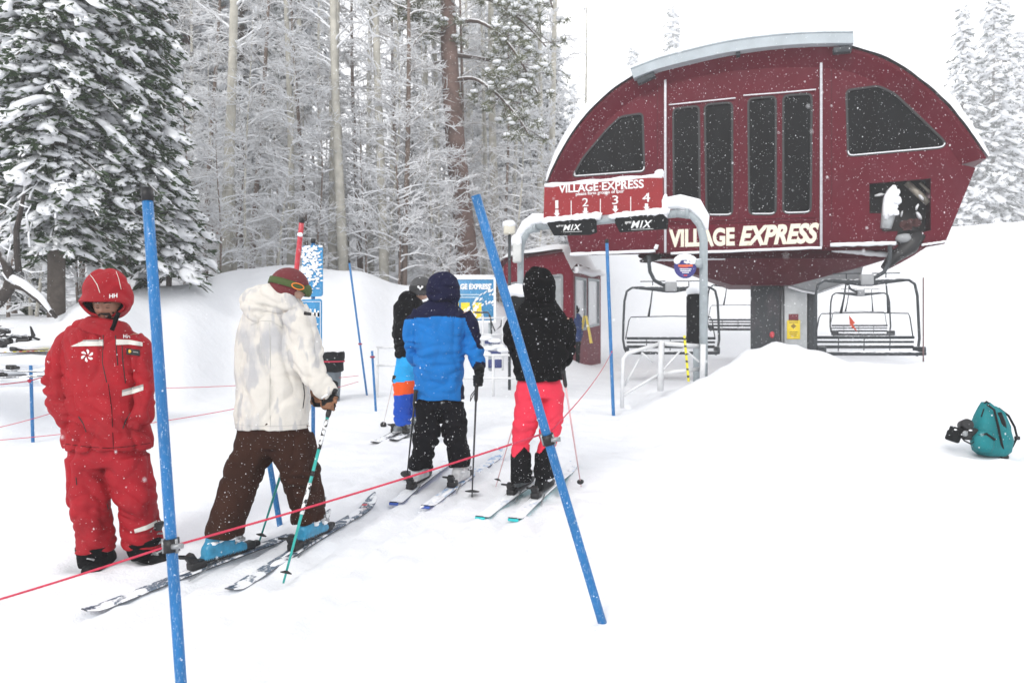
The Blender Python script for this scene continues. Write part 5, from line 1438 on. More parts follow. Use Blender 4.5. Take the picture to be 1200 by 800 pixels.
b = MB(); b.tube([hl(-.02, -.100, -.0545), hl(0, -.105, -.056), hl(.02, -.100, -.0545)], [.003, .005, .003], 6); b.tube([hl(-.017, -.100, -.062), hl(0, -.105, -.064), hl(.017, -.100, -.062)], [.003, .0055, .003], 6); b.build('lips', plain('lip_skin', (.20, .07, .05), .45), att, True)
# hood
hoodc = P(127, 345, Y + .015)
RK = Matrix.Rotation(math.radians(4), 3, 'Z') @ Matrix.Rotation(math.radians(14), 3, 'X')
def hood_surface(k, mat, name, rin=1.0):
    n1, n2_ = 30, 56; vs = []
    for i in range(n1 + 1):
        for j in range(n2_):
            ph = 2 * PI * j / n2_; cx_, sz_ = math.cos(ph), math.sin(ph)
            th0 = 1 / math.sqrt((cx_ / .93) ** 2 + (sz_ / .43) ** 2)
            th = lerp(th0, PI, (i / n1) ** .9)
            d_ = Matrix.Rotation(.46, 3, 'X') @ Vector((cx_ * math.sin(th), -math.cos(th), sz_ * math.sin(th)))
            rx, ry, rz_ = (.132 + .022 * sstep(.4 - d_.z * 1.3)) * k, .156 * k, (.174 if d_.z > 0 else .16) * k
            sq = 1.0
            p = Vector((d_.x * rx, d_.y * ry, d_.z * rz_))
            edge = math.exp(-((i / n1) / .09) ** 2)
            if rin == 1.0:
                p += Vector((cx_ * .018, -.030 * max(0, sz_ + .2) - .004, 0)) * edge
                nn_ = noise.noise(p * 9 + Vector((3, 1, 2))); p *= 1 + .07 * nn_ - .075 * crease(noise.noise(Vector((p.x * 7 + 3, p.y * 9, p.z * 15 + nn_))), 3.2) * min(1, i / 4)
            vs.append(hoodc + RK @ p)
    fs = [[i * n2_ + j, i * n2_ + (j + 1) % n2_, (i + 1) * n2_ + (j + 1) % n2_, (i + 1) * n2_ + j] for i in range(n1) for j in range(n2_)]
    b = MB(); b.add(vs, fs, 0, True); o = b.build(name, mat, att, True)
    return o, vs, fs, n2_
ho, hv, hf, hn = hood_surface(1, red, 'hood')
_, lv, _, _ = hood_surface(.84, blackc, 'hood_lining', .9)
b = MB(); b.tube([lerp(hv[j % hn], lv[j % hn], .3) for j in range(hn + 1)], .009, 8, caps=False); b.build('hood_rim', red, att, True)
b = MB(); b.tube([lerp(hv[j % hn], lv[j % hn], .8) + Vector((0, .008, 0)) for j in range(hn + 1)], .012, 8, caps=False); b.build('hood_trim', blackc, att, True)
hb = BVHTree.FromPolygons([Vector(v) for v in hv], hf)
decal_text(hb, 'HH', 128, 349.5, 137.5, 348.5, 5, M['white'], att, bold=.025)
decal_line(hb, [(104, 320), (109, 326), (114, 334), (117, 343)], .0022, reflect, att, 'piping', .002); decal_line(hb, [(136, 318), (139, 326), (142, 339)], .0018, reflect, att, 'piping', .002)
# collar, storm flap, scarf
_, cb_ = garment('collar', [[(126, 374, -.03, 20, 18), (125, 379, -.03, 25, 22), (124, 387, -.02, 31, 23)]], [red], att, Y, .009, 2, [(124, 374, -.05, 20, .008)], 0, .004, seed=3)
b = MB(); b.tube([P(139, 366, Y - .14), P(136, 373, Y - .15), P(134, 380, Y - .16), P(131, 387, Y - .165)], [.012, .014, .012, .013], 8); b.build('scarf', blackc, att, True)
decal_line(jb, [(121, 381), (121, 400), (120, 425), (125, 448)], .003, M['black'], att, 'zip', 0)
decal_line(jb, [(135, 385), (136, 405), (138, 428)], .003, M['black'], att, 'zip', 0)
decal_line(jb, [(143, 405), (144, 425), (147, 449)], .003, M['black'], att, 'pocket_zip', 0)
decal_line(jb, [(127, 450), (131, 480), (133, 526)], .0022, blackc, att, 'seam', 0); decal_line(jb, [(92, 488), (98, 497), (101, 506)], .0035, M['black'], att, 'pocket_edge', 0); decal_line(jb, [(153, 484), (147, 493), (144, 502)], .0035, M['black'], att, 'pocket_edge', 0)
decal_line(jb, [(77, 520), (100, 523), (126, 525), (150, 523), (176, 519)], .002, blackc, att, 'hem_seam', 0)
decal_strip(jb, [(83, 405.5), (97, 399.5), (121, 399)], [(83, 406), (97, 405.5), (121, 405)], reflect, att); decal_strip(jb, [(97, 398.3), (121, 397.6)], [(97, 400), (121, 400)], reflectg, att, off=.0045)
decal_strip(jb, [(136, 397.5), (152, 398), (167, 401)], [(136, 404), (152, 403.5), (167, 405.5)], reflect, att)
decal_strip(jb, [(143, 457), (156, 454), (168, 450)], [(143, 464), (156, 461), (168, 457)], reflect, att); decal_strip(jb, [(143, 457), (168, 450)], [(143, 459.6), (168, 452.6)], reflectg, att, off=.0055)
decal_text(jb, 'HH', 144.5, 396, 152.5, 396, 4.3, M['white'], att)
# pinwheel logo on the chest
b = MB()
for k_ in range(6):
    a = k_ * PI / 3 + .3
    pts = [(102 + r * math.cos(a + tw), 416.5 - r * math.sin(a + tw) * .95) for r, tw in ((1.8, -.2), (4, -.35), (6.8, -.15), (8.0, .22), (6.2, .35), (4, .15))]
    b.add([hit(jb, x, y, .005) for x, y in pts], [[0, 1, 2, 3, 4, 5]])
b.build('pinwheel_logo', M['white'], att, True)
decal_strip(jb, [(148, 408), (164, 410)], [(148, 415), (164, 417)], M['black'], att, 'name_badge', 8, 2, .006)
b = MB(); b.blob(hit(jb, 151.7, 411.6, .009), (.011, .003, .011), 2, 0); b.build('badge_star', plain('gold_print', (.7, .45, .05)), att, True)
decal_strip(jb, [(156, 411.5), (162, 412.4)], [(156, 412.5), (162, 413.4)], reflectg, att, 'badge_text', 4, 1, .009)
decal_strip(tb_, [(157, 620), (172, 615), (184, 609)], [(158, 624.5), (172, 620.5), (185, 614)], reflect, att, off=.005)
decal_line(tb_, [(89, 559), (90, 568)], .003, M['black'], att, 'pocket_zip'); decal_line(tb_, [(125, 590), (127, 596)], .003, M['black'], att, 'pocket_zip')
# gaiters and boots
garment('gaiter', [[(111, 638, d1, 19, 23), (111, 652, d1, 17, 20), (111, 661, d1, 15, 19)]], [blackc], att, Y, .009, 2, [(111, 650, 0, 20, .01)], 0, .006, seed=4)
garment('gaiter', [[(169, 632, d2, 20.5, 23), (171, 645, d2, 18, 20), (172, 652, d2, 15, 18)]], [blackc], att, Y, .009, 2, [(170, 643, 0, 20, .01)], 0, .006, seed=5)
bt1 = G(112, 667); bt2 = G(176, 656)
bm_boot = M['black']
ski_boot(att, bt1 + Vector((0, .05, -.02)), math.radians(-95), M['blackpad'], bm_boot, M['bracket'], .86, snow=False)
ski_boot(att, bt2 + Vector((0, .03, -.03)), math.radians(-25), M['blackpad'], bm_boot, M['bracket'], .86, snow=False)
for c_ in ((88, 470), (155, 500)):
    pass

# ---------------------------------------------------------- 2. skier in pale jacket
Y = 4.80
sA = at_px(A_tail, A_tip, 262); sB = at_px(B_tail, B_tip, 366); dA = sA.y - Y - .02; dB_ = sB.y - Y
pale = cloth('pale_camouflage_shell', (.62, .59, .54), .05, sp=.25, spscale=60, second=(.43, .43, .445), camo=True, rough=.75)
brown = cloth('brown_trouser_fabric', (.034, .014, .009), .25, sp=.48, spscale=60)
sk2 = thing('person', 'skier walking in pale camouflage jacket, brown trousers and dark red helmet', 'person', G(300, 650))
J = [[(322, 352, 0, 17, 16), (321, 360, 0, 30, 20), (321, 372, 0, 40, 25), (321, 392, 0, 43, 28), (321, 430, 0, 43, 29), (320, 470, 0, 44, 29), (320, 496, 0, 45, 30), (320, 503, 0, 45, 30)],
     [(343, 366, -.06, 19, 17), (352, 380, -.08, 20, 18), (357, 402, -.10, 20, 18), (361, 422, -.12, 19, 18), (369, 440, -.15, 16, 15), (382, 455, -.18, 12.5, 12), (390, 463, -.20, 10, 10)],
     [(300, 372, .15, 14, 15), (330, 395, .25, 14, 15), (350, 425, .3, 13, 13), (366, 455, .28, 9, 9), (369, 462, .27, 8, 8)]]
jk, jb = coat(J, [pale], sk2, Y, .0095, 3, [(366, 435, -.1, 26, .020, (.35, 0, -.93)), (356, 400, -.1, 26, .012), (352, 372, -.1, 22, .012, (.7, 0, .7)), (300, 480, 0, 30, .007), (340, 480, 0, 30, .008, (.5, 0, .8))], .010, .010, seed=11)
garment('hood', [[(302, 341, .02, 12, 12), (300, 350, 0, 18, 17), (303, 363, -.06, 20, 17), (303, 373, -.06, 17, 14), (301, 379, -.05, 10, 9)], [(300, 352, 0, 18, 14), (318, 350, -.03, 20, 18), (336, 354, -.04, 18, 18), (350, 364, -.06, 10, 13), (358, 369, -.1, 6, 8)]], [pale], sk2, Y, .0085, 3, [(305, 360, -.05, 26, .016, (.6, 0, .8)), (335, 358, -.05, 22, .014, (.8, 0, .5))], .004, .01, seed=12)
b = MB(); b.tube([P(357, 367, Y - .20), P(364, 368, Y - .21)], [.012, .010], 8); b.build('collar_tab', M['black'], sk2, True)
decal_line(jb, [(355, 448), (357, 462), (355, 478)], .0035, M['black'], sk2, 'pocket_zip')
decal_line(jb, [(316, 378), (317, 420), (316, 470), (317, 500)], .0022, plain('pale_seam', (.42, .41, .38)), sk2, 'seam')
decal_line(jb, [(294, 381), (306, 376), (318, 376), (330, 384)], .0022, plain('pale_seam', (.42, .41, .38)), sk2, 'seam')
decal_line(jb, [(276, 497), (300, 499), (330, 499), (364, 497)], .002, plain('pale_seam', (.42, .41, .38)), sk2, 'hem_seam')
T = [[(320, 492, 0, 41, 27), (320, 512, 0, 41, 28), (320, 524, 0, 38, 27)],
     [(303, 515, 0, 26, 26), (294, 535, -.03, 23, 24), (284, 560, dA * .5, 21.5, 23), (275, 585, dA * .75, 20, 22), (267, 605, dA, 20.5, 24), (263, 618, dA, 21, 26), (262, 626, dA, 21, 26)],
     [(340, 515, 0, 27, 27), (347, 535, .0, 25.5, 25), (354, 560, -.02 + dB_ * .4, 22.5, 23), (360, 585, dB_ * .7, 20, 22), (361, 602, dB_, 20, 23), (362, 610, dB_, 20, 23)]]
tr, tb_ = garment('trousers', T, [brown], sk2, Y, .0095, 3, [(290, 545, 0, 28, .022, (.3, 0, .95)), (355, 562, -.05, 24, .030), (361, 595, 0, 24, .026), (264, 615, -.05, 24, .018), (322, 520, 0, 26, .018, (.7, 0, .7)), (276, 582, 0, 24, .016)], .006, .010, seed=13)
hc = P(339, 335, Y - .02)
RH = Matrix.Rotation(math.radians(118), 3, 'Z') @ Matrix.Rotation(math.radians(14), 3, 'X')
body(sk2, J[:2] + T[1:], Y, hc - Vector((0, 0, .01)), RH, .60, .011, skinl)
def hl(x, y, z): return hc + RH @ Vector((x, y, z))
helm = new_mat('dark_red_helmet')[0]
helm = cloth('dark_red_knit', (.13, .022, .026), .15, sp=.42, spscale=75, rough=.75)
b = MB(); vs, fs = ICO[4]; kp_ = []
hv_ = [Vector((v.x * .112, v.y * .125, v.z * .118)) for v in vs]
for f in fs:
    c_ = sum((hv_[i] for i in f), Vector()) / 3
    if not (c_.y < -.03 and c_.z < -.01) and c_.z > -.085: kp_.append(f)
b.add([hl(*v) for v in hv_], kp_, 0, True); b.build('helmet', helm, sk2, True)
olive = plain('olive_goggle_strap', (.055, .085, .02), .8, 0, .15, 60, .3, 200)
def strap_ring(z0, hgt, mat, k=1.03, tilt=.10):
    vs = []; n_ = 64
    for j in range(n_):
        a = 2 * PI * j / n_; x, y = .112 * k * math.cos(a), .125 * k * math.sin(a)
        zc = z0 + tilt * -y
        for dz in (-hgt / 2, hgt / 2):
            s_ = math.sqrt(max(.2, 1 - ((zc + dz) / .118) ** 2)); vs.append(hl(x * s_, y * s_, zc + dz))
    b = MB(); b.add(vs, [[2 * j, 2 * ((j + 1) % n_), 2 * ((j + 1) % n_) + 1, 2 * j + 1] for j in range(n_)], 0, True)
    o = b.build('goggle_strap', mat, sk2, True); m_ = o.modifiers.new('t', 'SOLIDIFY'); m_.thickness = .004; m_.offset = 1
    return vs, [[2 * j, 2 * ((j + 1) % n_), 2 * ((j + 1) % n_) + 1, 2 * j + 1] for j in range(n_)]
sv, sf = strap_ring(.000, .043, olive, 1.05, -.06)
sb_ = BVHTree.FromPolygons([Vector(v) for v in sv], sf)
b = MB(); pts = []
for k_ in range(25):
    a = 2 * PI * k_ / 24; pts.append(hit(sb_, 349 + 7.0 * math.cos(a) , 335.5 + 3.4 * math.sin(a) + 1.6 * math.cos(a), .006))
b.tube(pts, .0035, 6, caps=False); b.build('strap_emblem', plain('orange_print_b', (.85, .22, .03)), sk2, True)
b = MB(); b.tube([hl(-.075, -.085, .0), hl(-.04, -.118, .0), hl(0, -.13, .0), hl(.04, -.118, .0), hl(.075, -.085, .0)], [.03, .038, .04, .038, .03], 12, flat=.5, up=(0, 0, 1)); b.build('goggles', olive, sk2, True)
# gloves
gm1 = plain('tan_glove_leather', (.22, .095, .045), .7, 0, .35, 30, .4, 80); gm2 = M['blackpad']
grip = P(387, 472, 4.60); pax = (TR_ - P(386, 480, 4.60)).normalized() * -1
glove_on_pole(sk2, grip, pax, P(388, 459, 4.62) + Vector((-.01, 0.03, .02)), [gm1, gm2], name='glove', side=1)
b = MB(); b.tube([P(378, 461, 4.62), P(386, 456, 4.6), P(395, 459, 4.6)], [.018, .022, .018], 10); b.build('glove_cuff', M['black'], sk2, True)
b = MB(); b.tube([P(377, 466, 4.56), P(384, 462, 4.55)], .006, 6); b.build('cuff_band', M['white'], sk2, True)
grip2 = P(371, 468, 5.06); glove_on_pole(sk2, grip2, Vector((.1, -.1, 1)), P(366, 458, 5.1), [gm1, gm2], name='glove', side=-1)
# boots
bluesh = plain('blue_boot_shell', (.02, .22, .38), .35, 0, .25, 25); angA = math.atan2((A_tip - A_tail).y, (A_tip - A_tail).x); angB = math.atan2((B_tip - B_tail).y, (B_tip - B_tail).x)
print('boots', sA, sB)
def topx(p): return (600 + F * p.x / p.y, 400 - F * (p.z - CZ) / p.y)
print('boot px', topx(sA), topx(sB))
ski_boot(sk2, sA + Vector((0, 0, .045)), angA, bluesh, M['black'], M['bracket'], .95)
ski_boot(sk2, sB + Vector((0, 0, .045)), angB, bluesh, M['black'], M['bracket'], .95)

# ---------------------------------------------------------- 3. blue jacket
Y = 6.35
azure = cloth('azure_jacket_fabric', (.003, .15, .47), .12, sp=.34, spscale=55, rough=.8)
navyc = cloth('navy_yoke_fabric', (.009, .010, .035), .1, sp=.36, spscale=55)
blk = cloth('black_snowy_trousers', (.006, .006, .008), .2, sp=.5, spscale=45, dust=.06)
p3_ = thing('person', 'skier in bright blue jacket with navy hood and yoke and black trousers', 'person', G(515, 566))
J = [[(520, 352, 0, 15, 14), (519, 358, 0, 21, 17), (518, 366, 0, 31, 21), (517, 376, 0, 36, 23), (516, 395, 0, 33, 25), (515, 425, 0, 30, 25), (515, 452, 0, 29.5, 25), (515, 464, 0, 30, 26), (515, 468, 0, 30, 26)],
     [(495, 368, 0, 12, 13), (486, 380, 0, 13, 14), (483, 398, .0, 12.5, 13), (485, 412, .06, 11, 12), (490, 424, .2, 9, 10)],
     [(541, 368, 0, 13, 13), (549, 380, 0, 13.5, 14), (552, 396, .0, 12, 13), (556, 412, -.02, 11.5, 12), (560, 424, -.06, 9, 9), (562, 432, -.08, 7.5, 7.5)]]
def bluefn(p):
    x, y = topx(p)
    yoke = 371 + .0035 * (x - 517) ** 2 * .55
    if y < yoke: return 1
    if x > 546 and y < 409 and (x - 546) > (y - 372) * .45 - 2: return 1
    if x > 540 and y > 424 and (x - 552) + (430 - y) * -.6 > 2: return 1
    return 0
jk, jb = coat(J, [azure, navyc], p3_, Y, .0105, 3, [(556, 408, 0, 20, .020), (485, 412, 0, 18, .018), (515, 420, -.1, 34, .012), (500, 385, -.1, 20, .009, (.7, 0, .7)), (515, 455, 0, 30, .010)], .008, .010, bluefn, seed=21)
garment('hood', [[(520, 321, .02, 11, 11), (520, 326, .01, 17, 17), (520, 336, 0, 20.5, 21), (520, 347, 0, 20.5, 20), (519, 357, -.01, 17, 17)]], [navyc], p3_, Y, .0095, 3, [(520, 345, -.1, 20, .010), (520, 358, -.1, 20, .012)], .005, .006, seed=22, sup=2.0)
sC = at_px(C_tail, C_tip, 493); sD = at_px(D_tail, D_tip, 540); dC = sC.y - Y - .03; dD = sD.y - Y - .03
T = [[(515, 462, 0, 24, 18), (515, 474, 0, 27, 23), (515, 480, 0, 26, 22)], [(502, 472, 0, 16.5, 18), (500, 500, -.02 + dC * .4, 15, 16), (496, 525, dC * .8, 13.5, 16), (494, 541, dC, 13.5, 17), (494, 548, dC, 13.5, 17)], [(529, 472, 0, 16.5, 18), (533, 500, -.02 + dD * .4, 14.5, 16), (537, 525, dD * .8, 13.5, 16), (539, 540, dD, 13.5, 17), (539, 547, dD, 13.5, 17)]]
garment('trousers', T, [blk], p3_, Y, .0105, 3, [(500, 505, 0, 20, .022), (533, 505, 0, 20, .020), (495, 538, 0, 16, .018), (539, 538, 0, 16, .018), (515, 480, 0, 16, .014)], .006, .012, seed=23)
hc = P(520, 340, Y + .01); RH = Matrix.Rotation(math.radians(175), 3, 'Z')
body(p3_, J + T[1:], Y, hc, RH, .60, .013, skinl)
glove_on_pole(p3_, P(561, 446, 6.08), Vector((0, 0, 1)), P(561.5, 434, 6.2), [M['blackpad']], name='glove', voxel=.006)
b = MB(); b.tube([P(558, 455, 6.02), P(552, 463, 6.0), P(551, 470, 6.0), P(556, 460, 6.0)], .004, 6); b.build('wrist_strap', M['black'], p3_, True)
wb = plain('white_boot_shell', (.55, .56, .57), .4, 0, .15, 20)
angC = math.atan2((C_tip - C_tail).y, (C_tip - C_tail).x); angD = math.atan2((D_tip - D_tail).y, (D_tip - D_tail).x)
sC = at_px(C_tail, C_tip, 492); sD = at_px(D_tail, D_tip, 540); print('CD', topx(sC), topx(sD))
ski_boot(p3_, sC + Vector((0, 0, .045)), angC, wb, M['blackpad'], M['black'], .92); ski_boot(p3_, sD + Vector((0, 0, .045)), angD, wb, wb, M['black'], .92)

# ---------------------------------------------------------- 4. black hooded jacket, pink trousers
Y = 5.95
blackj = cloth('black_pile_jacket', (.0035, .0035, .004), .3, sp=.45, spscale=58, rough=.95, weave=160)
pink = cloth('coral_pink_trousers', (.68, .03, .065), .08, sp=.26, spscale=60, rough=.75)
p4_ = thing('person', 'skier in black hooded jacket and coral pink trousers with black gaiters', 'person', G(625, 585))
J = [[(633, 350, 0, 18, 16), (633, 358, 0, 23, 19), (633, 368, 0, 32, 22), (633, 380, 0, 38, 24), (633, 400, 0, 36, 26), (633, 425, 0, 31, 25), (633, 440, 0, 29.5, 24), (633, 446, 0, 29.5, 24)],
     [(606, 374, 0, 12, 13), (601, 386, 0, 12.5, 14), (601, 402, .0, 11, 12.5), (605, 414, .08, 9.5, 11), (612, 424, .2, 8, 9)],
     [(660, 374, 0, 12, 13), (664, 388, 0, 12.5, 14), (664, 404, .0, 11.5, 13), (661, 418, .05, 10.5, 12), (655, 428, .14, 9, 10)]]
jk, jb = coat(J, [blackj], p4_, Y, .0105, 3, [(664, 410, 0, 18, .018), (602, 408, 0, 18, .016), (633, 430, 0, 32, .012), (633, 372, -.1, 30, .010)], .007, .012, seed=31)
garment('hood', [[(632, 315, .02, 10, 10), (632, 319, .01, 16, 15), (632, 330, 0, 19.5, 20), (632, 343, 0, 19.5, 19.5), (633, 353, 0, 18.5, 18)]], [blackj], p4_, Y, .0095, 2, [(632, 345, -.1, 20, .014), (632, 320, -.1, 16, .008)], .006, .014, seed=32, sup=2.5)
T = [[(633, 440, 0, 24, 17), (632, 454, 0, 28.5, 22), (632, 466, 0, 27, 22)], [(618, 460, 0, 16, 18), (617, 485, -.02, 14.5, 16), (612, 510, 0, 12.5, 14), (610, 528, 0, 12, 13), (610, 536, 0, 11.5, 13)], [(647, 460, 0, 15.5, 18), (648, 485, -.02, 13, 15), (644, 510, 0, 11.5, 13.5), (639, 528, 0, 11, 13), (638, 536, 0, 11, 13)]]
def pinkfn(p):
    x, y = topx(p); c = 610 if x < 625 else 636
    return 1 if y > 523 + abs(x - c - 4) * 1.15 else 0
garment('trousers', T, [pink, blackc], p4_, Y, .0105, 3, [(617, 490, 0, 18, .014), (648, 490, 0, 18, .014), (633, 462, 0, 22, .010, (.6, 0, .8)), (612, 515, 0, 15, .014), (643, 515, 0, 15, .014)], .005, .009, pinkfn, seed=33)
gtr = cloth('black_gaiter', (.005, .005, .006), .2, sp=.5, spscale=50, dust=.05)
garment('gaiter', [[(610, 530, 0, 11.5, 13), (610, 550, 0, 12, 13.5), (611, 564, 0, 12, 13)]], [gtr], p4_, Y, .01, 2, [(611, 552, 0, 14, .016)], 0, .008, seed=34)
garment('gaiter', [[(638, 530, 0, 11, 13), (638, 548, 0, 11.5, 13.5), (638, 560, 0, 11.5, 13)]], [gtr], p4_, Y, .01, 2, [(638, 550, 0, 14, .016)], 0, .008, seed=35)
hc = P(632, 336, Y + .02)
body(p4_, J + T[1:], Y, hc, Matrix.Rotation(math.radians(180), 3, 'Z'), .60, .013, skinl)
for s_, (x, y) in ((-1, (621, 428)), (1, (646, 430))):
    glove_on_pole(p4_, P(x, y, Y + .33), Vector((0, 0, 1)), P(x + s_ * 3, y - 4, Y + .22), [M['blackpad']], name='glove', side=s_, voxel=.007, cuff=False)
greyb = plain('grey_boot_shell', (.18, .20, .21), .4, 0, .2, 20)
angE = math.atan2((E_tip - E_tail).y, (E_tip - E_tail).x); angG = math.atan2((Fq_tip - Fq_tail).y, (Fq_tip - Fq_tail).x)
sE = at_px(E_tail, E_tip, 611); sG = at_px(Fq_tail, Fq_tip, 637); print('EG', topx(sE), topx(sG))
ski_boot(p4_, sE + Vector((0, 0, .045)), angE, greyb, M['black'], M['bracket'], .92); ski_boot(p4_, sG + Vector((0, 0, .045)), angG, M['blackpad'], M['black'], plain('lime_buckle', (.35, .5, .03)), .92)

# ---------------------------------------------------------- 5. black jacket, blue and orange trousers
Y = 7.75
blackj2 = cloth('black_shell_fabric', (.006, .006, .007), .2, sp=.36, spscale=40)
def tri_mats(): return [cloth('sky_blue_panel', (.02, .34, .72), .08, sp=.25, spscale=40), cloth('orange_panel', (.75, .09, .015), .08, sp=.25, spscale=40), cloth('royal_blue_panel', (.01, .07, .42), .1, sp=.3, spscale=40)]
p5_ = thing('person', 'skier in black jacket and blue and orange trousers, partly behind the blue jacket', 'person', G(472, 516))
J = [[(489, 348, 0, 8, 9), (485, 354, 0, 16, 15), (480, 362, 0, 20, 18), (478, 385, 0, 18.5, 20), (480, 405, 0, 18, 19), (481, 416, 0, 18.5, 19), (481, 419, 0, 18.5, 19)],
     [(474, 360, -.05, 11, 12), (470, 378, -.06, 10.5, 12), (471, 398, -.02, 9.5, 11), (478, 412, .1, 8, 8)], [(496, 358, .1, 10, 12), (503, 378, .2, 10, 12), (505, 398, .35, 8, 9)]]
garment('jacket', J, [blackj2], p5_, Y, .0125, 3, [(471, 398, -.1, 18, .02), (480, 380, -.1, 20, .014), (480, 410, 0, 20, .012)], .007, .010, seed=41)
garment('hood', [[(477, 346, .02, 6, 8), (478, 350, -.04, 11, 12), (481, 357, -.06, 14, 12), (484, 363, -.05, 12, 10)]], [blackj2], p5_, Y, .012, 2, [(480, 350, -.1, 15, .012)], .004, .008, seed=42)
def trifn(p):
    x, y = topx(p); y += .12 * (x - 475)
    return 0 if y < 447 else (1 if y < 462 else 2)
T = [[(481, 412, 0, 17, 17), (480, 425, 0, 17, 17), (479, 434, 0, 16, 16)], [(475, 428, -.04, 12.5, 14), (473, 450, -.05, 11.5, 13), (471, 472, -.03, 10.5, 12), (472, 492, 0, 9.5, 11), (473, 498, 0, 9.5, 11)], [(488, 428, .06, 12, 14), (489, 450, .08, 11, 13), (490, 472, .1, 10, 12), (491, 488, .1, 9.5, 11)]]
garment('trousers', T, tri_mats(), p5_, Y, .0125, 3, [(472, 452, 0, 18, .014), (471, 488, 0, 14, .016), (489, 480, 0, 14, .016)], .006, .010, trifn, seed=43)
hc = P(494, 337, Y); RH = Matrix.Rotation(math.radians(115), 3, 'Z')
body(p5_, J + T[1:], Y, hc - Vector((0, 0, .01)), RH, .60, .013, skinl)
def hl(x, y, z): return hc + RH @ Vector((x, y, z))
gh = cloth('grey_helmet', (.07, .07, .072), .2, sp=.4, spscale=50)
b = MB(); b.add([hl(*(v * 1.0)) for v in hv_], [f for f in kp_], 0, True); b.build('helmet', gh, p5_, True)
sv = []; n_ = 48
for j in range(n_):
    a = 2 * PI * j / n_
    for dz in (-.022, .022): sv.append(hl(.112 * 1.05 * math.cos(a), .125 * 1.05 * math.sin(a), dz - .01))
sf = [[2 * j, 2 * ((j + 1) % n_), 2 * ((j + 1) % n_) + 1, 2 * j + 1] for j in range(n_)]
b = MB(); b.add(sv, sf, 0, True); b.build('goggle_strap', M['black'], p5_, True)
sb_ = BVHTree.FromPolygons([Vector(v) for v in sv], sf)
b = MB(); b.tube([hit(sb_, 492.5 + 3 * math.cos(2 * PI * k_ / 16), 336 + 1.5 * math.sin(2 * PI * k_ / 16), .006) for k_ in range(17)], .006, 6, caps=False); b.build('strap_emblem', M['white'], p5_, True)
b = MB(); b.tube([hl(-.085, -.07, -.012), hl(-.05, -.115, -.012), hl(0, -.13, -.012), hl(.05, -.115, -.012), hl(.085, -.07, -.012)], [.035, .04, .04, .04, .035], 12, flat=.5); b.build('goggles', plain('red_goggle', (.6, .03, .03), .25), p5_, True)
s1 = G(473, 510); s2 = G(492, 503)
ski_boot(p5_, s1 + Vector((0, 0, .04)), math.radians(45), greyb, wb, M['black'], .88); ski_boot(p5_, s2 + Vector((0, 0, .04)), math.radians(45), greyb, wb, M['black'], .88)
for q_ in (P(490, 415, Y + .3), P(503, 404, Y + .4)):
    glove_on_pole(p5_, q_, Vector((0, 0, 1)), q_ + Vector((0, -.06, .03)), [M['blackpad']], voxel=.008, cuff=False)

# ---------------------------------------------------------- 6. distant person by the booth
Y = 20.3
nvj = cloth('navy_jacket_far', (.02, .045, .15), .15, sp=.3, spscale=20)
p6_ = thing('person', 'distant person in navy jacket and black cap standing side on by the maroon booth', 'person', P(674, 432, Y))
J = [[(675, 367, 0, 3, 3), (675, 370, 0, 6, 6), (675, 376, 0, 7, 7.5), (675, 388, 0, 6.8, 7.5), (675.5, 398, 0, 6.8, 7.5), (675.5, 400, 0, 6.8, 7)], [(672, 372, -.2, 3.4), (670, 382, -.2, 3.2), (668, 390, -.2, 2.6), (665, 386, -.25, 2)], [(679, 372, .1, 3.4), (681, 384, .1, 3), (681, 396, .1, 2.4)]]
garment('jacket', J, [nvj], p6_, Y, .022, 2, [(675, 385, 0, 8, .03)], .01, .015, seed=51)
T = [[(675, 397, 0, 6, 6.5), (675, 404, 0, 6, 6)], [(673.5, 402, -.05, 3.6), (673.5, 416, -.05, 3.2), (673.5, 429, -.05, 3)], [(677, 402, .08, 3.6), (676.5, 416, .08, 3.2), (677, 429, .08, 3)]]
garment('trousers', T, [blackc], p6_, Y, .022, 2, (), .006, .01, seed=52)
hc = P(674, 363.5, Y); RH = Matrix.Rotation(math.radians(-80), 3, 'Z')
body(p6_, J[:1] + [[(673.5, 402, -.05, 3), (673.5, 430, -.05, 2)], [(677, 402, .08, 3), (677, 430, .08, 2)]], Y, hc, RH, .8, .016, skinl)
b = MB(); vs, fs = ICO[3]; b.add([hc + RH @ Vector((v.x * .1, v.y * .115 + .01, v.z * .12 + .02)) for v in vs], [f for f in fs if sum(vs[i].z for i in f) / 3 > .0 or sum(vs[i].y for i in f) / 3 > .1], 0, True); b.build('cap', blackc, p6_, True)
b = MB(); b.bbox(P(673, 431, Y - .06), (.14, .28, .09), .03); b.bbox(P(677, 431, Y + .06), (.14, .28, .09), .03); b.build('boots', M['black'], p6_, True)
b = MB()
g0 = P(664.5, 385, Y - .25); b.blob(g0, (.05, .04, .05), 2, .1)
for k_ in range(4): b.tube([g0 + Vector((-.02, -.02 + .014 * k_, .02)), g0 + Vector((-.06, -.02 + .014 * k_, .03)), g0 + Vector((-.07, -.02 + .014 * k_, -.01))], .009, 6)
b.tube([g0 + Vector((0, -.03, .03)), g0 + Vector((-.03, -.04, .06))], .011, 6); b.build('hand', skinl, p6_, True)
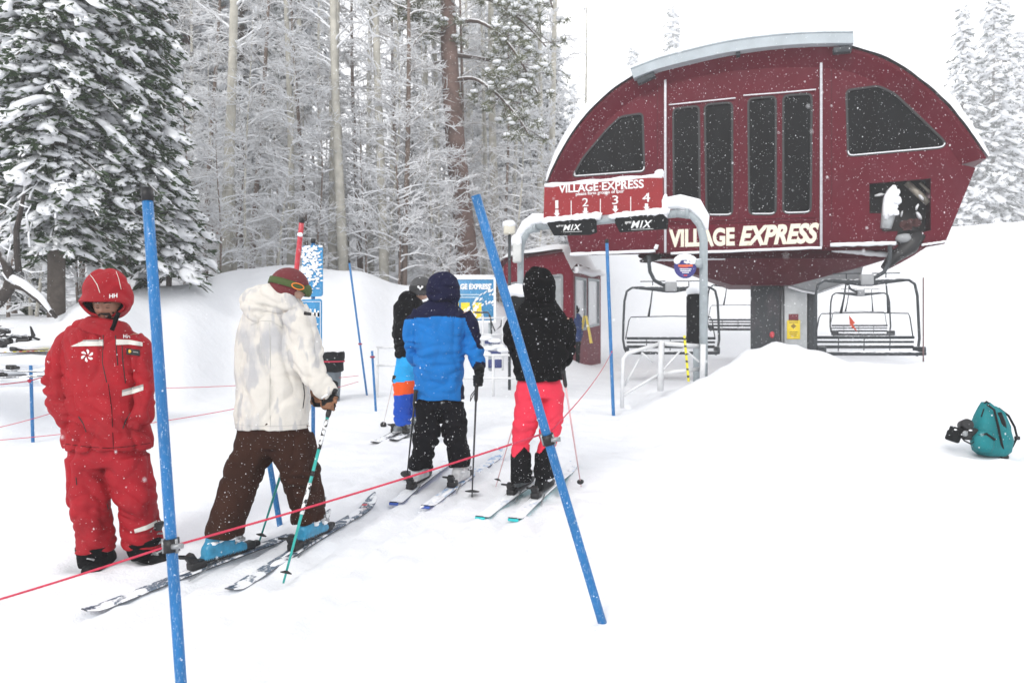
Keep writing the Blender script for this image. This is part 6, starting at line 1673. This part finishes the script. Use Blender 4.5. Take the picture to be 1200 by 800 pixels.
# ================================================================== trees
bark_c = snowy('conifer_bark', (.12, .10, .085), thr=.42, nscale=6, namp=1.1)
bark_p = snowy('ponderosa_bark', (.20, .135, .115), thr=.66, nscale=3, namp=1.0, scale=4)
bark_a = snowy('aspen_bark', (.50, .48, .42), thr=.3, nscale=4, namp=.9, scale=3)
bark_b = snowy('brown_sapling_bark', (.20, .155, .13), thr=.45, nscale=4, namp=.9)
twig = snowy('snowy_twigs', (.36, .32, .29), thr=-.45, nscale=3, namp=1.0, soft=.25, bumpy=0)
twigl = snowy('snowy_twigs_light', (.64, .61, .58), thr=-.8, nscale=3, namp=.8, soft=.3, bumpy=0)
needle = snowy('dark_green_needles', (.040, .066, .030), thr=.72, nscale=7, namp=1.1, var=.35, scale=4, soft=.12, bumpy=0)
needle_o = snowy('olive_needles', (.15, .16, .10), thr=.35, nscale=6, namp=1.2, var=.3, scale=4, soft=.15, bumpy=0)
needle_f = snowy('frosted_needles', (.22, .235, .22), thr=-.2, nscale=2.2, namp=1.5, var=.3, scale=2, soft=.3, bumpy=0)
snowt = snowmat('tree_snow', 8, .4, .04, 50)
def rvec(r, s=1.0): return Vector((r.uniform(-s, s), r.uniform(-s, s), r.uniform(-s, s)))

def conifer_mesh(seed, H, R, z0, nbr, step, cs, ntuft=12, sub=1, curve=.75, droop=.45, top_open=1.0, snow=1.0, lat=.42, zmax=99):
    """returns trunk, needles, snow MBs, base at the origin"""
    r = random.Random(seed); tk, nd_, sn = MB(), MB(), MB()
    bend = rvec(r, .15)
    def axis(z): t = z / H; return Vector((bend.x * t * t * H * .2, bend.y * t * t * H * .2, z))
    tk.tube([axis(H * i / 12) for i in range(13)], [max(.012, min(.021 * H, .155) * (1 - i / 12) ** .8) for i in range(13)], 10)
    for b_ in range(nbr):
        f = (b_ + r.random()) / nbr; z = z0 + (min(H, zmax) - z0) * f ** 1.05
        rel = (z - z0) / (H - z0)
        L = R * (1 - rel) ** curve * r.uniform(.72, 1.12) + .08
        if rel < .12: L *= .75 + rel * 2
        if r.random() < .12: L *= 1.12
        az = b_ * 2.39996 + r.uniform(-.35, .35); d = Vector((math.cos(az), math.sin(az), 0)); lt = Vector((-d.y, d.x, 0))
        o = axis(z); up = .18 * rel
        def bp_(t): return o + d * (L * t) + Vector((0, 0, L * (up * t - droop * t * t + .10 * droop * t ** 3)))
        pts = [bp_(i / 4) for i in range(5)]
        tk.tube(pts, [.018 + .012 * L * (1 - i / 4) for i in range(5)], 4, caps=False)
        n_ = max(2, int(L / step))
        for i in range(n_):
            t = (.18 if L > .8 else .05) + (1 - (.18 if L > .8 else .05)) * (i + r.uniform(.2, .8)) / n_
            w_ = L * lat * math.sin(min(1, t * 1.15) * PI * .8 + .25) * (1 - .5 * t)
            m = max(1, int(round(2 * w_ / (step * .9))))
            for k in range(m):
                off = lt * (w_ * ((k + .5) / m * 2 - 1) * r.uniform(.7, 1.15)) if m > 1 else lt * r.uniform(-.1, .1) * step
                c = bp_(t) + off + Vector((0, 0, -abs(off.length) * .30 + r.uniform(-.05, .05)))
                s = cs * r.uniform(.7, 1.3)
                # needle sprays: pointed blades fanning outward and hanging down
                for q in range(ntuft):
                    a = r.uniform(-1.2, 1.2); dd = (d * math.cos(a) + lt * math.sin(a)) + Vector((0, 0, r.uniform(-.9, .12)))
                    dd.normalize(); ln = s * r.uniform(.8, 1.5); wv = dd.cross(rvec(r)).normalized() * s * r.uniform(.10, .2)
                    c0 = c + rvec(r, s * .45)
                    nd_.add([c0 - wv * .6, c0 + wv * .6, c0 + dd * ln * .6 + wv, c0 + dd * ln, c0 + dd * ln * .6 - wv], [[0, 1, 2, 3, 4]])
                if r.random() < .72 * snow:
                    rot = Matrix.Rotation(az + r.uniform(-.9, .9), 3, 'Z') @ Matrix.Rotation(.15 + droop * t * 1.1, 3, 'Y')
                    sn.blob(c + Vector((0, 0, s * .18)), (s * r.uniform(.8, 1.75), s * r.uniform(.55, 1.1), s * r.uniform(.25, .46)), sub, .85, 2.3, b_ * 31 + i * 7 + k, rot=rot)
                    if r.random() < .6: sn.blob(c + Vector((0, 0, s * .1)) + rvec(r, s * .8), (s * .4, s * .35, s * .18), 1, .5, 1.9, b_ + i, rot=rot)
    return tk, nd_, sn
def make_conifer(label, loc, group, **kw):
    t = thing('conifer', label, 'tree', loc, 0, group)
    nm = kw.pop('needlemat', needle)
    tk, nd_, sn = conifer_mesh(**kw); tk.build('trunk', bark_c, t); nd_.build('foliage', nm, t); sn.build('snow_load', snowt, t); return t
def on(px, Y, dz=-.15):
    x = (px - 600) / F * Y; return Vector((x, Y, ground(x, Y) + dz))
make_conifer('tallest near conifer heavy with snow, just behind the left blue pole', on(138, 14.6), 'snow-laden conifers', seed=3, H=19, R=1.42, z0=1.1, nbr=230, step=.25, cs=.15, ntuft=18, sub=2, curve=.55, droop=.5, zmax=10.5)
make_conifer('near conifer heavy with snow at the far left, cut by the photo edge', on(66, 13.6), 'snow-laden conifers', seed=8, H=17, R=1.5, z0=1.5, nbr=170, step=.25, cs=.15, ntuft=18, sub=2, curve=.55, droop=.6, zmax=9.5)
make_conifer('small rounded young conifer under the tall left tree, right of the near pole', on(198, 15.6), 'snow-laden conifers', seed=5, H=2.9, R=1.15, z0=.5, nbr=50, step=.24, cs=.15, ntuft=12, sub=2, droop=.5)
make_conifer('young conifer almost buried in snow at the left edge', on(-10, 17.5), 'snow-laden conifers', seed=15, H=7.5, R=1.9, z0=.6, nbr=90, step=.36, cs=.2, ntuft=12, sub=1, droop=.45)
# forest conifers: three shapes, copied
protoF = [make_conifer('x', (0, 0, 0), 'x', seed=21, H=17, R=2.5, z0=2.6, nbr=120, step=.52, cs=.27, ntuft=11, sub=1, curve=.8, droop=.5, needlemat=needle_f, snow=1.2),
          make_conifer('x', (0, 0, 0), 'x', seed=24, H=20, R=2.7, z0=5.5, nbr=120, step=.58, cs=.30, ntuft=11, sub=1, curve=.6, droop=.45, snow=1.2, needlemat=needle_f),
          make_conifer('x', (0, 0, 0), 'x', seed=29, H=15, R=3.0, z0=1.6, nbr=130, step=.52, cs=.28, ntuft=6, sub=1, curve=.95, droop=.55, snow=1.1, needlemat=snowy('hill_needles', (.05, .07, .065), thr=.45, nscale=2, namp=1.2, var=.3, scale=2, soft=.2, bumpy=0))]
usedF = [False] * 3
def put(proto, used, k, loc, rz, sc, label, group):
    o = proto[k] if not used[k] else copy_tree(proto[k])
    used[k] = True; o.location = loc; o.rotation_euler.z = rz; o.scale = (sc, sc, sc); o['label'] = label; o['group'] = group; o['category'] = 'tree'; return o
rf = random.Random(11)
wood = 'snowy tall conifer standing deep in the misty wood behind the queue'
for (px, Y, k, sc) in [(-40, 24, 1, .95), (30, 27, 0, 1.0), (110, 25, 1, 1.1), (205, 30, 1, 1.0), (238, 33, 1, 1.1), (280, 26, 0, 1.0), (335, 31, 1, 1.0), 
                       (482, 31, 0, .55), (575, 33, 1, .75), (592, 30, 0, .72), (618, 34, 1, .72), (640, 30, 2, .62), (655, 38, 0, .6), (520, 44, 1, .6), (180, 34, 1, 1.2), (70, 36, 1, 1.1), (660, 30, 2, .42)]:
    put(protoF, usedF, k, on(px, Y), rf.uniform(0, 6.3), sc, wood, 'conifers in the wood behind the queue')
far = [(1127, 98, 2, 2.12, 'pale misty conifer right of the terminal, leftmost and shorter of the hillside pair'), (1163, 98, 2, 2.34, 'tallest pale misty conifer right of the terminal'), (1196, 104, 2, 2.05, 'pale misty conifer on the hill, cut by the right photo edge'),
       (1172, 116, 0, 2.35, 'narrow faint conifer behind the tallest one on the right hill'), (1145, 120, 2, 2.1, 'faint conifer low behind the hillside pair'), (748, 120, 0, 2.2, 'faint conifer top showing above the left shoulder of the terminal roof'), (791, 130, 0, 2.72, 'small faint conifer top showing above the terminal gutter'), (668, 80, 0, 1.1, 'faint conifer just left of the terminal roof, lower than the bare trees')]
for i, (px, Y, k, sc, lab) in enumerate(far):
    o = put(protoF, usedF, k, on(px, Y, -.8), i * 1.3, sc, lab, 'misty conifers on the hill')
# bare trees --------------------------------------------------------
def bare_mesh(seed, H, r0, nb, z0, spread, blen, ntw=6, tw=.35, thick=.016, lean=0.0, up=.55, fork=False):
    r = random.Random(seed); tk, br = MB(), MB()
    ph = r.uniform(0, 6)
    def axis(z): t = z / H; return Vector((lean * t * H + .12 * math.sin(t * 5 + ph), .1 * math.cos(t * 4 + ph), z))
    tk.tube([axis(H * i / 16) for i in range(17)], [max(.008, r0 * (1 - .92 * (i / 16))) for i in range(17)], 8)
    for b_ in range(nb):
        f = (b_ + r.random()) / nb; z = z0 + (H * .985 - z0) * f; az = r.uniform(0, 2 * PI); L = blen * (1 - .75 * f) * r.uniform(.5, 1.2) + .2
        d = Vector((math.cos(az), math.sin(az), 0)); u = up * r.uniform(.5, 1.3); o = axis(z)
        sagk = r.uniform(.1, .5)
        side = Vector((-d.y, d.x, 0)) * r.uniform(-.25, .25)
        def bp_(t): return o + d * (L * spread * t) + side * (L * t * t) + Vector((0, 0, L * (u * t - sagk * t * t)))
        K = 6; pts = [bp_(i / K) + rvec(r, .02) for i in range(K + 1)]
        th = thick * (1.3 + .7 * L)
        br.tube(pts, [th * (1 - .62 * i / K) for i in range(K + 1)], 4, caps=False)
        for j in range(ntw):
            t = r.uniform(.2, 1); p0 = bp_(t); l2 = tw * L * r.uniform(.5, 1.3) * (1.1 - .4 * t) + .12
            dd = (d * r.uniform(.2, 1.2) + Vector((-d.y, d.x, 0)) * r.uniform(-1.1, 1.1) + Vector((0, 0, r.uniform(-.15, .8)))).normalized()
            p1 = p0 + dd * l2 * .5 + rvec(r, .04); p2 = p0 + dd * l2 + Vector((0, 0, -l2 * r.uniform(0, .35))) + rvec(r, .05)
            br.tube([p0, p1, p2], [thick * .95, thick * .8, thick * .5], 3, caps=False)
            for q in range(3):
                pa = p0.lerp(p2, r.uniform(.3, 1)); d3 = (dd + rvec(r, .9)).normalized(); l3 = l2 * r.uniform(.3, .6)
                br.tube([pa, pa + d3 * l3], [thick * .72, thick * .42], 3, caps=False)
    return tk, br
def make_bare(label, barkm, twm, group='bare trees in the wood', **kw):
    t = thing('bare_tree', label, 'tree', (0, 0, 0), 0, group); tk, br = bare_mesh(**kw); tk.build('trunk', barkm, t); br.build('branches', twm, t); return t
def on2(px, Y): return on(px, Y, -.1)
protoB = [make_bare('x', bark_a, twigl, seed=1, H=16, r0=.11, nb=62, z0=1.6, spread=.75, blen=1.25, ntw=6, thick=.014, up=.45),
          make_bare('x', bark_a, twigl, seed=2, H=19, r0=.15, nb=44, z0=5.5, spread=.75, blen=1.5, ntw=6, thick=.015, lean=.02, up=.6),
          make_bare('x', bark_b, twig, seed=3, H=14, r0=.085, nb=70, z0=.8, spread=.8, blen=1.3, ntw=7, thick=.013, lean=-.03, up=.5),
          make_bare('x', bark_b, twigl, seed=4, H=5.2, r0=.035, nb=34, z0=.2, spread=.8, blen=1.5, ntw=7, thick=.013, up=.55),
          make_bare('x', bark_a, twigl, seed=6, H=7.5, r0=.045, nb=50, z0=.3, spread=.9, blen=1.3, ntw=7, thick=.014, up=.35, lean=.05)]
usedB = [False] * 5
rx_ = random.Random(77)
sp_bare = 'slender snow-coated bare tree in the dense wood behind the queue'
sh = 'low bare sapling thick with snow at the edge of the wood'
items = [(262, 19.5, 1), (276, 20.2, 0), (336, 21, 0), (355, 22, 2), (393, 21.5, 1), (402, 20.5, 1), (420, 23, 2), (436, 22.5, 0), (446, 21, 1), (474, 21, 2), (497, 23, 0), (511, 24, 1), (540, 23, 2), (566, 25, 0), (585, 24, 1), (604, 26, 0),
         (627, 25, 1), (648, 27, 1), (300, 24, 2), (318, 26, 1), (245, 23, 2), (222, 25, 0), (185, 22, 2), (376, 27, 0), (462, 28, 1), (525, 30, 0), (612, 31, 2), (640, 31, 0), (20, 20, 2), (100, 21, 2), (-30, 19, 0), (350, 30, 1), (410, 31, 0), (490, 32, 1), (555, 31, 2), (597, 35, 1)]
items += [(rx_.uniform(215, 655), rx_.uniform(23, 42), rx_.choice((0, 0, 1, 2))) for _ in range(26)]
items = [q for q in items if not (q[1] > 23 and 395 < q[0] < 462)]
for i, (px, Y, k) in enumerate(items): put(protoB, usedB, k, on2(px, Y), rf.uniform(0, 6.3), rf.uniform(.88, 1.12) * (.8 if px > 540 and k != 1 else 1), sp_bare, 'bare trees in the wood')
o = put(protoB, usedB, 1, on2(684, 34), 1.0, .62, 'tall faint bare tree alone against the sky just left of the terminal roof', 'bare trees in the wood')
o.scale = (.7, .7, .80)
sap = [(215, 18.5, 3), (238, 19, 4), (255, 18.3, 3), (290, 19.5, 4), (312, 20, 3), (330, 19.6, 4), (372, 20.4, 3), (388, 20, 4), (425, 20.8, 3), (455, 21, 4), (482, 21, 3), (505, 21.5, 4), (530, 21.6, 3), (552, 22.5, 4), (580, 22.5, 3), (600, 23, 4), (620, 23.5, 3), (640, 24, 4),
       (170, 17.5, 4), (130, 16.8, 3), (95, 15.5, 3), (48, 15, 4), (18, 15.2, 3), (-15, 15, 4), (30, 17, 4), (268, 22, 4), (345, 23, 4), (405, 24, 4), (468, 24, 4), (520, 25, 4), (565, 26, 4), (605, 27, 4), (632, 28, 4), (650, 29, 3), (300, 25, 4), (230, 21, 4), (380, 26, 3), (440, 26, 3), (498, 27, 3), (545, 27.5, 3), (590, 28, 3),
       (665, 30, 3), (675, 33, 4)]
sap += [(rx_.uniform(210, 640), rx_.uniform(20.5, 25), rx_.choice((3, 4))) for _ in range(14)]
sap = [s_ for i_, s_ in enumerate(sap) if i_ % 3 != 1 or s_[0] < 60]
for i, (px, Y, k) in enumerate(sap): put(protoB, usedB, k, on2(px, Y), rf.uniform(0, 6.3), rf.uniform(.8, 1.15) * (.8 if px > 640 else 1), sh, 'snowy saplings along the wood edge')
# dark curved shrub limb at the left edge
cs_ = thing('leaning_tree', 'dark curved bare limb arching up from the snow at the left edge', 'tree', on(5, 12.6))
q0 = cs_.location
def lp_(x, y, Y=12.6): return P(x, y, Y) - q0
b = MB(); b.tube([lp_(-25, 372), lp_(0, 350), lp_(10, 338), (lp_(12, 325)), lp_(7, 310), lp_(0, 297), lp_(-10, 280)], [.12, .11, .10, .08, .07, .055, .04], 10)
b.tube([lp_(8, 340), lp_(18, 334), lp_(30, 338), lp_(50, 355), lp_(66, 372)], [.08, .07, .06, .045, .03], 8)
b.tube([lp_(22, 318), lp_(20, 300), lp_(19, 270), lp_(26, 240), lp_(30, 215)], [.05, .05, .045, .035, .02], 8); b.build('trunk', snowy('dark_wet_bark', (.05, .042, .038), thr=.45, nscale=5), cs_)
b = MB(); b.tube([lp_(14, 331) + Vector((0, 0, .06)), lp_(28, 336) + Vector((0, 0, .04)), lp_(48, 352) + Vector((0, 0, .04)), lp_(62, 369)], [.09, .08, .06, .03], 8)
r_ = random.Random(9)
for i in range(26):
    p0 = lp_(r_.uniform(-5, 40), r_.uniform(230, 340)); p1 = p0 + Vector((r_.uniform(-.5, .5), r_.uniform(-.3, .3), r_.uniform(-.1, .5))); b.tube([p0, p0.lerp(p1, .5) + rvec(r_, .06), p1], [.02, .017, .01], 4)
b.build('branches', twigl, cs_)
# big ponderosa --------------------------------------------------------
PY = 22.5
pn = thing('pine_tree', 'big reddish brown pine with long snowy limbs, in the middle of the wood', 'tree', on(550, PY)); q0 = pn.location
def pp_(x, y, d=0): return P(x, y, PY + d) - q0
b = MB(); b.tube([pp_(551, 345), pp_(547, 300), pp_(541, 240), pp_(535, 180), pp_(529, 110), pp_(526, 50), pp_(524, -10), pp_(523, -80), pp_(524, -160)], [.38, .35, .31, .30, .27, .25, .22, .18, .1], 16)
b.v = [(x * 1.0 + .02 * noise.noise(Vector((x * 9, y * 9, z * 2))), y + .02 * noise.noise(Vector((x * 9 + 5, y * 9, z * 2))), z) for x, y, z in b.v]
b.build('trunk', bark_p, pn)
limbs = [[(530, 28, 0), (560, 25, -.5), (590, 45, -1.0), (612, 75, -1.2), (630, 110, -1.2)], [(531, 95, 0), (555, 92, -.4), (580, 108, -.9), (605, 135, -1.2), (620, 158, -1.3)], [(530, -8, 0), (560, -5, .2), (590, 8, .3), (615, 28, .3), (640, 55, .3)],
         [(535, 65, 0), (560, 68, .4), (585, 75, .6), (604, 95, .7), (614, 118, .8)], [(530, 0, 0), (505, -5, -.4), (485, 5, -.8), (470, 18, -1)], [(528, 22, 0), (512, 18, .3), (498, 20, .5)], [(528, -30, 0), (490, -40, 0), (450, -15, -.4), (442, 15, -.5)],
         [(532, 72, 0), (510, 74, -.3), (495, 78, -.5)], [(530, 30, 0), (515, 40, -.3), (488, 24, -.6)], [(528, -30, 0), (580, -50, 0), (630, -30, -.4), (648, 10, -.5)], [(524, -60, 0), (560, -80, 0), (600, -60, 0), (630, -20, 0)]]
b = MB(); nb_ = MB(); sn_ = MB(); r_ = random.Random(4)
for li, lm in enumerate(limbs):
    pl = dense([tuple(pp_(x, y, d)) for x, y, d in lm], 4); pl = [Vector(p) for p in pl]; n_ = len(pl)
    b.tube(pl, [.075 - .055 * i / (n_ - 1) for i in range(n_)], 6)
    if li == 7: continue
    cnt = 26 if li in (0, 1, 2, 3) else 18
    for j in range(cnt * 2):
        t = r_.uniform(.38, 1.0); p = pl[min(n_ - 1, int(t * (n_ - 1)))] + Vector((r_.gauss(0, .38), r_.gauss(0, .38), r_.gauss(-.08, .28)))
        if j % 3 == 0: b.tube([pl[min(n_ - 1, int(t * (n_ - 1)))], p], [.018, .01], 4)
        for q in range(26):
            dd = rvec(r_).normalized(); dd.z = dd.z * .8 + .1; ln = r_.uniform(.13, .26); wv = dd.cross(rvec(r_)).normalized() * .014
            c0 = p + rvec(r_, .05); nb_.add([c0 - wv, c0 + wv, c0 + dd * ln + wv * .5, c0 + dd * ln - wv * .5], [[0, 1, 2, 3]])
        if r_.random() < .6: sn_.blob(p + Vector((0, 0, .10)), (r_.uniform(.09, .16), r_.uniform(.09, .14), .06), 1, .5, 2, j)
b.build('limbs', snowy('limb_bark', (.10, .075, .065), thr=.35, nscale=5), pn); nb_.build('foliage', needle_o, pn); sn_.build('snow_load', snowt, pn)
# brown trunks deeper in the wood on the left
for i, (px, Y, x2, lab) in enumerate([(263, 28, 258, 'tall brown pine trunk in the left part of the wood, nearer the gap'), (248, 33, 252, 'second brown pine trunk, close left of the other one in the wood'), (393, 24, 389, 'tall pale grey trunk standing in the gap of the wood'), (218, 30, 220, 'brown pine trunk partly hidden by the big near conifer')]):
    t = thing('pine_tree', lab, 'tree', on(px, Y)); q0 = t.location
    top = P(x2, -90, Y) - q0; b = MB(); b.tube([Vector((0, 0, -.2)).lerp(top, k_ / 10) + rvec(rf, .04) for k_ in range(11)], [(.27 if i != 2 else .2) * (1 - .04 * k_) for k_ in range(11)], 12)
    b.build('trunk', bark_p if i != 2 else bark_a, t); b = MB(); r_ = random.Random(i)
    for k_ in range(26):
        h = r_.uniform(.25, 1); a = r_.uniform(0, 6.3); p0 = top * h; L = r_.uniform(.5, 1.6); p1 = p0 + Vector((math.cos(a) * L, math.sin(a) * L, r_.uniform(-.3, .3))); b.tube([p0, p0.lerp(p1, .5) + Vector((0, 0, .1)), p1], [.04, .03, .015], 4)
        for z_ in range(3): s_ = p0.lerp(p1, r_.uniform(.4, 1)); b.tube([s_, s_ + rvec(r_, .4)], [.02, .01], 3)
    b.build('branches', twig, t)

# ================================================================== falling snow
rs_ = np.random.RandomState(3)
def flakes(n, lo, hi, smin, smax):
    c = rs_.uniform(lo, hi, (n, 3)); 
    s = rs_.uniform(smin, smax, (n, 1))
    octv = np.array([(1, 0, 0), (-1, 0, 0), (0, 1, 0), (0, -1, 0), (0, 0, 1), (0, 0, -1)], float)
    o = octv[None] * rs_.uniform(.6, 1.3, (n, 6, 1))
    o[:, :, 2] *= 1.5
    v = (c[:, None, :] + o * s[:, None, :]).reshape(-1, 3); return v, n
F8 = [(0, 2, 4), (2, 1, 4), (1, 3, 4), (3, 0, 4), (2, 0, 5), (1, 2, 5), (3, 1, 5), (0, 3, 5)]
vv, nn = [], 0
for (n, lo, hi, a, c) in ((260, (-1.5, .7, .6), (1.5, 2.2, 2.9), .0010, .0022), (5200, (-5, 2.2, .4), (5, 8, 4.8), .0012, .0030), (19000, (-10, 7, .6), (12, 16, 8), .0018, .0045), (17000, (-16, 15, .9), (18, 30, 13), .0025, .006)):
    v, k = flakes(n, lo, hi, a, c); vv.append(v); nn += k
v = np.concatenate(vv)
me = bpy.data.meshes.new('falling_snow'); f8 = np.array(F8); idx = (np.arange(nn)[:, None, None] * 6 + f8[None]).reshape(-1)
me.vertices.add(len(v)); me.vertices.foreach_set('co', v.reshape(-1)); me.loops.add(len(idx)); me.loops.foreach_set('vertex_index', idx)
me.polygons.add(nn * 8); me.polygons.foreach_set('loop_start', np.arange(nn * 8) * 3); me.polygons.foreach_set('loop_total', np.full(nn * 8, 3)); me.update(); me.validate()
fm, nt, bs = new_mat('snowflake'); bs.inputs['Base Color'].default_value = (.93, .94, .96, 1); bs.inputs['Roughness'].default_value = .9; bs.inputs['Transmission Weight'].default_value = 0
me.materials.append(fm); fo = bpy.data.objects.new('falling_snow', me); COL.objects.link(fo); tag(fo, 'snowflakes falling through the air over the whole queue area', 'snowfall', kind='stuff')

# ================================================================== haze, world, light, camera
b = MB(); b.box((0, 62, 36), (290, 200, 78)); hz_ = b.build('haze', M['snow'])
hm = bpy.data.materials.new('haze_air'); hm.use_nodes = True; nt = hm.node_tree; nt.nodes.remove(nt.nodes['Principled BSDF'])
pv = nt.nodes.new('ShaderNodeVolumePrincipled'); pv.inputs['Color'].default_value = (.97, .975, .985, 1); pv.inputs['Density'].default_value = HAZE; pv.inputs['Anisotropy'].default_value = .2
nt.links.new(pv.outputs[0], nt.nodes['Material Output'].inputs['Volume']); hz_.data.materials.clear(); hz_.data.materials.append(hm); tag(hz_, kind='stuff')
hm.cycles.homogeneous_volume = True if hasattr(hm.cycles, 'homogeneous_volume') else None

w = bpy.data.worlds.new('World'); SC.world = w; w.use_nodes = True; nt = w.node_tree; bg = nt.nodes['Background']
sky = nt.nodes.new('ShaderNodeTexSky'); sky.sky_type = 'NISHITA'; sky.sun_disc = False; sky.sun_elevation = math.radians(32); sky.sun_rotation = math.radians(25); sky.dust_density = 5; sky.air_density = 1
hs = nt.nodes.new('ShaderNodeHueSaturation'); hs.inputs['Saturation'].default_value = .12; nt.links.new(sky.outputs[0], hs.inputs['Color'])
mx = nt.nodes.new('ShaderNodeMix'); mx.data_type = 'RGBA'; mx.inputs[0].default_value = .72; nt.links.new(hs.outputs[0], mx.inputs[6]); mx.inputs[7].default_value = (CLOUD * .985, CLOUD * .995, CLOUD * 1.02, 1)
nt.links.new(mx.outputs[2], bg.inputs['Color']); bg.inputs['Strength'].default_value = .12
sl = bpy.data.lights.new('sun', 'SUN'); sl.energy = SUN; sl.angle = math.radians(18); sl.color = (1, .97, .93); so = bpy.data.objects.new('sun', sl); COL.objects.link(so)
el, az = math.radians(32), math.radians(205)
so.rotation_euler = Vector((math.sin(az) * math.cos(el) * -1 * -1, math.cos(az) * math.cos(el), math.sin(el))).to_track_quat('Z', 'Y').to_euler()

cam = bpy.data.cameras.new('camera'); co = bpy.data.objects.new('camera', cam); COL.objects.link(co); SC.camera = co
co.location = CAM; co.rotation_euler = (PI / 2, 0, 0); cam.lens = 26.0; cam.sensor_width = 36; cam.clip_end = 1000; cam.clip_start = .05
cam.dof.use_dof = True; cam.dof.focus_distance = 5.2; cam.dof.aperture_fstop = 3.2
SC.view_settings.view_transform = 'Standard'; SC.view_settings.look = 'None'; SC.view_settings.exposure = EXPO; SC.view_settings.gamma = 1
SC.cycles.max_bounces = 7; SC.cycles.diffuse_bounces = 5; SC.cycles.glossy_bounces = 2; SC.cycles.volume_bounces = 3; SC.cycles.transmission_bounces = 2
SC.cycles.use_adaptive_sampling = True; SC.cycles.adaptive_threshold = .02

for o in SC.objects:
    if o.parent and o.name.split('.')[0] in ('snow_load', 'stuck_snow', 'clumped_snow', 'machine_snow', 'guide_snow', 'seat_snow', 'banner_snow', 'ledge_snow', 'snow_dust', 'boot_snow', 'stand_snow', 'foliage', 'branches'): o['kind'] = 'stuff'
